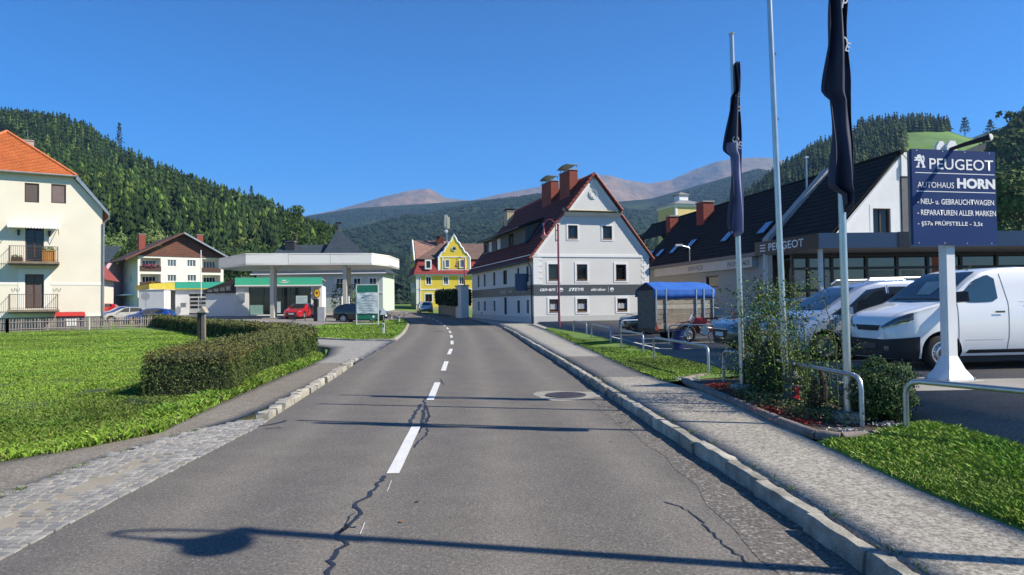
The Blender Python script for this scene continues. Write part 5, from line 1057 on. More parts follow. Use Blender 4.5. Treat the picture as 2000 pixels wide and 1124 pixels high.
for i, o in enumerate(lo):
    b = MB(); af.box(b, o[0] - .02, o[1] + .02, o[2], o[3], -1.35, -1.3); af.box(b, o[0] - .02, o[1] + .02, o[2] - .12, o[2] - .001, -1.3, -.001); af.box(b, o[0] - .02, o[1] + .02, o[3] + .001, o[3] + .12, -1.3, -.001); af.box(b, o[0] - .1, o[0] - .001, o[2], o[3], -1.3, -.001); af.box(b, o[1] + .001, o[1] + .1, o[2], o[3], -1.3, -.001); b.build('loggia', M_apt, AH)
    window(AH, Fac(af.P(0, 0, -1.28), 0), (o[0] + .5, o[1] - .5, o[2] + .25, o[3] - .35), M_white, M_glass, None, depth=.02, sash=4, fw=.07)
    b = MB(); af.box(b, o[0] - .05, o[1] + .05, o[2] - .15, o[2] + .62, .0, .08); b.build('balcony_front', M_brown if i != 3 else M_trim, AH)
    if i < 2: fluff('flowers', (o[0] + o[1]) / 2 + (.3 if i else 0), -.2, o[2] + (.75 if i == 0 else .5), 1.5 if i == 0 else .8, .2, .28, 260, .13, (.10, .16, .04), AH, seed=i, flower=(.45, .03, .20, .65) if i == 0 else (.35, .12, .03, .5))
alo = [(2, 3.2, Z(8.2), Z(9.3)), (6, 7.2, Z(8.2), Z(9.3)), (2, 3.2, Z(5.8), Z(6.9)), (6, 7.2, Z(5.8), Z(6.9)), (11, 12, Z(5.8), Z(6.9))]
for o in alo: window(AH, al, (o[0], o[1], o[2], o[3]), M_white, M_glassb, M_white, .06, sash=2, fw=.07, depth=-.03)
b = MB(); b.box(-1.4, 0, 2, 12, Z(3.6), Z(3.8)); b.build('porch_roof', M_trim, AH)
# ---- pink and far left houses glimpsed between
PH = E('pink_house', 'pale pink house glimpsed between the cream house and the apartment house', 'house', (-70.5, 112, .8), R(8))
b = MB(); b.box(-8, 4.5, 0, 8, 0, 8.2); b.build('wall', mat('pink_render', (.62, .40, .48), .9), PH); pf = Fac((0, 0, 0), 0)
for x in (-2.3, .2, 2.6):
    for z in (.8, 3.5, 6.0): window(PH, pf, (x, x + 1.2, z, z + 1.3), M_white, M_glass, M_trim, .1, sash=2, fw=.08, depth=-.03)
slope('roof', (-8.5, -.5, 8.1), (5, -.5, 8.1), (-8.5, 4.5, 11.2), (5, 4.5, 11.2), M_slate, PH, row=.4, step=.02)
CB = E('cream_annex', 'small cream building with red verge at the right corner of the cream house', 'building', (-49.8, 82, .6), R(20))
b = MB(); b.prism([(-3.5, 0, 0), (.8, 0, 0), (.8, 0, 4.9), (-1.4, 0, 7.6), (-3.5, 0, 7.6)], (0, 8, 0)); b.build('wall', M_cream, CB); b = MB(); b.hexa([(1.3, -.3, 4.4), (1.5, -.3, 4.4), (1.5, 8, 4.4), (1.3, 8, 4.4), (-1.6, -.3, 7.9), (-1.4, -.3, 7.95), (-1.4, 8, 7.95), (-1.6, 8, 7.9)]); b.build('roof', M_redridge, CB)
b = MB(); b.box(-3.4, .81, -.03, 0, 0, 1.6); b.build('brick_base', mat('rough_brick', (.25, .12, .08), .9, n1=.4, s1=4), CB)
# ---- garage with green and yellow fascia
GA = E('service_garage', 'white garage with green and yellow roof fascia and sectional door', 'building', (-41.9, 86, .62), R(12))
Z = lambda z: z - .62; gf = Fac((0, 0, 0), 0); M_green = mat('fascia_green', (.06, .50, .32), .45, n1=.03); M_fyel = mat('fascia_yellow', (.62, .50, .06), .5)
b = MB(); wall(b, gf, [(0, 0), (9.5, 0), (9.5, Z(3.9)), (0, Z(3.9))], [(1.53, 4.8, 0, Z(3.36))], .2); b.box(-2.4, 0, 2.0, 2.2, 0, Z(3.8)); b.box(9.3, 9.5, .01, 8, 0, Z(3.9)); b.build('wall', M_gable, GA)
b = MB(); gf.box(b, 0, 9.7, Z(3.95), Z(4.72), .05, .3); b.build('fascia_green_band', M_green, GA); b = MB(); gf.box(b, 0, 9.7, Z(3.80), Z(3.947), .05, .3); b.build('fascia_yellow_band', M_fyel, GA)
b = MB(); b.prism([(0, -.3, Z(3.8)), (-2.6, -1.4, Z(3.9)), (-2.6, -1.4, Z(4.5)), (0, -.3, Z(4.72))], (-.05, .25, 0)); b.prism([(-2.65, -1.4, Z(3.85)), (-4.9, 1.2, Z(3.8)), (-4.9, 1.2, Z(4.25)), (-2.65, -1.4, Z(4.5))], (0, .3, 0)); b.build('side_fascia', M_fyel, GA)
b = MB(); b.add([(-4.9, 1.0, Z(4.3)), (-2.6, -1.4, Z(4.55)), (0, -.3, Z(4.74)), (9.7, -.3, Z(4.74)), (9.7, 8, Z(4.74)), (-4.9, 8, Z(4.3))], [(0, 1, 2, 3, 4, 5)]); b.build('roof', M_conc, GA)
dr = E('sectional_door', None, None); dr.parent = GA
for r_ in range(5):
    z0_, z1_ = Z(.85) + r_ * .5, Z(.85) + r_ * .5 + .48; b = MB(); gf.box(b, 1.55, 4.78, z0_, z1_, -.16, -.12); b.build('door_panel', mat('door_grey', (.42, .43, .41), .6), dr)
    if 1 <= r_ <= 4:
        for k in range(3): b = MB(); gf.box(b, 1.7 + k * 1.05, 2.6 + k * 1.05, z0_ + .1, z1_ - .08, -.115, -.105); b.build('door_pane', M_glass, dr)
MBX = E('wall_box', 'small grey letter box on the white pier left of the garage door', 'box', (-41.9, 86, .62)); b = MB(); gf.box(b, .75, 1.35, .95, 1.45, .04, .25); b.build('case', M_steel, MBX); b = MB(); gf.box(b, .72, 1.38, 1.45, 1.5, .02, .28); b.build('lid', M_hallp, MBX)
WB = E('white_shed', 'white boxy shed wall beside the garage in front of the apartment house', 'shed', (-44.8, 84, .6)); b = MB(); b.box(-.6, 2.5, 0, 1.6, 0, 3.1); b.build('wall', M_gable, WB); b = MB(); b.box(-.7, 2.55, -.05, 1.7, 3.101, 3.2); b.build('roof', M_conc, WB)
# ---- filling station: shop and canopy
SH = E('station_shop', 'filling station shop with bright green fascia and dark shop windows under the canopy', 'shop', (-30.6, 76.6, .55), R(12))
Z = lambda z: z - .55; hf = Fac((0, 0, 0), 0)
b = MB(); wall(b, hf, [(0, 0), (9.2, 0), (9.2, Z(3.9)), (0, Z(3.9))], [(1.35, 8.0, .12, Z(3.72))], .25); b.box(0, .02, 0.01, 8, 0, Z(3.9)); b.box(9.18, 9.2, .01, 8, 0, Z(3.9)); b.build('wall', M_gable, SH)
b = MB(); hf.box(b, -.05, 9.25, Z(3.98), Z(4.8), .02, .3); b.build('fascia', M_green, SH); b = MB(); hf.box(b, -.08, 9.28, Z(3.83), Z(3.97), .02, .34); b.build('fascia_base', M_trim, SH)
b = MB(); b.box(0, 9.2, -.0, 8, Z(4.6), Z(4.7)); b.build('roof', M_conc, SH)
b = MB(); hf.box(b, 1.36, 7.99, .13, Z(3.71), -.24, -.2); b.build('shop_window', M_glass, SH)
for x in (1.36, 2.9, 3.75, 4.85, 5.75, 7.9): b = MB(); hf.box(b, x, x + .07, .13, Z(3.71), -.2, -.14); b.build('mullion', M_mull, SH)
b = MB(); hf.box(b, 1.45, 2.85, .15, 1.2, -.195, -.18); b.build('pale_panel', mat('frosted_green', (.20, .34, .30), .4), SH)
for x0, x1, z0_, z1_ in ((4.0, 4.7, .3, 1.55), (6.35, 7.6, .75, 2.2)): b = MB(); hf.box(b, x0, x1, z0_, z1_, -.195, -.185); b.build('window_poster', mat('pale_blue_poster', (.42, .55, .60), .5, n1=.1, s1=6), SH)
for k in range(5): b = MB(); hf.box(b, 6.5, 7.45 - .2 * (k % 2), 1.9 - k * .22, 1.94 - k * .22, -.184, -.182); b.build('print_line', M_band, SH)
b = MB(); hf.box(b, .25, .95, 1.6, 2.55, .02, .16); b.build('case', M_steel, SH)
b = MB(); cx, cz = 4.75 + .35, Z(4.4)
b.prism([hf.P(cx - .55, cz - .05, .31), hf.P(cx - .2, cz - .22, .31), hf.P(cx + .3, cz - .2, .31), hf.P(cx + .75, cz + .05, .31), hf.P(cx + .25, cz - .1, .31), hf.P(cx - .15, cz - .12, .31)], (0, -.01, 0)); b.build('logo', M_text, SH)
b = MB(); b.prism([hf.P(cx - .25, cz, .31), hf.P(cx - .1, cz + .16, .31), hf.P(cx + .1, cz + .08, .31), hf.P(cx + .3, cz + .16, .31), hf.P(cx + .2, cz - .03, .31)], (0, -.01, 0)); b.build('logo', M_text, SH)
EM = E('oval_emblem', 'brown oval emblem with yellow shell like crest on the white pier of the shop', 'sign', (-22.1, 78.25, 3.0), R(12))
b = MB(); n = 20; b.prism([(math.cos(k * 2 * math.pi / n) * .34, 0, math.sin(k * 2 * math.pi / n) * .52) for k in range(n)], (0, .06, 0)); b.build('board', mat('emblem_brown', (.16, .05, .015), .5), EM)
b = MB(); n = 20; b.prism([(math.cos(k * 2 * math.pi / n) * .27, -.012, math.sin(k * 2 * math.pi / n) * .44) for k in range(n)], (0, .01, 0)); b.build('emblem_ring', mat('emblem_yellow', (.75, .45, .02), .5), EM)
b = MB(); b.prism([(-.1, -.02, -.1), (.1, -.02, -.1), (.17, -.02, .22), (.06, -.02, .12), (0, -.02, .28), (-.06, -.02, .12), (-.17, -.02, .22)], (0, .006, 0)); b.build('crest', mat('emblem_brown', (.16, .05, .015), .5), EM)
DS = E('dark_annex', 'low white walled annex with dark roof edge left of the station shop', 'building', (-33.6, 80, .55)); b = MB(); b.box(-1.2, 2.85, -1.5, 6, 0, 2.6); b.build('wall', M_gable, DS); b = MB(); b.hexa([(-1.4, -1.7, 2.6), (2.86, -1.7, 2.6), (2.86, 6, 2.6), (-1.4, 6, 2.6), (-1.4, -1.7, 2.95), (2.86, -1.7, 4.5), (2.86, 6, 4.5), (-1.4, 6, 2.95)]); b.build('roof_edge', mat('dark_boards', (.045, .04, .038), .8), DS)
for k in range(4): b = MB(); b.box(-.9 + k * .7, -.35 + k * .7, -1.74, -1.70, 2.72 + k * .05, 3.0 + k * .12); b.build('strip_window', M_glassb, DS)
CN = E('station_canopy', 'large flat white filling station canopy on slender columns', 'canopy', (0, 0, 0))
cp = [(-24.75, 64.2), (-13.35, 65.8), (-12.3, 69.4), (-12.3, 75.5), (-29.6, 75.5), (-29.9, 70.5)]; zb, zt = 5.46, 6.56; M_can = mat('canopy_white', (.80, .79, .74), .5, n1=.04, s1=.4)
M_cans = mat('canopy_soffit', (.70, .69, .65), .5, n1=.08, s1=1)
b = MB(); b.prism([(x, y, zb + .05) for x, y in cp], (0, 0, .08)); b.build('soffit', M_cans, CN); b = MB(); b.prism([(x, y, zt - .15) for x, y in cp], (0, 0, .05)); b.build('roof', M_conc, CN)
for i in range(6):
    p, q = Vector((*cp[i], 0)), Vector((*cp[(i + 1) % 6], 0)); k = max(1, round((q - p).length / 3.3)); d = (q - p) / k; n = Vector((d.y, -d.x, 0)).normalized()
    for j in range(k):
        a, c_ = p + d * j + d * .004, p + d * (j + 1) - d * .004; b = MB(); b.hexa([a + Vector((0, 0, zb)), c_ + Vector((0, 0, zb)), c_ - n * .06 + Vector((0, 0, zb)), a - n * .06 + Vector((0, 0, zb)), a + Vector((0, 0, zt)), c_ + Vector((0, 0, zt)), c_ - n * .06 + Vector((0, 0, zt)), a - n * .06 + Vector((0, 0, zt))]); b.build('fascia_panel', M_can, CN)
M_col = mat('column_cream', (.50, .48, .42), .5, n1=.05)
for x, y_ in ((-22.95, 66.2), (-16.0, 66.2), (-17.1, 72.5), (-25, 72.8)):
    g_ = float(gz(x, y_)); b = MB(); b.box(x - .18, x + .18, y_ - .18, y_ + .18, g_, zb + .06); b.build('column', M_col, CN); b = MB(); b.box(x - .9, x + .9, y_ - .35, y_ + .35, g_ - .02, g_ + .13); b.build('island', M_conc, CN)
# ---- pale green house with slate roofs behind the station
PG = E('pale_green_house', 'pale green house with steep slate pyramid roof behind the filling station', 'house', (-34, 92, .6), R(0)); pg = Fac((0, 0, 0), 0)
M_pg = mat('pale_green_render', (.50, .56, .49), .9, n1=.04)
po = [(x, x + .95, 3.2, 4.6) for x in (10.6, 12.9, 15.0)] + [(12.6, 14.0, .6, 2.0)]
b = MB(); wall(b, pg, [(0, -.5), (16.8, -.5), (16.8, 5.3), (0, 5.3)], po); b.box(0, .1, .01, 9, -.5, 5.3); b.box(16.7, 16.8, .01, 9, -.5, 5.3); b.build('wall', M_pg, PG)
for o in po: window(PG, pg, o, M_white, M_glass, M_trim, .12, sash=2, fw=.07, bars=1)
for x in (10.2, 12.5, 14.6):
    b = MB(); pg.box(b, x + .1, x + .3, 3.15, 4.65, .03, .07); b.build('shutter', mat('shutter_pale', (.55, .6, .55), .7), PG)
b = MB(); pg.box(b, 0, 16.8, 2.55, 2.75, 0, .05); b.build('string_course', M_trim, PG)
slope('roof', (-.6, -.7, 5.2), (17.4, -.7, 5.2), (2.4, 3.2, 9.35), (10.2, 3.2, 9.35), M_slate, PG, row=.35, step=.02, th=.05); slope('roof', (17.4, -.7, 5.2), (17.4, 9, 5.2), (14.5, 4, 7.5), (14.5, 6, 7.5), M_slate, PG, row=.35, step=.02, th=.05)
slope('roof', (-.6, 9, 5.2), (-.6, -.7, 5.2), (2.4, 6, 9.35), (2.4, 3.2, 9.35), M_slate, PG, row=.35, step=.02, th=.05)
T0 = [(7.6, -.72, 5.22), (17.45, -.72, 5.22), (15.6, 9, 5.22), (7.6, 9, 5.22)]; ap = (10.0, 3.4, 11.6)
slope('tower_roof', T0[0], T0[1], (ap[0], ap[1], ap[2]), (ap[0] + .05, ap[1], ap[2]), M_slate, PG, row=.35, step=.02, th=.05)
slope('tower_roof', T0[1], T0[2], (ap[0], ap[1], ap[2]), (ap[0], ap[1] + .05, ap[2]), M_slate, PG, row=.35, step=.02, th=.05); slope('tower_roof', T0[3], T0[0], (ap[0], ap[1] + .05, ap[2]), (ap[0], ap[1], ap[2]), M_slate, PG, row=.35, step=.02, th=.05)
b = MB(); b.tube([(ap[0], ap[1], 11.4), (ap[0], ap[1], 12.3)], [.22, .16], 6); b.box(ap[0] - .3, ap[0] + .5, ap[1] - .04, ap[1] + .04, 12.25, 12.5); b.build('finial', M_dark, PG)
chimney(PG, 3.0, 4.3, 2.4, 3.2, 8.0, 9.8, mat('chimney_dark', (.03, .035, .04), .7), 'flat')
b = MB(); b.tube([(-.6, -.75, 5.2), (17.4, -.75, 5.2)], .08, 6); b.build('gutter', M_white, PG)
# flags poles of the station and road signs
for i, (x, y_, h) in enumerate(((-36.0, 80.0, 7.7), (-37.2, 74.5, 3.0))):
    b = MB(); b.tube([(0, 0, 0), (0, 0, h)], .05, 7); o = b.build('thin_pole', M_white); o.location = (x, y_, .5); tag(o, ('tall slim white pole in front of the garage door' if i == 0 else 'short slim white pole left of the tall one before the garage'), 'pole', 'white poles by the garage')
# ------------------------------------------------------------ vehicles
def smooth_curve(pts, w_=.05):
    xs = np.array([p[0] for p in pts]); zs = np.array([p[1] for p in pts])
    return lambda x: float(np.mean([np.interp(x + k * w_, xs, zs) for k in (-1, -.66, -.33, 0, .33, .66, 1)]))
M_cg = mat('car_glass', (.012, .018, .024), .03, spec=1.0, n1=0)
M_cgb = mat('car_glass_blue', (.03, .055, .075), .04, spec=1.0, n1=0)
M_plas = mat('black_plastic', (.016, .016, .017), .6, n1=.05)
M_chrome = mat('chrome', (.75, .75, .76), .12, metal=1, n1=0)
M_rim = mat('wheel_silver', (.55, .56, .57), .3, metal=.8, n1=0)
M_lamp = mat('lamp_glass', (.09, .10, .12), .05, spec=1, metal=.3, n1=.6, s1=16)
M_lampb = mat('lamp_glass_blue', (.16, .26, .42), .06, spec=1, metal=.5, n1=.2, s1=12)
M_tail = mat('tail_lamp_red', (.35, .01, .01), .15, spec=.8)
M_seam = mat('panel_gap', (.02, .02, .02), .8)
def cpaint(name, c, metal=.0): return mat('car_paint_' + name, c, .28, metal=metal, coat=1.0, n1=0)
P_white, P_silver, P_grey, P_red, P_blue, P_blk, P_sil2 = cpaint('white', (.80, .80, .79)), cpaint('silver', (.38, .43, .50), .5), cpaint('grey', (.075, .075, .08), .4), cpaint('red', (.42, .008, .015)), cpaint('blue', (.015, .06, .28), .3), cpaint('black', (.012, .013, .015)), cpaint('pale_silver', (.50, .51, .52), .5)
class Body:
    def __init__(s, L_, W_, top, belt, bot, plan, tum=.22):
        s.L, s.W = L_, W_; s.top = smooth_curve(top, .05); s.belt = smooth_curve(belt, .1); s.bot = smooth_curve(bot, .05); s.hw = smooth_curve([(x, y * W_ / 2) for x, y in plan], .03); s.tum = tum
    def sec(s, x):
        hw, b, t = s.hw(x), s.bot(x), s.top(x); zs = min(s.belt(x), t - .05); h = t - zs; k = s.tum; hb = zs - b
        yr = hw - .035 - k * h
        return [(0, b), (.8 * hw, b), (hw - .06, b + .02), (hw - .012, b + .13), (hw, b + hb * .5), (hw - .004, b + hb * .72), (hw - .02, b + hb * .93), (hw - .035, zs),
                (hw - .035 - k * h * .45, zs + h * .45), (yr + .01, t - min(.35 * h, .10)), (yr - .03, t - min(.12 * h, .035)), (yr - .12, t - .008), (yr * .45, t), (0, t)]
    def side(s, x, z):
        q = s.sec(x)[2:12]; return float(np.interp(z, [p[1] for p in q], [p[0] for p in q]))
    def topz(s, x, y):
        q = s.sec(x)[8:][::-1]; return float(np.interp(abs(y), [p[0] for p in q], [p[1] for p in q]))
    def front(s, y, z):
        lo, hi = 0., s.L * .5
        for _ in range(22):
            m = (lo + hi) / 2
            if s.top(m) - .04 > z and s.hw(m) - .03 > abs(y): hi = m
            else: lo = m
        return hi
    def rear(s, y, z):
        lo, hi = s.L * .5, s.L
        for _ in range(22):
            m = (lo + hi) / 2
            if s.top(m) - .04 > z and s.hw(m) - .03 > abs(y): lo = m
            else: hi = m
        return lo
    def mesh(s, paint, par, wheels, wr):
        n = 76; xs = [s.L * (.5 - .5 * math.cos(math.pi * i / n)) * .5 + s.L * i / n * .5 for i in range(n + 1)]; V = []; F = []; m = 14
        for x in xs:
            q = s.sec(x); V += [(x, y, z) for y, z in q] + [(x, -y, z) for y, z in q[-2:0:-1]]
        r = 2 * m - 2
        F = [(i * r + k, i * r + (k + 1) % r, (i + 1) * r + (k + 1) % r, (i + 1) * r + k) for i in range(n) for k in range(r)] + [tuple(range(r)), tuple(n * r + k for k in range(r))]
        me = bpy.data.meshes.new('body'); me.from_pydata(V, [], F); me.materials.append(paint); me.materials.append(M_plas)
        bm = bmesh.new(); bm.from_mesh(me); bmesh.ops.recalc_face_normals(bm, faces=bm.faces); bm.to_mesh(me); bm.free()
        o = bpy.data.objects.new('body', me); col.objects.link(o)
        cs = MB(); cs.mi = 1
        for wx in wheels:
            for sg in (-1, 1):
                y0, y1 = (s.W / 2 - .30, s.W / 2 + .1) if sg > 0 else (-s.W / 2 - .1, -s.W / 2 + .30)
                cs.lathe([(wr + .055, y0), (wr + .055, y1)], 30, (wx, 0, wr + .02), 'y')
        c = cs.build('cut', [paint, M_plas]); md = o.modifiers.new('b', 'BOOLEAN'); md.object = c; md.operation = 'DIFFERENCE'; md.solver = 'EXACT'
        me2 = bpy.data.meshes.new_from_object(o.evaluated_get(bpy.context.evaluated_depsgraph_get())); bpy.data.objects.remove(o); bpy.data.objects.remove(c)
        bm = bmesh.new(); bm.from_mesh(me2)
        for f in bm.faces: f.smooth = True
        for e in bm.edges:
            if len(e.link_faces) == 2 and e.calc_face_angle(0) > R(40): e.smooth = False
        bm.to_mesh(me2); bm.free(); me2.name = 'body'
        o = bpy.data.objects.new('body', me2); col.objects.link(o); o.parent = par; return o
    def shell(s, name, x1, zl, zh0, zh1, mt, par, off=.010, nx=12, nz=6):
        V = []; F = []; xs = [x1 * (i / nx) ** 1.5 for i in range(nx + 1)]
        for sg in (-1, 1):
            b0 = len(V)
            for i, x in enumerate(xs):
                for j in range(nz + 1): z = zl + (zh0 + (zh1 - zh0) * i / nx - zl) * j / nz; V.append((x - off, sg * (s.side(x, z) + off), z))
            F += [(b0 + (i - 1) * (nz + 1) + j - 1, b0 + (i - 1) * (nz + 1) + j, b0 + i * (nz + 1) + j, b0 + i * (nz + 1) + j - 1) for i in range(1, nx + 1) for j in range(1, nz + 1)]
        m = (nx + 1) * (nz + 1); F += [(j - 1, j, m + j, m + j - 1) for j in range(1, nz + 1)]
        k = len(V); V += [(0.02, 0, zh0)]; 
        b = MB(); b.add(V[:-1], F); return b.build(name, mt, par, smooth=True, ang=45)
    def patch(s, name, kind, uvs, mt, par, off=.008, nx=10, nz=6):
        """lo/hi outlines [(a,b)...] sampled into a sheet lying on the body; kind: side+1/-1, top, front, rear"""
        lo, hi = uvs; V = []; F = []
        for i in range(nx + 1):
            t = i / nx
            def at(L_, t):
                k = t * (len(L_) - 1); j = min(int(k), len(L_) - 2); f = k - j; return [L_[j][q] + (L_[j + 1][q] - L_[j][q]) * f for q in (0, 1)]
            a, b = at(lo, t), at(hi, t)
            for j in range(nz + 1):
                u_, v_ = a[0] + (b[0] - a[0]) * j / nz, a[1] + (b[1] - a[1]) * j / nz
                if kind in (1, -1): V.append((u_, kind * (s.side(u_, v_) + off), v_))
                elif kind == 'top': V.append((u_ - off * .5, v_, s.topz(u_, v_) + off))
                elif kind == 'front': V.append((s.front(u_, v_) - off, u_ * (1 + off * .5), v_ + off * .3))
                else: V.append((s.rear(u_, v_) + off, u_ * (1 + off * .5), v_ + off * .3))
                if i and j: q = (i - 1) * (nz + 1) + j - 1; F.append((q, q + 1, q + nz + 2, q + nz + 1))
        b = MB(); b.add(V, F); o = b.build(name, mt, par, smooth=True, ang=60); return o
def wheel(par, x, y, r, sg, style='alloy', w_=.2, hub=M_rim):
    e = E('wheel', None, None, (x, y, r)); e.parent = par
    hw = w_ / 2; b = MB(); b.lathe([(r * .62, -hw), (r * .90, -hw), (r * .985, -hw * .72), (r, -hw * .3), (r, hw * .3), (r * .985, hw * .72), (r * .90, hw), (r * .62, hw)], 36, (0, 0, 0), 'y', cap=False)
    b.build('tyre', M_rub, e, smooth=True, ang=50)
    o_ = sg * hw; b = MB(); b.lathe([(r * .64, o_ * .95), (r * .60, o_ * .98), (r * .57, o_ * .6), (r * .50, o_ * .35), (r * .12, o_ * .45 if style != 'steel' else o_ * .9)], 32, (0, 0, 0), 'y', cap=False)
    b.build('rim', hub if style == 'steel' else mat('rim_shadow', (.05, .05, .055), .5, metal=.5), e, smooth=True)
    b = MB(); b.lathe([(r * .64, o_ * .95), (r * .645, o_ * 1.02), (r * .585, o_ * 1.02), (r * .57, o_ * .75)], 32, (0, 0, 0), 'y', cap=False); b.build('rim_lip', hub, e, smooth=True)
    if style == 'alloy' or style == 'cap':
        n = 7 if style == 'cap' else 5
        for k in range(n):
            a = k * 2 * math.pi / n + .3; ca, sa = math.cos(a), math.sin(a); wd = r * (.11 if style == 'alloy' else .13)
            b = MB(); P = lambda q, s_, d: (ca * q - sa * s_, o_ * d, sa * q + ca * s_)
            b.add([P(r * .1, -wd * .7, .88), P(r * .1, wd * .7, .88), P(r * .6, wd * 1.1, .93), P(r * .6, -wd * 1.1, .93), P(r * .1, -wd, .6), P(r * .1, wd, .6), P(r * .6, wd * 1.3, .6), P(r * .6, -wd * 1.3, .6)], [(0, 1, 2, 3), (0, 3, 7, 4), (1, 5, 6, 2), (4, 7, 6, 5)]); b.build('spoke', hub, e)
        b = MB(); b.lathe([(r * .17, o_ * .6), (r * .16, o_ * .97), (0.001, o_ * 1.0)], 16, (0, 0, 0), 'y', cap=False); b.build('hub', hub, e, smooth=True)
    else:
        b = MB()
        for k in range(14):
            a = k * 2 * math.pi / 14; b.lathe([(r * .045, o_ * .62), (.001, o_ * .63)], 8, (math.cos(a) * r * .44, sg * .0, math.sin(a) * r * .44), 'y', cap=False)
        b.build('rim_holes', M_dark, e)['kind'] = 'stuff'
        b = MB(); b.lathe([(r * .36, o_ * .62), (r * .34, o_ * .95), (r * .26, o_ * 1.0)], 24, (0, 0, 0), 'y', cap=False); b.build('hub_ring', hub, e, smooth=True)
        b = MB(); b.lathe([(r * .27, o_ * .6), (r * .25, o_ * .98), (.001, o_ * 1.02)], 20, (0, 0, 0), 'y', cap=False); b.build('hub', M_plas, e, smooth=True)
    return e
def mirror(par, x, y, z, sg, mt, s=1):
    b = MB(); v = [(x + .02, y + sg * .02, z), (x - .06, y + sg * .05, z + .02), (x - .07, y + sg * .22 * s, z + .03), (x + .02, y + sg * .25 * s, z + .02), (x + .02, y + sg * .03, z + .14 * s), (x - .04, y + sg * .06, z + .16 * s), (x - .05, y + sg * .20 * s, z + .17 * s), (x + .02, y + sg * .23 * s, z + .16 * s)]
    b.hexa(v); b.build('mirror', mt, par)
def vehicle(name, label, cat, spec, paint, loc, rz, group=None, style='alloy', detail=1, roof_paint=None):
    t = E(name, label, cat, loc, rz, group); B = Body(spec['L'], spec['W'], spec['top'], spec['belt'], spec['bot'], spec['plan'], spec.get('tum', .22))
    wx, wr = spec['wheels'], spec['wr']; B.mesh(paint, t, wx, wr)
    for x in wx:
        for sg in (1, -1): wheel(t, x, sg * (spec['W'] / 2 - .12), wr, sg, style if x == wx[0] or style != 'cap' else style)
    gl = spec['glass']
    w0, w1, ww0, ww1 = gl['ws']          # windscreen
    B.patch('windscreen', 'top', ([(w0, -ww0), (w0 - .05, 0), (w0, ww0)], [(w1, -ww1), (w1 - .02, 0), (w1, ww1)]), M_cg, t, .012, 14, 8)
    if 'rs' in gl:
        r0, r1, rw0, rw1 = gl['rs']; B.patch('rear_screen', 'top', ([(r0, -rw0), (r0, rw0)], [(r1, -rw1), (r1, rw1)]), M_cg, t, .012, 12, 8)
    for sg in (1, -1):
        for (lo, hi) in gl['side']: B.patch('side_window', sg, (lo, hi), gl.get('mt', M_cg), t, .008, 10, 4)
        if gl.get('frame'):
            pass
        for x, z0, z1, dx_ in spec.get('seams', []): B.patch('door_seam', sg, ([(x, z0), (x + .012, z0)], [(x + dx_, z1), (x + dx_ + .012, z1)]), M_seam, t, .004, 1, 10)
        for x, z in spec.get('handles', []): B.patch('door_handle', sg, ([(x, z), (x + .2, z)], [(x, z + .035), (x + .2, z + .035)]), M_plas if spec.get('hb') else paint, t, .03, 3, 1)
        mirror(t, spec['mir'][0], sg * (B.side(spec['mir'][0], spec['mir'][1]) - .02), spec['mir'][1], sg, spec.get('mirmt', paint), spec.get('mirs', 1))
        for nm, lo, hi, mt in spec.get('lights', []):
            s_ = 1 if sg > 0 else -1; B.patch(nm, 'front', ([(y * s_, z) for y, z in lo], [(y * s_, z) for y, z in hi]), mt, t, .012, 8, 4)
        for nm, lo, hi, mt in spec.get('rlights', []):
            s_ = 1 if sg > 0 else -1; B.patch(nm, 'rear', ([(y * s_, z) for y, z in lo], [(y * s_, z) for y, z in hi]), mt, t, .012, 6, 4)
        for nm, lo, hi, mt, of in spec.get('sidep', []): B.patch(nm, sg, (lo, hi), mt, t, of, 10, 4)
    for nm, lo, hi, mt in spec.get('front', []): B.patch(nm, 'front', (lo, hi), mt, t, .02 if 'plate' in nm else .01, 12, 5)
    for nm, lo, hi, mt in spec.get('rear', []): B.patch(nm, 'rear', (lo, hi), mt, t, .02 if 'plate' in nm else .01, 10, 4)
    b = MB(); b.box(spec['L'] * .08, spec['L'] * .94, -spec['W'] * .40, spec['W'] * .40, .16, spec['bot'][0][1] + .06); b.build('underbody', M_plas, t)
    return t, B
plan = [(0, .50), (.03, .66), (.09, .78), (.2, .87), (.4, .95), (.8, .99), (2.3, 1.0), (3.6, .98), (4.1, .94), (4.3, .88), (4.38, .78)]
def plan_for(L_, r=.78): return [(0, .50 + .2 * (r - .6)), (.03, .66), (.09, .78), (.22, .88), (.45, .96), (.9, 1.0), (L_ - .9, 1.0), (L_ - .4, .965), (L_ - .12, .90), (L_ - .03, .84), (L_, .76)]
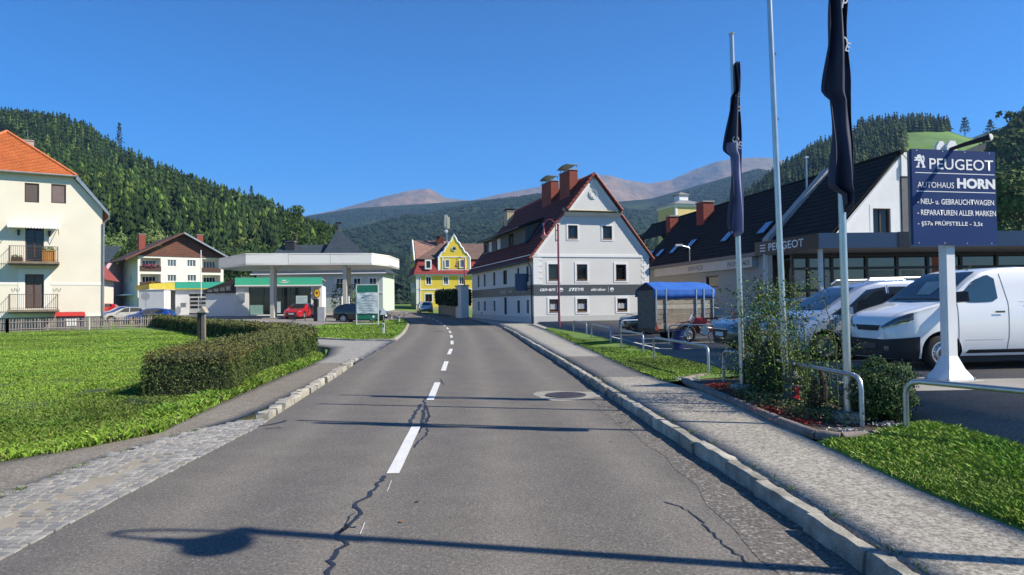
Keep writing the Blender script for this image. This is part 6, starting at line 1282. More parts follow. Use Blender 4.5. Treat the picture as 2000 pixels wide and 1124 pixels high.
hatch = dict(L=4.0, W=1.74, wheels=(.82, 3.36), wr=.31, top=[(0, .62), (.03, .70), (.1, .76), (.35, .86), (.75, .95), (1.0, 1.0), (1.55, 1.30), (1.95, 1.43), (2.4, 1.46), (3.0, 1.43), (3.5, 1.34), (3.62, 1.28), (3.85, .95), (3.97, .80), (4.0, .6)],
             belt=[(0, .62), (.5, .80), (1.0, .90), (2.5, .94), (3.6, 1.02), (4.0, .9)], bot=[(0, .22), (.5, .2), (3.5, .2), (4.0, .28)], plan=plan_for(4.0),
             glass=dict(ws=(1.06, 1.78, .66, .56), rs=(3.84, 3.56, .50, .45), side=[([(1.42, .97), (2.25, .985)], [(1.85, 1.32), (2.25, 1.385)]), ([(2.33, .99), (3.05, 1.03), (3.3, 1.1)], [(2.33, 1.385), (3.0, 1.355), (3.3, 1.26)])]),
             seams=[(1.15, .32, .92, .1), (2.28, .32, .96, .0), (3.1, .5, 1.0, .05)], handles=[(2.0, .86), (2.85, .89)], mir=(1.5, .96),
             lights=[('headlight', [(.42, .60), (.80, .70)], [(.50, .70), (.80, .82)], M_lampb)], front=[('grille', [(-.42, .40), (.42, .40)], [(-.5, .60), (.5, .60)], M_plas), ('lower_grille', [(-.55, .24), (.55, .24)], [(-.6, .34), (.6, .34)], M_plas), ('chrome_strip', [(-.5, .605), (.5, .605)], [(-.5, .63), (.5, .63)], M_chrome), ('number_plate', [(-.26, .42), (.26, .42)], [(-.26, .53), (.26, .53)], M_white)],
             rlights=[('tail_lamp', [(.55, .75), (.78, .75)], [(.55, .98), (.78, 1.0)], M_tail)], rear=[('number_plate', [(-.26, .62), (.26, .62)], [(-.26, .73), (.26, .73)], M_white), ('rear_bumper', [(-.7, .3), (.7, .3)], [(-.7, .45), (.7, .45)], M_plas)])
saloon = dict(hatch, L=4.7, W=1.84, wheels=(.92, 3.68), wr=.33, top=[(0, .60), (.03, .68), (.1, .74), (.4, .84), (1.0, .93), (1.25, .97), (1.9, 1.32), (2.3, 1.43), (2.8, 1.45), (3.3, 1.38), (3.9, 1.14), (4.1, 1.08), (4.55, 1.04), (4.68, .92), (4.7, .6)],
              belt=[(0, .62), (.5, .80), (1.2, .90), (3, .95), (4.0, 1.0), (4.7, .9)], bot=[(0, .2), (.5, .18), (4.2, .2), (4.7, .3)], plan=plan_for(4.7),
              glass=dict(ws=(1.32, 2.1, .70, .58), rs=(4.0, 3.35, .56, .52), side=[([(1.72, .97), (2.6, .985)], [(2.15, 1.30), (2.6, 1.38)]), ([(2.68, .99), (3.4, 1.01), (3.75, 1.08)], [(2.68, 1.38), (3.3, 1.31), (3.75, 1.14)])]),
              seams=[(1.4, .32, .92, .1), (2.64, .32, .96, .0), (3.5, .5, 1.0, .1)], handles=[(2.35, .86), (3.2, .88)], mir=(1.8, .96))
suv = dict(hatch, L=4.55, W=1.84, wheels=(.92, 3.55), wr=.36, top=[(0, .78), (.03, .88), (.1, .95), (.4, 1.05), (.95, 1.12), (1.2, 1.17), (1.75, 1.5), (2.1, 1.62), (2.7, 1.67), (3.5, 1.63), (4.0, 1.5), (4.2, 1.4), (4.42, 1.1), (4.53, .95), (4.55, .7)],
           belt=[(0, .75), (.5, .98), (1.2, 1.05), (3, 1.10), (4.2, 1.2), (4.55, 1.1)], bot=[(0, .3), (.5, .28), (4, .28), (4.55, .36)], plan=plan_for(4.55),
           glass=dict(ws=(1.27, 1.95, .70, .58), rs=(4.38, 4.12, .56, .50), side=[([(1.65, 1.13), (2.55, 1.15)], [(2.05, 1.48), (2.55, 1.57)]), ([(2.63, 1.15), (3.5, 1.2)], [(2.63, 1.57), (3.5, 1.53)]), ([(3.58, 1.22), (4.0, 1.28)], [(3.58, 1.51), (3.95, 1.42)])]),
           seams=[(1.35, .45, 1.08, .1), (2.59, .45, 1.1, .0), (3.5, .6, 1.15, .02)], handles=[(2.3, 1.0), (3.2, 1.03)], mir=(1.72, 1.12), lights=[('headlight', [(.42, .80), (.84, .86)], [(.50, .92), (.84, .98)], M_lamp)],
           front=[('grille', [(-.45, .62), (.45, .62)], [(-.5, .82), (.5, .82)], M_plas), ('number_plate', [(-.26, .5), (.26, .5)], [(-.26, .6), (.26, .6)], M_white)], rlights=[('tail_lamp', [(.6, .95), (.84, .95)], [(.56, 1.3), (.72, 1.3)], M_tail)],
           rear=[('number_plate', [(-.26, .82), (.26, .82)], [(-.26, .93), (.26, .93)], M_white), ('rear_bumper', [(-.7, .4), (.7, .4)], [(-.7, .55), (.7, .55)], M_plas)])
mpv = dict(hatch, L=4.38, W=1.81, wheels=(.92, 3.65), wr=.32, top=[(0, .66), (.03, .76), (.1, .86), (.3, .98), (.7, 1.08), (.92, 1.14), (1.5, 1.50), (1.9, 1.70), (2.3, 1.80), (3.0, 1.83), (4.1, 1.80), (4.25, 1.72), (4.35, 1.3), (4.38, .8)],
           belt=[(0, .66), (.4, .92), (1.0, 1.02), (2.5, 1.06), (4.38, 1.1)], bot=[(0, .24), (.5, .22), (4, .24), (4.38, .32)], plan=plan_for(4.38), tum=.14,
           glass=dict(ws=(.98, 1.82, .72, .62), side=[([(1.42, 1.10), (1.6, 1.07), (2.45, 1.09)], [(1.5, 1.22), (1.98, 1.60), (2.45, 1.67)]), ([(2.53, 1.10), (3.4, 1.12)], [(2.53, 1.67), (3.4, 1.67)]), ([(3.5, 1.12), (4.1, 1.14)], [(3.5, 1.67), (4.05, 1.62)]), ([(1.08, 1.05), (1.36, 1.05)], [(1.33, 1.20), (1.38, 1.22)])]),
           seams=[(1.12, .35, 1.02, .05), (2.49, .35, 1.70, .0), (3.45, .5, 1.7, .0)], handles=[(2.2, .95), (2.6, .95)], mir=(1.45, 1.06), lights=[('headlight', [(.50, .66), (.86, .80)], [(.62, .92), (.86, 1.0)], M_lampb)])
van_s = dict(L=4.62, W=1.92, wheels=(.89, 3.82), wr=.345, top=[(0, .86), (.03, .95), (.08, 1.02), (.25, 1.12), (.6, 1.22), (.92, 1.30), (1.05, 1.37), (1.5, 1.72), (1.78, 1.90), (2.1, 1.975), (2.6, 2.0), (4.5, 1.98), (4.6, 1.9), (4.62, 1.6)],
             belt=[(0, .80), (.3, 1.02), (.8, 1.18), (1.1, 1.24), (2.2, 1.28), (4.62, 1.3)], bot=[(0, .22), (.5, .22), (1.4, .26), (4, .26), (4.62, .32)], plan=[(0, .52), (.03, .66), (.08, .76), (.2, .87), (.4, .95), (.75, .99), (1.2, 1.0), (4.3, 1.0), (4.62, .96)], tum=.13,
             glass=dict(ws=(1.00, 1.80, .80, .70), side=[([(1.26, 1.36), (1.5, 1.30), (1.96, 1.31), (2.08, 1.38)], [(1.34, 1.48), (1.6, 1.72), (1.9, 1.84), (2.05, 1.76)])], mt=M_cgb),
             seams=[(1.22, .38, 1.28, .0), (2.20, .34, .62, .06), (2.26, .62, 1.30, .02), (2.28, 1.30, 1.86, -.12), (3.5, .4, 1.85, 0)], handles=[(1.98, 1.10)], hb=1, mir=(1.22, 1.30), mirmt=M_plas, mirs=1.3,
             lights=[('headlight', [(.42, .81), (.62, .85), (.872, .95)], [(.46, .98), (.68, 1.12), (.872, 1.16)], M_lamp)],
             front=[('grille', [(-.38, .84), (-.32, .76), (.32, .76), (.38, .84)], [(-.42, .93), (-.38, .99), (.38, .99), (.42, .93)], M_plas), ('number_plate', [(-.26, .40), (.26, .40)], [(-.26, .51), (.26, .51)], mat('plate_dark', (.05, .05, .055), .4))],
             sidep=[('sill_strip', [(1.36, .33), (3.4, .33)], [(1.42, .40), (3.4, .40)], M_plas, .012), ('sliding_rail', [(2.6, 1.22), (4.5, 1.22)], [(2.6, 1.235), (4.5, 1.235)], M_seam, .004), ('roof_panel_edge', [(2.5, 1.30), (4.4, 1.30)], [(2.5, 1.31), (4.4, 1.31)], mat('soft_line', (.45, .46, .47), .4), .003)])
CAR_Z = .25
VAN, VB = vehicle('white_van', 'white delivery van with black bumper parked behind the blue sign post', 'van', van_s, P_white, (7.22, 14.06, CAR_Z), R(6), style='steel')
VB.patch('grille_rim', 'front', ([(-.44, .995), (.44, .995)], [(-.44, 1.015), (.44, 1.015)]), M_chrome, VAN, .014, 10, 1)
for sg in (1, -1):
    VB.patch('fog_lamp', 'front', ([(.52 * sg, .38), (.62 * sg, .38)], [(.52 * sg, .46), (.62 * sg, .46)]), M_lamp, VAN, .03, 3, 3)
    VB.patch('lamp_strip', 'front', ([(.46 * sg, .80), (.64 * sg, .835), (.87 * sg, .935)], [(.46 * sg, .815), (.64 * sg, .85), (.87 * sg, .95)]), M_chrome, VAN, .02, 8, 1)
    VB.patch('bonnet_seam', 'top', ([(.12, .60 * sg), (.12, .612 * sg)], [(.95, .80 * sg), (.95, .812 * sg)]), M_seam, VAN, .004, 1, 10)
    VB.patch('lower_crease', sg, ([(1.35, .58), (2.15, .58)], [(1.35, .59), (2.15, .59)]), mat('soft_line', (.45, .46, .47), .4), VAN, .003, 6, 1)
VB.patch('intake_slot', 'front', ([(-.45, .28), (.45, .28)], [(-.5, .37), (.5, .37)]), M_dark, VAN, .022, 8, 2)
VB.shell('bumper', .46, .23, .60, .66, M_plas, VAN)
b = MB(); b.tube([(1.55, -.35, 1.98), (1.35, -.37, 2.2), ], [.012, .005], 5); b.tube([(2.0, -.33, 1.96), (2.28, -.33, 2.22)], [.014, .006], 5); 
b = MB(); b.tube([(1.95, -.3, 1.95), (2.25, -.3, 2.2)], [.012, .005], 5); b.build('aerial', M_plas, VAN)
b = MB(); b.box(1.35, 1.40, -.30, .45, 1.50, 1.515); 
VB.patch('screen_reflection', 'top', ([(1.15, -.30), (1.15, .10)], [(1.5, -.36), (1.5, .25)]), mat('painted_reflection_teal', (.12, .19, .19), .05, spec=1, n1=.15, s1=3), VAN, .018, 4, 4)  # pale patch, a reflection painted onto the windscreen
VB.patch('wiper', 'top', ([(1.03, -.72), (1.03, .65)], [(1.055, -.72), (1.055, .65)]), M_plas, VAN, .022, 8, 1)
MP, MPB = vehicle('silver_people_carrier', 'silver blue people carrier with roof rails parked behind the white van', 'car', mpv, P_silver, (6.02, 16.34, CAR_Z), R(6), style='cap')
for sg in (1, -1): b = MB(); b.tube([(2.0, sg * .66, 1.76), (2.15, sg * .68, 1.86), (3.9, sg * .68, 1.88), (4.05, sg * .66, 1.80)], .022, 6); b.build('roof_rail', M_rim, MP)
vehicle('dark_hatchback', 'dark grey hatchback nosing out left of the silver people carrier', 'car', hatch, P_grey, (5.72, 19.1, CAR_Z), R(6))
vehicle('grey_estate', 'pale grey car whose roof shows behind the flower bed bush', 'car', saloon, P_sil2, (8.0, 22.3, CAR_Z), R(6))
vehicle('black_car', 'black car parked with its nose just left of the tarped trailer', 'car', saloon, P_blk, (4.75, 29.8, CAR_Z), R(8))
M_red = None
g_ = lambda x, y: float(gz(x, y)) + .02
vehicle('red_car', 'shiny red saloon parked nose forward under the filling station canopy', 'car', saloon, P_red, (-20.55, 64.3, g_(-20.5, 66)), R(86), style='alloy')
vehicle('dark_suv', 'dark off-roader parked behind the green and white price board', 'car', suv, P_blk, (-11.0, 60.2, g_(-11, 60)), R(172))
vehicle('silver_hatchback', 'silver hatchback driving away at the bend before the yellow house', 'car', hatch, P_sil2, (-11.75, 91.0, g_(-12, 90)), R(-76))
CG = 'cars parked beside the cream house'
vehicle('blue_hatchback', 'bright blue car nearest the right end of the picket fence', 'car', hatch, P_blue, (-33.4, 59.8, .12), R(8), CG)
vehicle('silver_hatchback', 'silver car behind the bright blue car beside the cream house', 'car', hatch, P_sil2, (-37.2, 62.8, .25), R(20), CG)
vehicle('blue_saloon', 'blue car with pale windscreen behind the silver one near the downpipe', 'car', saloon, P_blue, (-39.6, 65.5, .3), R(30), CG)
vehicle('white_saloon', 'pale car roof farthest left behind the blue cars near the downpipe', 'car', saloon, P_sil2, (-41.5, 68.5, .35), R(30), CG)
vehicle('red_hatchback', 'red car in front of the shaded side of the apartment house', 'car', hatch, P_red, (-52.5, 84.5, .75), R(20))
# ------------------------------------------------------------ flag poles, flags, sign
M_flag = mat('flag_cloth_navy', (.020, .025, .058), .7, n1=.1); M_flagl = mat('flag_cloth_pale', (.20, .21, .36), .75, n1=.25, s1=3); M_polea = mat('pole_aluminium', (.50, .51, .50), .32, metal=.8, n1=.12, s1=5)
PG_ = 'flag poles in the planted bed'
poles = [(3.69, 11.15, 5.75, -.012, 'slim metal flag pole farthest from the camera with a partly pale flag'), (3.93, 9.98, 5.96, -.022, 'bare slim metal flag pole standing between the two flagged poles'), (4.02, 8.33, 5.98, -.008, 'nearest metal flag pole carrying the long black flag')]
for i, (x, y, h, ln, lb) in enumerate(poles):
    t = E('flag_pole', lb, 'flag pole', (x, y, .22), 0, PG_); b = MB(); b.tube([(0, 0, 0), (ln * h * .5, 0, h * .5), (ln * h, 0, h)], [.046, .042, .036], 12); b.build('pole', M_polea, t, smooth=True)
    b = MB(); b.lathe([(.045, 0), (.05, .02), (.03, .035)], 12, (ln * h, 0, h)); b.build('cap', M_polea, t)
    for k in range(1, 4 if i != 1 else 6): z = h * (1 - k * .16); b = MB(); b.tube([(ln * z + .04, 0, z + .02), (ln * z + .065, 0, z), (ln * z + .04, 0, z - .02)], .006, 4); b.build('hook', M_dark if k < 4 else M_tail, t)
    b = MB(); b.lathe([(.19, -.15), (.19, .06), (.175, .075)], 16, (0, 0, 0)); b.build('footing', M_conc, t)
def flag(name, label, px_, prof, z0, z1, marks, pale=None):
    """cloth hanging limp: at each height a folded cross-section beside the pole; prof = rows of (z, left reach, right reach)"""
    x, y = px_; t = E(name, label, 'flag', (x, y, .22), 0, 'flags hanging limp on the poles'); N_ = 26; K = 60
    zs = [p[0] for p in prof]; V = []; F = []; mi = []
    for i in range(K + 1):
        z = z1 + (z0 - z1) * i / K; l = np.interp(-z, [-q for q in zs], [p[1] for p in prof]); r_ = np.interp(-z, [-q for q in zs], [p[2] for p in prof])
        for j in range(N_ + 1):
            s = j / N_; xx = -l + (l + r_) * (.5 - .5 * math.cos(s * math.pi)); amp = .05 + .05 * math.sin(s * math.pi)
            yy = -.06 - amp * .5 + amp * math.sin(s * 13 + z * .9) * (.7 + .3 * math.sin(z * 3)) + .03 * math.sin(z * 5 + s * 4)
            V.append((xx + .008 * math.sin(z * 6 + s * 8), yy, z + (.05 * math.sin(s * 9) if i == K else 0)))
            if i and j:
                q = (i - 1) * (N_ + 1) + j - 1; F.append((q, q + 1, q + N_ + 2, q + N_ + 1)); mi.append(1 if pale and pale[0] < z < pale[1] and s > pale[2] else 0)
    o = npmesh('cloth', V, F, [M_flag, M_flagl], t, smooth=True, matidx=mi); md = o.modifiers.new('s', 'SOLIDIFY'); md.thickness = .004
    for (ch, cx, cz, sx, sz, rot) in marks:
        M4_ = Matrix.Translation((cx, -.165, cz)) @ Matrix.Rotation(rot, 4, 'Y')
        text(ch, -sx / 2, sx / 2, -sz / 2, sz / 2, M_text if not pale else mat('grey_letters', (.42, .43, .45)), t, M4_, .01, name='letter')
    return t
flag('flag', 'long limp black flag with white lettering on the nearest pole', (3.98, 8.31), [(5.75, .07, .05), (5.2, .12, .06), (4.45, .18, .075), (3.95, .235, .085), (3.88, .23, .085), (3.84, .14, .09), (3.3, .15, .13), (2.82, .16, .10), (2.75, .15, .09), (2.71, .0, .08), (2.52, -.02, .05)], 2.52, 5.75, [('P', .02, 4.95, .06, .14, .2), ('G', -.02, 4.50, .09, .12, 1.2), ('E', .045, 4.42, .05, .11, .3), ('C', .01, 5.25, .06, .11, 1.3)])
flag('flag', 'limp flag with navy top and pale lavender lower half on the far pole', (3.62, 11.13), [(5.25, .0, .06), (4.8, .0, .085), (4.7, .07, .08), (3.88, .20, .08), (3.80, .19, .09), (3.76, .09, .09), (3.05, .10, .10), (2.92, .12, .10), (2.6, .14, .10), (2.5, .10, .09)], 2.5, 5.25, [('P', .03, 4.45, .06, .16, .2), ('G', -.03, 4.0, .09, .11, 1.1), ('E', .04, 3.9, .07, .11, .5), ('U', .035, 4.7, .05, .11, 1.2)], pale=(2.3, 3.95, .30))
# blue dealership sign
SG = E('dealership_sign', 'large dark blue dealership sign with white lettering on a white steel post', 'sign', (7.02, 11.6, .25), R(12))
M_postw = mat('post_white', (.74, .74, .73), .4, n1=.05)
w_, zb, zt = 1.66, 2.28, 3.87
b = MB(); b.box(-.43, w_ - .43, -.14, -.09, zb, zt); b.build('board', M_navy, SG)
b = MB(); b.box(-.42, w_ - .44, -.09, -.03, zb + .02, zt - .02); b.build('backing', M_hallp, SG)
b = MB()
prof_ = [(-.085, -.085), (.085, -.085), (.105, -.045), (.105, .045), (.085, .085), (-.085, .085), (-.105, .045), (-.105, -.045)]
pz = [(.42, 1.0), (3.95, .93)]
V = [(x * s + .36, y * s + .02, z) for z, s in pz for x, y in prof_]; b.add(V, [(k, (k + 1) % 8, 8 + (k + 1) % 8, 8 + k) for k in range(8)] + [tuple(range(8, 16))]); b.build('post', M_postw, SG)
b = MB(); V = [(x * s + .36, y * s + .02, z) for z, s in ((.02, 2.9), (.05, 2.9), (.2, 1.9), (.42, 1.02)) for x, y in prof_]; b.add(V, [(i * 8 + k, i * 8 + (k + 1) % 8, (i + 1) * 8 + (k + 1) % 8, (i + 1) * 8 + k) for i in range(3) for k in range(8)] + [tuple(range(24, 32))]); b.build('post_foot', M_postw, SG)
b = MB(); b.box(.0, .72, -.36, .40, -.02, .022); b.build('base_plate', M_conc, SG)
for k in range(4): a = k * math.pi / 2 + .78; b = MB(); b.lathe([(.02, 0), (.02, .05)], 8, (.36 + math.cos(a) * .36, .02 + math.sin(a) * .33, .02)); b.build('bolt', M_steel, SG)
SX = lambda px_: -.43 + (px_ - 262 - (px_ - 262) * .0) / 606 * w_
def SZ(py): return zt - (py - 195) / 650 * (zt - zb)
T_ = Matrix.Translation((0, -.142, 0))
def line_s(x0, x1, y_): b = MB(); b.box(SX(x0), SX(x1), -.1425, -.1405, SZ(y_) - .006, SZ(y_) + .006); b.build('rule', M_text, SG)
text('PEUGEOT', SX(385), SX(850), SZ(330), SZ(255), M_text, SG, T_, .008); line_s(285, 858, 356); text('AUTOHAUS', SX(297), SX(558), SZ(457), SZ(418), M_text, SG, T_, .0); text('HORN', SX(580), SX(860), SZ(457), SZ(386), M_text, SG, T_, .05); line_s(292, 862, 482)
for s_, x1, y0, y1 in (('- NEU- u. GEBRAUCHTWAGEN', 848, 570, 532), ('- REPARATUREN ALLER MARKEN', 860, 645, 607), ('- §57a PRÜFSTELLE - 3,5t', 760, 722, 680)): text(s_, SX(292), SX(x1), SZ(y0), SZ(y1), M_text, SG, T_, .012)
lion = [(200, 260), (235, 225), (270, 215), (310, 225), (335, 260), (350, 330), (385, 400), (410, 490), (440, 550), (436, 570), (342, 570), (342, 545), (372, 535), (330, 460), (290, 400), (282, 470), (262, 525), (274, 570), (170, 570), (178, 540), (215, 525), (228, 460), (245, 400), (200, 380), (128, 392), (130, 360), (192, 348), (132, 312), (146, 284), (212, 300)]
tail = [(352, 250), (398, 240), (424, 318), (406, 422), (376, 416), (394, 344), (362, 292)]
for pg_ in (lion, tail):
    b = MB(); b.prism([(SX(279) + (q[0] - 125) / 315 * (SX(357) - SX(279)), -.143, SZ(232) - (q[1] - 215) / 358 * (SZ(232) - SZ(323))) for q in pg_], (0, .002, 0)); b.build('lion_emblem', M_text, SG)
for k in range(3): b = MB(); x, z = SX(318) - .01 * k, SZ(300) + k * .045; b.box(x - .02, x + .035, -.1445, -.1432, z, z + .006); b.build('emblem_line', M_navy, SG)
for x in (302, 487, 648, 828):
    for zz in (zt - .025, zb + .03): b = MB(); b.lathe([(.008, -.002), (.008, 0)], 8, (SX(x) - .01, -.142, zz), 'y'); b.build('rivet', M_text, SG)
for x0, x1, d in ((.15, .32, 0), (.30, .50, -.06)):
    b = MB(); b.prism([(x0, -.05 + d, zt - .06), (x1, -.05 + d, zt - .06), (x1, -.05 + d, zt + .10), (x1 - .04, -.05 + d, zt + .17), (x0 + .06, -.05 + d, zt + .17), (x0, -.05 + d, zt + .08)], (0, .05, 0)); b.build('lamp_bracket', M_trim, SG)
b = MB(); b.tube([(.36, -.10, zt + .02), (.47, -.30, zt + .07), (.60, -.56, zt + .11), (.63, -.62, zt + .12)], [.03, .035, .045, .06], 10); fl_ = b.build('floodlight', M_dark, SG, smooth=True)
b = MB(); b.lathe([(.05, 0), (.001, .004)], 12, (.615, -.60, zt + .06), 'z', cap=False); b.lathe([(.055, 0), (.001, -.004)], 12, (.63, -.625, zt + .12), 'y', cap=False); b.build('lens', M_creaml, fl_)
# hoop rails
HG = 'hoop rails along the parking lot'
def hoop(label, p, q, h=.58, z=.16, r=.028, g=HG):
    p, q = Vector((*p, z)), Vector((*q, z)); d = q - p; L_ = d.length; u_ = d / L_; pts = [(0, -.05), (0, h - .16), (.02, h - .07), (.07, h - .02), (.16, h), (L_ - .16, h), (L_ - .07, h - .02), (L_ - .02, h - .07), (L_, h - .16), (L_, -.05)]
    b = MB(); b.tube([p + u_ * a + Vector((0, 0, c_)) for a, c_ in pts], r, 10); o = b.build('hoop_rail', M_steel, smooth=True); return tag(o, label, 'railing', g)
hoop('nearest galvanised hoop rail running out of the picture on the right', (4.30, 7.60), (5.95, 4.7), .58, .17, .03)
hoop('long galvanised hoop rail crossing the planted bed in front of the flag poles', (4.0, 7.97), (3.74, 12.3), .58, .18)
hoop('third hoop rail, first one beyond the planted bed', (3.88, 13.75), (3.52, 17.3))
hoop('fourth hoop rail in the grass beside the blue drum', (3.64, 19.3), (3.40, 21.7))
hoop('fifth hoop rail in the grass, between the drum and the far one', (3.44, 24.2), (3.22, 28.2))
hoop('farthest short hoop rail next to the red lamp post', (3.20, 29.9), (2.98, 33.8))
hoop('hoop rail behind the tarped trailer near the grey house', (4.45, 28.4), (5.9, 29.4), .62, .25, .028, 'hoop rails behind the trailer'); hoop('white hoop rail standing behind the blue drum in front of the motorbike', (5.05, 22.4), (7.1, 22.0), .62, .25, .022, 'hoop rails behind the trailer')
# street lamps
M_mag = mat('lamp_post_crimson', (.22, .045, .07), .4, n1=.1)
def street_lamp(label, x, y, z, ang, g='curved arm street lamps'):
    t = E('street_lamp', label, 'street lamp', (x, y, z), ang, g)
    b = MB(); b.tube([(0, 0, -.1), (0, 0, 1.2), (0, 0, 5.85)], [.075, .065, .052], 12); b.build('post', M_mag, t, smooth=True); b = MB(); b.lathe([(.03, 0), (.07, .05), (.075, .09), (.04, .15), (.001, .17)], 12, (0, 0, 5.83)); b.build('finial', M_mag, t, smooth=True)
    b = MB(); b.tube([(-.14, 0, 4.95), (-.14, 0, 5.7)] + [(-.48 + .34 * math.cos(a), 0, 5.78 + .46 * math.sin(a)) for a in np.linspace(0, math.pi, 12)] + [(-.82, 0, 5.7)], .027, 8); b.build('arm', M_mag, t, smooth=True)
    for z_ in (5.05, 5.6): b = MB(); b.tube([(-.14, 0, z_), (0, 0, z_)], .03, 6); b.build('bracket', M_mag, t)
    b = MB(); b.lathe([(.03, .30), (.055, .22), (.06, .14), (.085, .05), (.11, -.02), (.15, -.09), (.24, -.15), (.245, -.17)], 20, (-.82, 0, 5.42), cap=False); s_ = b.build('lamp_shade', M_mag, t, smooth=True)
    b = MB(); b.lathe([(.16, -.15), (.15, -.2), (.10, -.25), (.001, -.27)], 16, (-.82, 0, 5.42), cap=False); b.build('globe', mat('lamp_globe', (.5, .5, .48), .2), s_, smooth=True)
    return t
street_lamp('crimson street lamp with curved arm and bell shade beside the near verge', 2.67, 39.4, .15, 0)
street_lamp('dark street lamp with curved arm far off between yellow and grey houses', -4.95, 72.0, .25, 0)
street_lamp('crimson street lamp standing on the verge beside the camera', 4.86, 3.55, .14, R(9))
# delineator posts
def delin(label, x, y, s=1):
    t = E('delineator_post', label, 'post', (x, y, float(gz(x, y)) + .03), 0, 'white delineator posts at the road edge', s)
    b = MB(); b.hexa([(-.06, -.04, 0), (.06, -.04, 0), (.06, .04, 0), (-.06, .04, 0), (-.055, -.035, .74), (.055, -.035, .70), (.055, .035, .70), (-.055, .035, .74)]); b.build('body', M_white, t)
    b = MB(); b.hexa([(-.058, -.038, .74), (.058, -.038, .70), (.058, .038, .70), (-.058, .038, .74), (-.05, -.03, .86), (.05, -.03, .82), (.05, .03, .82), (-.05, .03, .86)]); b.build('cap', M_dark, t)
    b = MB(); b.box(-.02, .02, -.045, -.04, .42, .62); b.build('reflector', M_dark, t)
delin('white delineator post with black cap nearest on the grass island', -6.95, 37.3, .9); delin('white delineator post at the tip of the grass island', -9.4, 57.5, .8); delin('white delineator post just beyond the tip of the island', -10.5, 67, .8); delin('white delineator post farthest along the left road edge', -11.6, 66.5, .75); delin('white delineator post standing before the shaded side of the grey house', -2.75, 62.0, .8)
TS = E('small_road_sign', 'small white pointed sign on a thin post beside the dark off-roader', 'sign', (-9.4, 50.5, .05)); b = MB(); b.tube([(0, 0, 0), (0, 0, 1.15)], .03, 6); b.build('post', M_steel, TS); b = MB(); b.prism([(-.28, -.05, .85), (.28, -.05, .85), (.12, -.05, 1.15), (0, -.05, 1.35), (-.12, -.05, 1.15)], (0, .02, 0)); b.build('plate', M_trim, TS)
YS = E('give_way_sign', 'red edged give way sign beside the apartment house entrance', 'sign', (-47.2, 78.5, .55)); b = MB(); b.tube([(0, 0, 0), (0, 0, 2.2)], .035, 6); b.build('post', M_steel, YS); b = MB(); b.prism([(-.5, -.05, 2.75), (.5, -.05, 2.75), (0, -.05, 1.9)], (0, .02, 0)); b.build('plate', mat('sign_red', (.5, .02, .02), .4), YS); b = MB(); b.prism([(-.32, -.055, 2.65), (.32, -.055, 2.65), (0, -.055, 2.1)], (0, .004, 0)); b.build('plate_centre', M_text, YS)
RS = E('round_road_sign', 'back of a round grey road sign on a pole before the white shed', 'sign', (-39.5, 74.5, .5)); b = MB(); b.tube([(0, 0, 0), (0, 0, 2.9)], .035, 6); b.build('post', M_steel, RS); b = MB(); b.lathe([(.48, -.02), (.48, .0), (.001, .0)], 20, (0, -.04, 2.35), 'y'); b.build('plate', mat('sign_back', (.45, .47, .50), .5), RS)
# price board, pump
PBD = E('price_board', 'tall green and white price board covered with a white cloth on the grass island', 'sign', (-11.75, 52.0, .12), R(3))
M_dgreen = mat('board_green', (.015, .17, .10), .4)
for x in (0, 1.62): b = MB(); b.box(x, x + .07, 0, .1, 0, 3.05); b.build('post', M_white, PBD)
for z in (.06, 3.0): b = MB(); b.box(.071, 1.619, .01, .09, z, z + .06); b.build('cross_bar', M_white, PBD)
b = MB(); b.box(.08, 1.61, .02, .08, 2.45, 2.99); b.build('green_panel', M_dgreen, PBD); b = MB(); b.box(.08, 1.61, .02, .08, .42, .80); b.build('green_panel', M_dgreen, PBD)
V = []; F = []
for i in range(15):
    for j in range(21):
        x, z = .06 + 1.57 * i / 14, .86 + 1.55 * j / 20; V.append((x + .006 * math.sin(z * 7), -.02 + .008 * math.sin(x * 9 + z * 5) + .004 * math.sin(z * 17 + x * 3), z + .012 * math.sin(x * 8)))
        if i and j: q = (i - 1) * 21 + j - 1; F.append((q, q + 1, q + 22, q + 21))
npmesh('cloth', V, F, mat('banner_cloth', (.62, .66, .68), .8, n1=.06), PBD, smooth=True)
for k, (x0, x1) in enumerate(((.55, 1.15), (.25, 1.4), (.2, 1.45), (.3, 1.35), (.35, 1.3), (.25, 1.4), (.5, 1.2))): z = 2.15 - k * .19; b = MB(); b.box(x0, x1, -.062, -.058, z, z + (.10 if k == 0 else .035)); b.build('print_line', mat('print_grey', (.25, .28, .33), .8), PBD)
b = MB(); b.lathe([(.10, 0), (.001, 0)], 14, (1.3, .012, .62), 'y', cap=False); b.build('logo', M_text, PBD)
PU = E('fuel_pump', 'grey and black fuel pump with hanging hose at the edge of the grass island', 'fuel pump', (-16.9, 60.0, g_(-17, 60)), 0); b = MB(); b.box(0, .6, 0, .5, 0, 1.25); b.build('cabinet', mat('pump_grey', (.45, .45, .43), .5), PU); b = MB(); b.box(-.35, -.02, 0, .5, 0, 1.95); b.build('head', M_dark, PU); b = MB(); b.tube([(-.2, -.1, 1.7), (-.7, -.12, 1.1), (-.85, -.12, .5), (-1.1, -.1, .15), (-.95, -.1, .05)], .03, 6); b.build('hose', M_dark, PU)
for i, (x, lb) in enumerate(((-14.9, 'left'), (-14.3, 'right'))): b = MB(); b.tube([(0, 0, 0), (0, 0, 2.3)], .07, 8); o = b.build('bollard_pole', M_trim); o.location = (x, 60.5, .1); tag(o, '%s of two white poles standing close together by the fuel pump' % lb, 'pole', 'twin white poles')
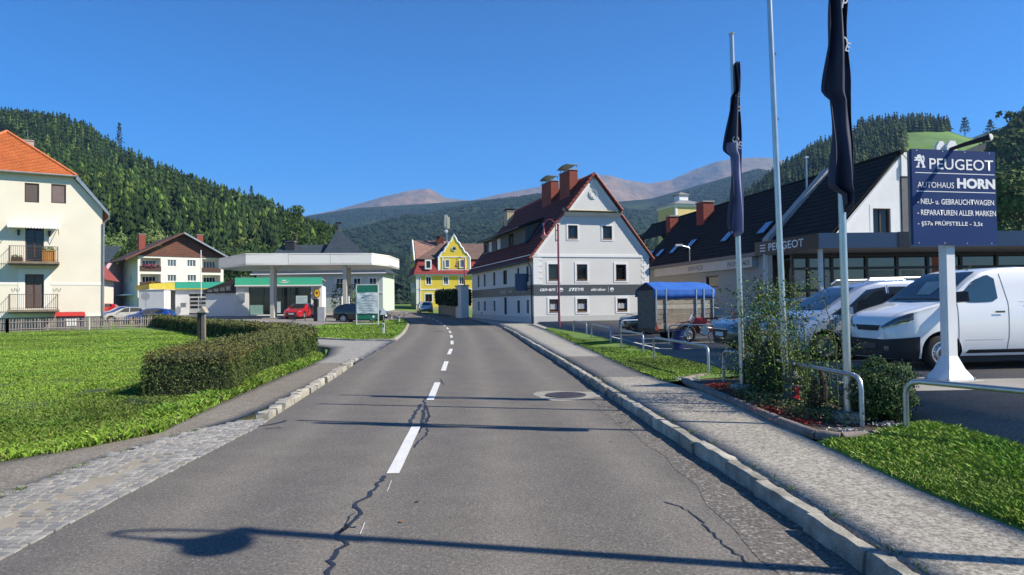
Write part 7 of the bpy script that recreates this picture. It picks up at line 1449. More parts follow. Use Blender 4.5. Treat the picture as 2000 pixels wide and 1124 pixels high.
PT = E('potted_tree', 'leafy potted shrub in a tapered grey tub by the canopy column', 'plant', (-16.0, 68.5, .35)); b = MB(); b.lathe([(.35, 0), (.55, .9), (.6, 1.0), (.5, 1.0)], 14); b.build('tub', M_conc, PT); fluff('foliage', 0, 0, 2.1, 1.0, .9, 1.3, 500, .12, (.10, .17, .05), PT, seed=3)
PT2 = fluff('shop_shrub', -18.9, 75.5, 2.3, 1.0, .8, 1.9, 500, .13, (.10, .17, .05), None, 'tall green shrub growing at the right corner of the station shop', 'shrub', seed=5)
# trailer with tarpaulin
TR = E('box_trailer', 'grey weathered plank box trailer parked in the lot beside the motorbike', 'trailer', (5.28, 23.6, .25), R(17))
M_pl = [mat('weathered_plank_%d' % i, c, .9, n1=.2, s1=4, n2=.3, s2=25, bump=.4, bs=30) for i, c in enumerate(((.27, .23, .17), (.36, .32, .25), (.20, .17, .13)))]
L_, W_ = 1.80, 1.25; zf = .45; zt_ = 1.80
for i in range(8):
    z0_ = zf + i * .168
    cuts = [-.45, L_] if i != 1 else [-.45, .75, L_]
    for a, c_ in zip(cuts, cuts[1:]): b = MB(); b.box(a + .004, c_ - .004, -.012 + random.uniform(-.006, .006), .02, z0_ + .008, z0_ + .160); b.build('plank', random.choice(M_pl), TR)
    b = MB(); b.box(-.45, L_, W_ - .02, W_ + .01, z0_ + .003, z0_ + .155); b.build('plank', random.choice(M_pl), TR)
for i in range(9):
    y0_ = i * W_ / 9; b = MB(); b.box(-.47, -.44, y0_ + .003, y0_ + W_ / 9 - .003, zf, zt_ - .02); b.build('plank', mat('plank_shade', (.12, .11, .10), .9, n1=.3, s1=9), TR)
for x in (-.43, -.05, 1.12, 1.42, 1.78):
    b = MB(); b.box(x - .022, x + .022, -.06, -.016, zf - .05, zt_); b.build('upright', M_steel, TR)
for x in (1.38, .10): b = MB(); b.box(x + .35, x + .4, -.05, -.014, zf, zt_); 
b = MB(); b.box(-.48, L_ + .02, -.03, W_ + .03, zf - .1, zf - .01); b.build('chassis', M_dark, TR)
b = MB(); b.tube([(L_, W_ / 2, zf - .05), (L_ + 1.1, W_ / 2, zf - .05)], .04, 6); b.build('drawbar', M_steel, TR)
for sg, yy in ((-1, -.12), (1, W_ + .12)):
    wheel(TR, .75, yy, .27, sg, 'steel', .16, M_rim)
    b = MB(); pts = [(.75 - .42 * math.cos(a), .27 + .40 * math.sin(a)) for a in np.linspace(.05, math.pi - .05, 11)]
    for p, q in zip(pts, pts[1:]): b.hexa([(p[0], yy - .13, p[1]), (q[0], yy - .13, q[1]), (q[0], yy + .11, q[1]), (p[0], yy + .11, p[1]), (p[0], yy - .13, p[1] + .02), (q[0], yy - .13, q[1] + .02), (q[0], yy + .11, q[1] + .02), (p[0], yy + .11, p[1] + .02)])
    b.build('mudguard', mat('mudguard_grey', (.22, .22, .21), .5, metal=.5), TR)
b = MB(); b.prism([(-.48, -.06, zf - .05), (-.44, -.06, zf + .28), (-.36, -.06, zf - .05)], (0, .06, 0)); b.build('side_marker', M_tail, TR)
TP = E('tarpaulin', 'bright blue tarpaulin stretched over the top of the plank trailer', 'tarpaulin', (5.28, 23.6, .25), R(17))
M_tarp = mat('tarp_blue', (.03, .12, .42), .62, n1=.12, s1=4, spec=.25)
V = []; F = []; nx, ny = 24, 16
def tz(s): return zt_ + .34 * math.sin(min(1, max(0, s)) * math.pi) ** .6 + .02
for i in range(nx + 1):
    x = -.52 + (L_ + .58) * i / nx
    row = []
    for j in range(ny + 1):
        s = j / ny; y_ = -.04 + (W_ + .08) * s; prow = (-.07, zt_ - .0)
        row.append((x, y_, zt_ + .28 * (1 - abs(s - .45) / (.45 if s < .45 else .55)) ** .95 * (1 - .22 * max(0, (x - 1.2) / 1.2)) - .02 * abs(math.sin(x * 2.3)) + .004 * math.sin(x * 11 + s * 7)))
    d0 = .008 * math.sin(x * 17) + .006 * math.sin(x * 7 + 2); hem = .31 + .012 * math.sin(x * 6)
    side = [(x, -.045 - d0, zt_ - hem), (x, -.05 - d0 * .6, zt_ - hem * .5)]
    row = side + row + [(x, W_ + .09, zt_ - .25)]
    V += row
m_ = len(row)
F = [((i - 1) * m_ + j - 1, (i - 1) * m_ + j, i * m_ + j, i * m_ + j - 1) for i in range(1, nx + 1) for j in range(1, m_)]
tb = MB(); tb.add([tuple(q) for q in V], F); o = tb.build('cover', M_tarp, TP, smooth=True, ang=22); md = o.modifiers.new('s', 'SOLIDIFY'); md.thickness = .006
b = MB(); 
V = [(-.50, -.06, zt_ - .02)] + [(-.50, y_, z) for (x, y_, z) in [(0, -.07 + (W_ + .14) * s, zt_ + .27 * (1 - abs(s - .45) / (.45 if s < .45 else .55)) ** .95) for s in np.linspace(0, 1, 11)]] + [(-.50, W_ + .06, zt_ - .02)]
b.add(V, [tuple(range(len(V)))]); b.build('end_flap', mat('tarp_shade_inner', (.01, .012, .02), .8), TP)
# motorbike
MK = E('motorbike', 'red and white motocross bike parked in front of the plank trailer', 'motorbike', (5.80, 23.1, .25), R(-30), sc_=.86)
M_mred = mat('plastic_red', (.55, .015, .02), .35); M_mwh = mat('plastic_white', (.7, .7, .7), .35)
def spoke_wheel(x, r, w_):
    e = E('wheel', None, None, (x, 0, r)); e.parent = MK; b = MB(); b.lathe([(r * .84, -w_ * .4), (r * .93, -w_ / 2), (r, -w_ * .3), (r, w_ * .3), (r * .93, w_ / 2), (r * .84, w_ * .4)], 30, (0, 0, 0), 'y', cap=False); b.build('tyre', M_rub, e, smooth=True)
    b = MB(); b.lathe([(r * .85, -w_ * .38), (r * .80, 0), (r * .85, w_ * .38)], 30, (0, 0, 0), 'y', cap=False); b.build('rim', M_rim, e, smooth=True)
    b = MB(); b.lathe([(.06, -.06), (.05, 0), (.06, .06)], 12, (0, 0, 0), 'y'); b.build('hub', M_rim, e)
    b = MB(); b.lathe([(.12, .05), (.12, .055)], 16, (0, 0, 0), 'y'); b.build('brake_disc', M_steel, e)
    b = MB()
    for k in range(18): a = k * math.pi / 9; b.tube([(.05 * math.cos(a), .05 * (-1) ** k, .05 * math.sin(a)), (r * .81 * math.cos(a + .1), 0, r * .81 * math.sin(a + .1))], .004, 3)
    b.build('spokes', M_rim, e)['kind'] = 'stuff'
spoke_wheel(0, .33, .12); spoke_wheel(1.36, .31, .15)
for sy in (-.1, .1): b = MB(); b.tube([(0, sy, .34), (.17, sy, .72), (.30, sy, 1.0)], [.028, .028, .032], 8); b.build('fork_leg', M_rim, MK)
b = MB(); b.tube([(.30, -.4, 1.13), (.33, -.22, 1.12), (.34, -.08, 1.04), (.34, .08, 1.04), (.33, .22, 1.12), (.30, .4, 1.13)], .014, 6); b.build('handlebar', M_dark, MK)
b = MB(); b.tube([(.36, 0, .98), (.62, 0, .86), (.95, 0, .80), (1.0, 0, .5), (.7, 0, .28), (.42, 0, .42), (.36, 0, .92)], .025, 6); b.tube([(.95, 0, .8), (1.5, 0, .92)], .018, 6); b.build('frame', mat('frame_red', (.3, .01, .015), .4), MK)
b = MB(); b.hexa([(-.42, -.07, .74), (-.42, .07, .74), (.22, .06, .80), (.22, -.06, .80), (-.42, -.05, .76), (-.42, .05, .76), (.20, .05, .86), (.20, -.05, .86)]); b.build('front_fender', M_mred, MK)
b = MB(); b.prism([(.14, -.1, .90), (.16, .1, .90), (.24, .08, 1.12), (.24, -.08, 1.12)], (-.02, 0, 0)); b.build('number_board', mat('board_grey', (.5, .55, .6), .4), MK)
b = MB(); b.hexa([(.38, -.13, .72), (.78, -.09, .74), (.78, .09, .74), (.38, .13, .72), (.42, -.10, .98), (.80, -.07, .93), (.80, .07, .93), (.42, .10, .98)]); b.build('tank', M_mred, MK, smooth=True, ang=60)
for sy in (-1, 1): b = MB(); b.prism([(.28, sy * .15, .78), (.60, sy * .12, .62), (.72, sy * .11, .80), (.45, sy * .14, .97)], (0, sy * -.02, 0)); b.build('shroud', M_mred, MK)
b = MB(); b.hexa([(.62, -.08, .90), (1.35, -.07, .93), (1.35, .07, .93), (.62, .08, .90), (.66, -.06, .97), (1.35, -.05, .99), (1.35, .05, .99), (.66, .06, .97)]); b.build('seat', mat('seat_maroon', (.16, .02, .02), .6), MK)
b = MB(); b.hexa([(1.25, -.09, .88), (1.95, -.04, 1.02), (1.95, .04, 1.02), (1.25, .09, .88), (1.25, -.07, .95), (1.95, -.03, 1.05), (1.95, .03, 1.05), (1.25, .07, .95)]); b.build('rear_fender', M_mwh, MK)
for sy in (-1, 1): b = MB(); b.prism([(.95, sy * .1, .70), (1.38, sy * .1, .80), (1.38, sy * .1, .92), (1.0, sy * .1, .88)], (0, sy * .012, 0)); b.build('side_panel', M_mwh, MK)
b = MB(); b.lathe([(.12, -.11), (.13, 0), (.12, .11)], 14, (.74, 0, .42), 'y'); b.hexa([(.62, -.08, .5), (.82, -.08, .5), (.82, .08, .5), (.62, .08, .5), (.55, -.07, .75), (.74, -.07, .76), (.74, .07, .76), (.55, .07, .75)]); b.build('engine', M_steel, MK, smooth=True)
b = MB(); b.tube([(.6, .12, .6), (.5, .14, .4), (.7, .15, .3), (1.05, .14, .45), (1.2, .14, .62)], .028, 6); b.tube([(1.2, .14, .62), (1.6, .14, .78)], .05, 8); b.build('exhaust', M_rim, MK)
for sy in (-.09, .09): b = MB(); b.tube([(.88, sy, .38), (1.42, sy, .33)], .022, 6); b.build('swing_arm', M_rim, MK)
b = MB(); b.tube([(.8, .14, .3), (.85, .35, .0)], .012, 5); b.build('side_stand', M_dark, MK)
# drum
DR = E('steel_drum', 'dark blue steel drum standing among the parking bay lines', 'drum', (4.78, 20.0, .25)); b = MB(); b.lathe([(.16, 0), (.175, .01), (.17, .03), (.17, .17), (.178, .18), (.17, .19), (.17, .36), (.178, .37), (.17, .38), (.17, .53), (.176, .55), (.165, .545), (.16, .53), (.001, .53)], 24); b.build('drum', mat('drum_blue', (.012, .02, .09), .35, n1=.25, s1=9), DR, smooth=True)
# picket fence
FN = E('picket_fence', 'weathered grey picket fence with pale posts between lawn and cream house', 'fence', (0, 0, 0))
M_pk = [mat('picket_%d' % i, c, .9, n1=.25, s1=6) for i, c in enumerate(((.22, .19, .18), (.28, .24, .22), (.17, .14, .13)))]
A, B_ = Vector((-47, 36.5, 0)), Vector((-33.3, 45.7, 0)); C_ = Vector((-27.0, 52.9, 0)); pk = MB(); pk.hexa([(-.035, -.012, 0), (.035, -.012, 0), (.035, .012, 0), (-.035, .012, 0), (-.035, -.012, .78), (.035, -.012, .78), (.035, .012, .78), (-.035, .012, .78)]); pk.add([(-.035, -.012, .78), (.035, -.012, .78), (0, -.012, .86), (-.035, .012, .78), (.035, .012, .78), (0, .012, .86)], [(0, 1, 2), (3, 5, 4), (0, 2, 5, 3), (1, 4, 5, 2)])
pms = []
for m_ in M_pk: o = pk.build('picket', m_, FN); pms.append(o.data); bpy.data.objects.remove(o)
for P_, Q_, sp_ in ((A, B_, .17), (B_, C_, .155)):
    d = Q_ - P_; n = int(d.length / sp_); a = math.atan2(d.y, d.x)
    for i in range(n):
        p = P_ + d * (i + .5) / n; o = bpy.data.objects.new('picket', random.choice(pms)); col.objects.link(o); o.parent = FN; o.location = (p.x, p.y, .12 + random.uniform(-.03, .03)); o.rotation_euler = (random.uniform(-.03, .03), random.uniform(-.05, .05), a)
    for z in (.28, .74): b = MB(); b.tube([P_ + Vector((0, -.04, z)), Q_ + Vector((0, -.04, z))], .035, 4); b.build('rail', M_pk[0], FN)
    k = int(d.length / 3.2)
    for i in range(k + 1): p = P_ + d * i / max(k, 1); b = MB(); b.box(p.x - .07, p.x + .07, p.y - .15, p.y - .05, 0, .98); b.build('post', mat('fence_post', (.50, .48, .40), .9, n1=.15), FN)
BN = E('red_lidded_bin', 'dark container with bright red lid standing against the cream house', 'container', (-32.75, 51.3, .25), R(30), sc_=.85); b = MB(); b.box(-1.1, 1.0, 0, .9, 0, .95); b.build('box', mat('bin_dark', (.03, .03, .05), .6), BN); b = MB(); b.hexa([(-1.2, -.1, .951), (1.1, -.1, .951), (1.1, 1, .951), (-1.2, 1, .951), (-1.1, -.02, 1.32), (1.0, -.02, 1.32), (1.0, .9, 1.32), (-1.1, .9, 1.32)]); b.build('lid', mat('bin_red', (.50, .03, .02), .5), BN); b = MB(); b.box(-.35, .4, -.04, -.01, .1, .72); b.build('notice', M_trim, BN)
WP = E('wooden_shrine_post', 'weathered timber post with little gabled top standing behind the hedge', 'post', (-12.9, 28.9, 0)); b = MB(); b.box(-.07, .07, -.07, .07, 0, 1.5); b.build('post', M_pl[2], WP); b = MB(); b.prism([(-.16, -.16, 1.4), (.16, -.16, 1.4), (0, -.16, 1.66)], (0, .32, 0)); b.build('cap', M_pl[1], WP); b = MB(); b.box(-.24, -.10, -.06, .06, 0, 1.42); b.build('brace', mat('timber_dark', (.06, .045, .035), .9), WP)
# ------------------------------------------------------------ hedges and shrubs
def hedge(name, label, path, w_, h, n, s, tint, cat='hedge', z0=0., core=(.05, .055, .02), top_tint=None, twig=None):
    t = E(name, label, cat, (0, 0, 0)); b = MB(); Vc = []
    P = [Vector((*p, float(gz(*p)) + z0)) for p in path]; Ls = [0]
    for i in range(len(P) - 1): Ls.append(Ls[-1] + (P[i + 1] - P[i]).length)
    for i, p in enumerate(P):
        d = (P[min(i + 1, len(P) - 1)] - P[max(i - 1, 0)]).normalized(); nn = Vector((-d.y, d.x, 0)) * (w_ / 2 - .07); Vc += [p - nn, p - nn + Vector((0, 0, h - .08)), p + nn + Vector((0, 0, h - .08)), p + nn]
    b.add(Vc, [(i * 4 + k, i * 4 + (k + 1) % 4, (i + 1) * 4 + (k + 1) % 4, (i + 1) * 4 + k) for i in range(len(P) - 1) for k in range(4)] + [(0, 1, 2, 3), tuple(len(Vc) - 4 + k for k in range(4))]); b.build('dark_core', mat('twig_' + name, core, .95, n1=.5, s1=9, bump=.8, bs=20), t)
    r = np.random.default_rng(5); ls = np.array(Ls); A_ = np.array([tuple(p) for p in P]); dist = np.maximum(4, np.hypot(A_[:, 0], A_[:, 1]))
    # more, smaller leaves near the camera
    dens = np.interp(np.linspace(0, ls[-1], 400), ls, 1 / dist ** 1.3); cdf = np.cumsum(dens); cdf /= cdf[-1]
    q = np.interp(r.random(n), cdf, np.linspace(0, ls[-1], 400)); C0 = np.stack([np.interp(q, ls, A_[:, k]) for k in range(3)], 1); C1 = np.stack([np.interp(q + .05, ls, A_[:, k]) for k in range(3)], 1); C2 = np.stack([np.interp(q - .05, ls, A_[:, k]) for k in range(3)], 1)
    d = C1 - C2; d /= np.maximum(1e-6, np.linalg.norm(d, axis=1))[:, None]; nn = np.stack([-d[:, 1], d[:, 0], d[:, 2] * 0], 1)
    face = r.random(n); hh = r.random(n) ** .85; side = np.where(face < .36, 1., np.where(face < .72, -1., r.uniform(-1, 1, n))); top = face >= .72
    endm = (r.random(n) < .05) & (q < ls[-1] * .5); bump = .05 * np.sin(q * 2.3) + .04 * np.sin(q * 5.1 + hh * 4) + r.normal(0, .035, n)
    off = side * (w_ / 2 + np.where(top, 0, bump)); z = np.where(top, h + bump * .7 + r.exponential(.02, n), hh * (h - .02) + .03)
    Pt = C0 + nn * off[:, None]; Pt[:, 2] += z
    e = r.random(n) < w_ / (ls[-1] * 2 + w_) * 3.0; Pt[e] = A_[0] + nn[0] * 0 + np.outer(r.uniform(-w_ / 2, w_ / 2, e.sum()), nn[np.argmin(q)]) - d[np.argmin(q)] * r.normal(.0, .045, (e.sum(), 1)); Pt[e, 2] += hh[e] * h
    out = np.where(top[:, None], np.array([0, 0, 1.]), nn * np.sign(side)[:, None]); out[e] = -d[np.argmin(q)]; out = out + r.normal(0, .55, (n, 3)); out /= np.linalg.norm(out, axis=1)[:, None]
    a = np.cross(out, r.normal(0, 1, (n, 3))); a /= np.linalg.norm(a, axis=1)[:, None]; c_ = np.cross(out, a); dd = np.hypot(Pt[:, 0], Pt[:, 1]); ss = (s * np.maximum(1, dd / 14) * r.uniform(.6, 1.4, n))[:, None]
    V = np.stack([Pt - a * ss, Pt + c_ * ss * .55, Pt + a * ss, Pt - c_ * ss * .55], 1).reshape(-1, 3); F = np.arange(4 * n).reshape(n, 4)
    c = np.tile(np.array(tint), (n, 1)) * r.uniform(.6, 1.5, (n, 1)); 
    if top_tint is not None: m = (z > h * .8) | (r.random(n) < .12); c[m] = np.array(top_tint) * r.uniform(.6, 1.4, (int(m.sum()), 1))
    pat = np.sin(q * 1.1) + np.sin(q * .37 + 1) > .6; c[pat] *= (1.12, .97, .95)
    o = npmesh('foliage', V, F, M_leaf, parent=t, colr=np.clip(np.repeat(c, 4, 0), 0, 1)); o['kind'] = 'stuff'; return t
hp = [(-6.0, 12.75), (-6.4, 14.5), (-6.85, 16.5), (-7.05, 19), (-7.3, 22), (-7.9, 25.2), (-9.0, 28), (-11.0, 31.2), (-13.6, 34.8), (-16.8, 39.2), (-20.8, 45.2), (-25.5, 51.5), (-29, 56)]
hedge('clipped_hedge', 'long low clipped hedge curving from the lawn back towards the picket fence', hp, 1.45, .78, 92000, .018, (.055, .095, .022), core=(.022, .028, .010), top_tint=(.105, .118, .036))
hedge('wall_hedge', 'dark clipped hedge on the low wall between the yellow and grey houses', [(-5.0, 71), (-7.0, 79), (-9.0, 88.5)], 1.3, 1.4, 16000, .05, (.03, .05, .015), z0=1.3)
hedge('road_hedge', 'dark hedge across the lane behind the right end of the canopy', [(-21, 104), (-26, 104), (-36, 104)], 2, 2.4, 6000, .10, (.035, .06, .02))
def bush(name, label, x, y, z, rx, rz_, n, s, tint, seed=1, cat='shrub'):
    t = E(name, label, cat, (x, y, z)); r = np.random.default_rng(seed); b = MB()
    for k in range(9): a = r.random() * 6.28; b.tube([(0, 0, -.1), (math.cos(a) * rx * .4, math.sin(a) * rx * .4, rz_ * .8), (math.cos(a) * rx * .75, math.sin(a) * rx * .75, rz_ * 1.5)], [.015, .008, .003], 4)
    b.build('stems', M_bark, t)['kind'] = 'stuff'
    b = MB(); b.lathe([(rx * .3, .05), (rx * .62, rz_ * .5), (rx * .68, rz_), (rx * .5, rz_ * 1.5), (.01, rz_ * 1.75)], 12); b.build('dark_core', mat('bush_core', (.012, .018, .008), .95), t)
    d = r.normal(0, 1, (n, 3)); d /= np.linalg.norm(d, axis=1)[:, None]; lump = 1 + .13 * np.sin(d[:, 0] * 7 + seed) * np.sin(d[:, 1] * 6 + 2) + .1 * np.sin(d[:, 2] * 9 + d[:, 0] * 5)
    rad = np.where(r.random(n) < .75, r.uniform(.85, 1.03, n), r.uniform(.6, 1.12, n)) * lump; p = np.abs(d) ** .85 * np.sign(d); P = p * rad[:, None] * (rx, rx, rz_) + (0, 0, rz_ * 1.02); P[:, 2] = np.maximum(P[:, 2], .02)
    o_ = d + r.normal(0, .5, (n, 3)); a = np.cross(o_, r.normal(0, 1, (n, 3))); a /= np.linalg.norm(a, axis=1)[:, None]; c_ = np.cross(o_, a); c_ /= np.linalg.norm(c_, axis=1)[:, None]; ss = s * r.uniform(.6, 1.4, (n, 1))
    V = np.stack([P - a * ss, P + c_ * ss * .6, P + a * ss, P - c_ * ss * .6], 1).reshape(-1, 3); c = np.array(tint) * r.uniform(.5, 1.6, (n, 1)); m = r.random(n) < .12; c[m] *= (2.0, 1.6, 1.4)
    o = npmesh('foliage', V, np.arange(4 * n).reshape(n, 4), M_leaf, parent=t, colr=np.clip(np.repeat(c, 4, 0), 0, 1)); o['kind'] = 'stuff'; return t
bush('box_bush', 'dense dark green rounded box bush between two hoop rails', 4.40, 8.30, .18, .38, .355, 11000, .014, (.035, .075, .02), 3)
# rambling rose: long arching canes with leaf sprays
RB = E('rose_bush', 'tall rambling rose bush growing around the bare flag pole', 'shrub', (3.98, 10.4, .22)); r_ = random.Random(11); Vl = []; Fl = []; Cl = []
def leafcard(p, s, c):
    d = Vector((r_.gauss(0, 1), r_.gauss(0, 1), r_.gauss(0, .7))).normalized(); a = d.cross(Vector((r_.gauss(0, 1), r_.gauss(0, 1), r_.gauss(0, 1)))).normalized(); k = len(Vl)
    Vl.extend([tuple(p - a * s * .5), tuple(p + d * s * .5), tuple(p + a * s * .5), tuple(p - d * s * .55)]); Fl.append((k, k + 1, k + 2, k + 3)); f = r_.uniform(.55, 1.5); Cl.extend([(c[0] * f, c[1] * f, c[2] * f)] * 4)
cane = MB()
cands = [((0, 0), r_.uniform(-.55, .55), r_.uniform(-1.5, 1.5), r_.uniform(.7, 1.75)) for _ in range(42)] + [((0, 0), -.62, 0.2, 1.35), ((0, 0), .95, -.3, 1.05), ((0, 0), 1.15, .2, .85), ((0, 0), -.85, .3, 1.25)]
for (bx, by), ex, ey, h in cands:
    b0 = Vector((r_.uniform(-.35, .45), r_.uniform(-1.2, 1.3), 0)); dr_ = Vector((ex, ey * .35, 0)); pts = []
    for k in range(8): t = k / 7; pts.append(b0 + dr_ * t ** 1.6 + Vector((r_.gauss(0, .015), r_.gauss(0, .015), h * math.sin(t * 1.75) / math.sin(1.57))))
    cane.tube(pts, [.009 - .001 * k for k in range(8)], 4, cap=False)
    for k in range(1, 8):
        for _ in range(22 if k > 2 else 13):
            p = pts[k - 1].lerp(pts[k], r_.random()) + Vector((r_.gauss(0, .07), r_.gauss(0, .07), r_.gauss(0, .06)))
            if r_.random() < .8: leafcard(p, r_.uniform(.018, .036), (.060, .12, .02) if r_.random() < .6 else (.14, .23, .035) if r_.random() < .8 else (.13, .05, .03))
for _ in range(9500): leafcard(Vector((r_.gauss(.02, .22), r_.gauss(.2, .75), abs(r_.gauss(.30, .22)))), r_.uniform(.018, .036), (.055, .10, .018) if r_.random() < .6 else (.13, .20, .035))
for _ in range(1500): leafcard(Vector((r_.gauss(-.1, .22), r_.gauss(0, .3), r_.gauss(1.3, .18))), r_.uniform(.02, .038), (.07, .13, .02))
tw = MB(); tw.lathe([(.25, 0), (.33, .3), (.25, .62), (.08, .8)], 10); tw.T = None; tw.v = [(x * .8, y * 2.2 + .2, z) for x, y, z in tw.v]; tw.build('dark_core', mat('bush_core', (.012, .018, .008), .95), RB)  # solid near-black core, the shade inside the bush put into its colour
cane.build('canes', mat('green_canes', (.09, .10, .035), .7), RB)['kind'] = 'stuff'; npmesh('foliage', Vl, Fl, M_leaf, parent=RB, colr=np.clip(np.array(Cl), 0, 1))['kind'] = 'stuff'
# planted bed: soil, rounded edging, mulch, low plants
bedp = [(3.24, 7.6), (3.22, 9.2), (3.22, 11.2), (3.12, 12.6), (3.3, 13.3), (3.8, 13.5), (4.35, 13.3), (4.45, 11), (4.6, 9), (4.75, 8.1), (4.0, 7.75)]
V = []; cx, cy = 3.9, 10.3; n = 16; F = []; D_ = []
for i in range(len(bedp)): a, c_ = bedp[i], bedp[(i + 1) % len(bedp)]; k = max(1, int(math.dist(a, c_) / .25)); D_ += [(a[0] + (c_[0] - a[0]) * j / k, a[1] + (c_[1] - a[1]) * j / k) for j in range(k)]
for k in range(7):
    f = 1 - k / 7
    for (x, y) in D_: V.append((cx + (x - cx) * f, cy + (y - cy) * f, .17 + (.07 * (1 - f)) + (random.uniform(-.015, .02) if k else 0)))
m_ = len(D_); F = [(k * m_ + i, k * m_ + (i + 1) % m_, (k + 1) * m_ + (i + 1) % m_, (k + 1) * m_ + i) for k in range(6) for i in range(m_)]
me = MB(); me.add(V, F + [tuple(6 * m_ + i for i in range(m_))]); struct(me.build('flower_bed_soil', M_soil, smooth=True))
ED = E('bed_edging', None, None); ED['kind'] = 'structure'
edge = [(4.15, 7.62), (3.85, 7.5), (3.5, 7.42), (3.32, 7.6), (3.25, 8.4), (3.24, 9.3), (3.23, 10.3), (3.22, 11.3), (3.14, 12.4), (3.2, 13.0), (3.5, 13.4), (3.9, 13.6)]
for i in range(len(edge) - 1): b = MB(); p, q = Vector((*edge[i], .165)), Vector((*edge[i + 1], .165)); d = (q - p) * .005; b.tube([p + d, p.lerp(q, .33) + Vector((random.gauss(0, .006), 0, random.gauss(0, .004))), p.lerp(q, .66) + Vector((random.gauss(0, .006), 0, random.gauss(0, .004))), q - d], [.058, .062, .061, .058], 12); b.build('edging_log', mat('edging_stone', (.20, .17, .15), .95, n1=.25, s1=5, n2=.25, s2=50, bump=.6, bs=40), ED, smooth=True)
def scatter_cards(name, pts, s, tints_, zr, n, seed, flat=False):
    r = np.random.default_rng(seed); i = r.integers(0, len(pts), n); P = np.array([(p[0], p[1], p[2]) for p in pts])[i] + r.normal(0, 1, (n, 3)) * (pts[0][3], pts[0][3] * 1.3, 0); P[:, 2] += r.uniform(0, zr, n)
    d = r.normal(0, 1, (n, 3)); 
    if flat: d[:, 2] *= .3
    d /= np.linalg.norm(d, axis=1)[:, None]; a = np.cross(d, r.normal(0, 1, (n, 3))); a /= np.linalg.norm(a, axis=1)[:, None]; ss = s * r.uniform(.6, 1.4, (n, 1))
    V = np.stack([P - a * ss * .4, P + d * ss, P + a * ss * .4, P - d * ss], 1).reshape(-1, 3); c = np.array(tints_)[r.integers(0, len(tints_), n)] * r.uniform(.6, 1.4, (n, 1))
    o = npmesh(name, V, np.arange(4 * n).reshape(n, 4), M_leaf, colr=np.clip(np.repeat(c, 4, 0), 0, 1)); o['kind'] = 'stuff'; return o
tag(scatter_cards('red_mulch', [(3.42, 8.9, .2, .10), (3.4, 9.3, .2, .1), (3.5, 11.1, .2, .1), (3.45, 11.7, .2, .1), (3.45, 8.3, .19, .1), (3.6, 11.9, .2, .1), (3.45, 10.4, .2, .1)], .016, [(.30, .03, .02), (.22, .02, .02), (.40, .06, .04)], .025, 2600, 2, True), 'bright red bark mulch strewn along the front of the planted bed', 'mulch')
tag(scatter_cards('low_succulents', [(3.6, 9.4, .2, .16), (3.75, 9.9, .2, .16), (3.7, 8.7, .2, .16), (3.9, 9.1, .2, .16), (3.6, 10.4, .2, .16), (3.9, 8.4, .2, .14)], .022, [(.10, .15, .05), (.14, .19, .08), (.07, .10, .04), (.16, .10, .06)], .11, 5200, 3), 'low grey green groundcover plants filling the near half of the bed', 'groundcover')
tag(scatter_cards('white_gravel', [(3.25, 12.9, .18, .10), (3.35, 13.2, .18, .1), (3.75, 7.75, .17, .05), (4.35, 7.95, .2, .06)], .018, [(.55, .55, .54), (.42, .42, .42)], .02, 900, 4, True), 'white gravel patches at the ends of the bed edging', 'gravel')
CF = E('cypress_figure', 'small dark pointed dwarf cypress in the bed left of the nearest pole', 'plant', (3.78, 8.72, .2)); fluff('foliage', 0, 0, .16, .09, .09, .17, 900, .016, (.02, .025, .012), CF, seed=2); fluff('foliage', 0, 0, .34, .045, .045, .16, 400, .014, (.02, .022, .012), CF, seed=3)
CF2 = E('dead_stump', 'narrow dark wooden stake standing just left of the nearest pole', 'stake', (4.02, 9.0, .2)); b = MB(); b.tube([(0, 0, -.05), (.01, 0, .3), (-.03, .0, .55)], [.05, .045, .02], 7); b.build('stake', mat('dark_stake', (.03, .02, .015), .9, n1=.3, s1=20), CF2)
LN = E('stone_lantern', 'old grey stone garden ornament with red ribbon in the planted bed', 'ornament', (3.86, 9.55, .2)); M_orn = mat('ornament_stone', (.11, .11, .10), .9, n1=.3, s1=8, bump=.5, bs=40)
b = MB(); b.lathe([(.13, 0), (.12, .12), (.10, .22), (.13, .24), (.12, .28)], 14); b.build('pedestal', M_orn, LN, smooth=True); b = MB(); b.lathe([(.05, .28), (.10, .33), (.12, .38), (.06, .42), (.04, .52), (.06, .55), (.02, .62)], 14); b.build('urn', M_orn, LN, smooth=True)
b = MB(); b.prism([(-.06, -.16, .26), (.02, -.17, .27), (.0, -.18, .16), (.05, -.17, .05), (.02, -.17, .04), (-.05, -.18, .12), (-.09, -.17, .13), (-.03, -.17, .17)], (0, .01, 0)); b.build('red_ribbon', mat('ribbon_red', (.55, .02, .04), .4), LN)
PC = E('white_stone', 'single pale round stone lying in the near grass patch', 'stone', (4.28, 7.0, .19)); b = MB(); b.lathe([(.01, -.02), (.035, .0), (.03, .025), (.01, .035)], 8); b.build('stone', M_trim, PC, smooth=True)
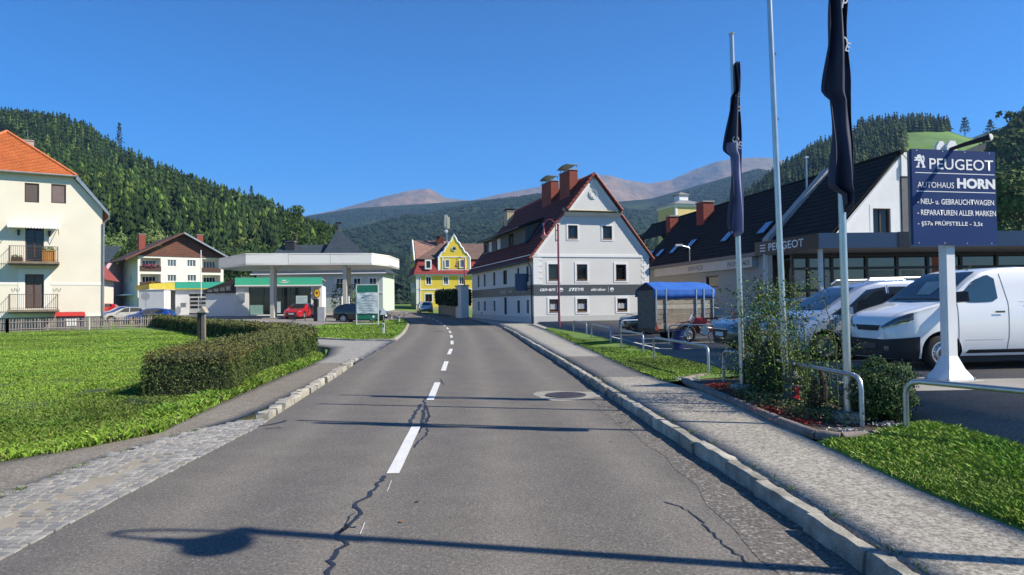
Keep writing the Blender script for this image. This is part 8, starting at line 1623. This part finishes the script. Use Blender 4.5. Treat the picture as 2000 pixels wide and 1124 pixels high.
# ------------------------------------------------------------ grass blades
def inpoly(x, y, poly):
    c = np.zeros(len(x), bool); n = len(poly)
    for i in range(n):
        x0, y0 = poly[i]; x1, y1 = poly[(i + 1) % n]
        m = ((y0 > y) != (y1 > y)) & (x < (x1 - x0) * (y - y0) / (y1 - y0 + 1e-12) + x0); c ^= m
    return c
def grass(name, label, poly, n, hmin, hmax, zf, seed, near=4.0, wid=.006, power=1.6, lush=(.16, .262, .028), ymax=48, exclude=None):
    r = np.random.default_rng(seed); px_ = [p[0] for p in poly]; py_ = [p[1] for p in poly]; X = []; Y = []; tot = 0
    y0, y1 = max(min(py_), near), min(max(py_), ymax); 
    while tot < n:
        m = n * 3; u = r.random(m); e = 1 - power; yy = (y0 ** e + u * (y1 ** e - y0 ** e)) ** (1 / e); xx = r.uniform(min(px_), max(px_), m)
        k = inpoly(xx, yy, poly) & (np.abs(xx) < yy * .80 + 1.2)
        if exclude is not None: k &= ~exclude(xx, yy)
        X.append(xx[k]); Y.append(yy[k]); tot += int(k.sum())
        if k.sum() == 0: break
    x, y = np.concatenate(X)[:n], np.concatenate(Y)[:n]; n = len(x); x = x + r.normal(0, .022, n); y = y + r.normal(0, .03, n)
    cl_ = fbm(x, y, .9, 4, seed); big = fbm(x, y, 3.2, 3, seed + 5)
    d = np.hypot(x, y); w_ = wid * np.maximum(1, d / 7) ** .85 * r.uniform(.7, 1.5, n); h = r.uniform(hmin, hmax, n) * (1 + 1.1 * np.clip(cl_, -.6, .9)) * np.maximum(1, d / 26) ** .5
    z = zf(x, y); a = r.random(n) * 6.283; lean = r.normal(0, .45, (n, 2)) * h[:, None]; ca, sa = np.cos(a) * w_, np.sin(a) * w_
    B0 = np.stack([x - ca, y - sa, z], 1); B1 = np.stack([x + ca, y + sa, z], 1); M1 = np.stack([x + ca * .7 + lean[:, 0] * .45, y + sa * .7 + lean[:, 1] * .45, z + h * .6], 1); T1 = np.stack([x + lean[:, 0] * 1.3, y + lean[:, 1] * 1.3, z + h * .95], 1)
    V = np.stack([B0, B1, M1, T1], 1).reshape(-1, 3); F = np.arange(4 * n).reshape(n, 4)
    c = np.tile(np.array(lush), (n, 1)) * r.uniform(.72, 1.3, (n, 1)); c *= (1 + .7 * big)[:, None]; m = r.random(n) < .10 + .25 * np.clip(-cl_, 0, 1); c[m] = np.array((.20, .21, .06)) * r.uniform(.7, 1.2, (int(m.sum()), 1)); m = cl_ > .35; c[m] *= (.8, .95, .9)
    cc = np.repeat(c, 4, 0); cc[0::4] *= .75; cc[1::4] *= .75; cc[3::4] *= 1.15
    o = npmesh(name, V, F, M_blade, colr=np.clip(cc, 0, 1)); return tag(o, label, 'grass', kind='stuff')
lawn = [(-60, -2), (-60, 34), (-44, 41), (-33.5, 46), (-27, 53.3), (-25.8, 52.2), (-20.9, 46), (-16, 39.6), (-11, 31.8), (-8.2, 27), (-6.2, 22.6), (-5.62, 17.9), (-5.33, 14.2), (-5.02, 11.1), (-4.74, 9.1), (-5.25, 8.05), (-5.8, 7.3), (-7.7, 3.9), (-9, 0)]
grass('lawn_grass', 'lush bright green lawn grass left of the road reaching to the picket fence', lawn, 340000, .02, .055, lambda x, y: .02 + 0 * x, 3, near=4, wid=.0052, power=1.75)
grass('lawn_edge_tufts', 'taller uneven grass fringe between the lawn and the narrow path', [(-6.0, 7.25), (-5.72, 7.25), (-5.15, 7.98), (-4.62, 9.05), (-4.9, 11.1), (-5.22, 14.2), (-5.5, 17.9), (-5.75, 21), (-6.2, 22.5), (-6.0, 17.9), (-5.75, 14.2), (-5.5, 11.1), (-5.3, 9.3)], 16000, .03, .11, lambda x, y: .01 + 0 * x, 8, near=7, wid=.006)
corner = [(3.50, 2), (3.36, 4.5), (3.24, 5.5), (3.26, 7.3), (3.45, 7.42), (4.1, 7.62), (4.72, 7.95), (4.70, 7.0), (4.68, 5.5), (5.05, 2)]
grass('corner_grass_blades', 'green clumpy grass at the near right corner beside the pavement', corner, 70000, .022, .06, lambda x, y: .135 + .10 * np.clip((x - 3.3) / 1.3, 0, 1), 5, near=3.2, wid=.004, power=1.2)
vg = [(2.84, 13.3), (2.68, 16), (2.58, 19.6), (2.33, 25), (2.13, 31), (1.95, 37), (2.0, 39.2), (3.5, 30), (3.83, 22), (4.0, 17), (4.3, 14), (4.3, 13.5), (3.6, 13.5), (3.2, 13.1)]
grass('verge_grass_blades', 'short green grass strip around the hoop rails beside the pavement', vg, 80000, .02, .045, lambda x, y: .14 + .09 * np.clip((x - 2.7) / 1.4, 0, 1), 6, near=12, wid=.005, power=1.8)
isl = [(-5.6, 31.4), (-6.2, 38), (-7.1, 45), (-8.3, 54), (-9.5, 62), (-10.4, 66), (-12.2, 58), (-14.5, 54), (-14.0, 44), (-10.6, 35.2), (-9.5, 33.7), (-7.2, 31.8)]
grass('island_grass_blades', 'short green grass on the island in front of the filling station', isl, 26000, .03, .06, lambda x, y: gz(x, y) + .05, 7, near=31, wid=.007, power=1.5, ymax=66)
# weeds along kerb joints and the cobble edge
wp = []
for y in np.arange(3.5, 26, .35): wp.append((rk(y, .17), y))
r_ = np.random.default_rng(2); pts = []
for x, y in wp:
    if r_.random() < .6: pts += [(x + r_.normal(0, .012), y + r_.normal(0, .06)) for _ in range(int(r_.integers(4, 26)))]
for y in np.arange(4.5, 10, .18):
    if r_.random() < .5: xx = le(y) - np.interp(y, [3, 7.5, 9.0, 10.0], [1.08, 1.05, .85, .3]); pts += [(xx + r_.normal(0, .03), y + r_.normal(0, .05), .01) for _ in range(int(r_.integers(6, 40)))]
for y in np.arange(10.3, 20, .3):
    if r_.random() < .6: pts += [(le(y) - .27 + r_.normal(0, .02), y + r_.normal(0, .06), .02) for _ in range(int(r_.integers(5, 25)))]
V = []; F = []; C_ = []
for p in pts:
    z = p[2] if len(p) > 2 else .128; h = r_.uniform(.012, .05); a = r_.random() * 6.28; w_ = .005; k = len(V); lx_, ly_ = r_.normal(0, .02, 2); V += [(p[0] - w_ * math.cos(a), p[1] - w_ * math.sin(a), z), (p[0] + w_ * math.cos(a), p[1] + w_ * math.sin(a), z), (p[0] + lx_, p[1] + ly_, z + h)]; F.append((k, k + 1, k + 2)); c = r_.uniform(.6, 1.2); C_ += [(.11 * c, .16 * c, .035 * c)] * 3
tag(npmesh('kerb_weeds', V, F, M_blade, colr=np.array(C_)), 'small weeds sprouting from the kerb and cobble joints', 'weeds', kind='stuff')
# yellow dandelions in the lawn, fallen leaves on the road
V = []; F = []
for _ in range(26):
    y = r_.uniform(6.5, 20); x = -y * r_.uniform(.5, .85) - 1; k = len(V); V += [(x + .02 * math.cos(q), y + .02 * math.sin(q), .10) for q in np.linspace(0, 5.2, 6)]; F.append(tuple(range(k, k + 6)))
me = MB(); me.add(V, F); o = me.build('dandelions', mat('dandelion', (.75, .45, .01), .7)); tag(o, 'scattered yellow dandelion heads in the near lawn', 'flowers', kind='stuff')
for i, (u, v, lb) in enumerate(((783, 1019, 'small brown fallen leaf on the road beside the near lamp shadow'), (1195, 862, 'tiny tan fallen leaf near the right kerb shadow'), (815, 980, 'dark speck of a fallen leaf just right of the tar seam'))):
    p = gp(u, v, .008); b = MB(); b.prism([(p.x - .025, p.y, .008), (p.x, p.y - .014, .008), (p.x + .03, p.y + .004, .012), (p.x + .004, p.y + .018, .008)], (0, 0, .002)); tag(b.build('fallen_leaf', mat('leaf_%d' % i, ((.30, .13, .05), (.25, .14, .06), (.03, .03, .03))[i], .8)), lb, 'leaf')
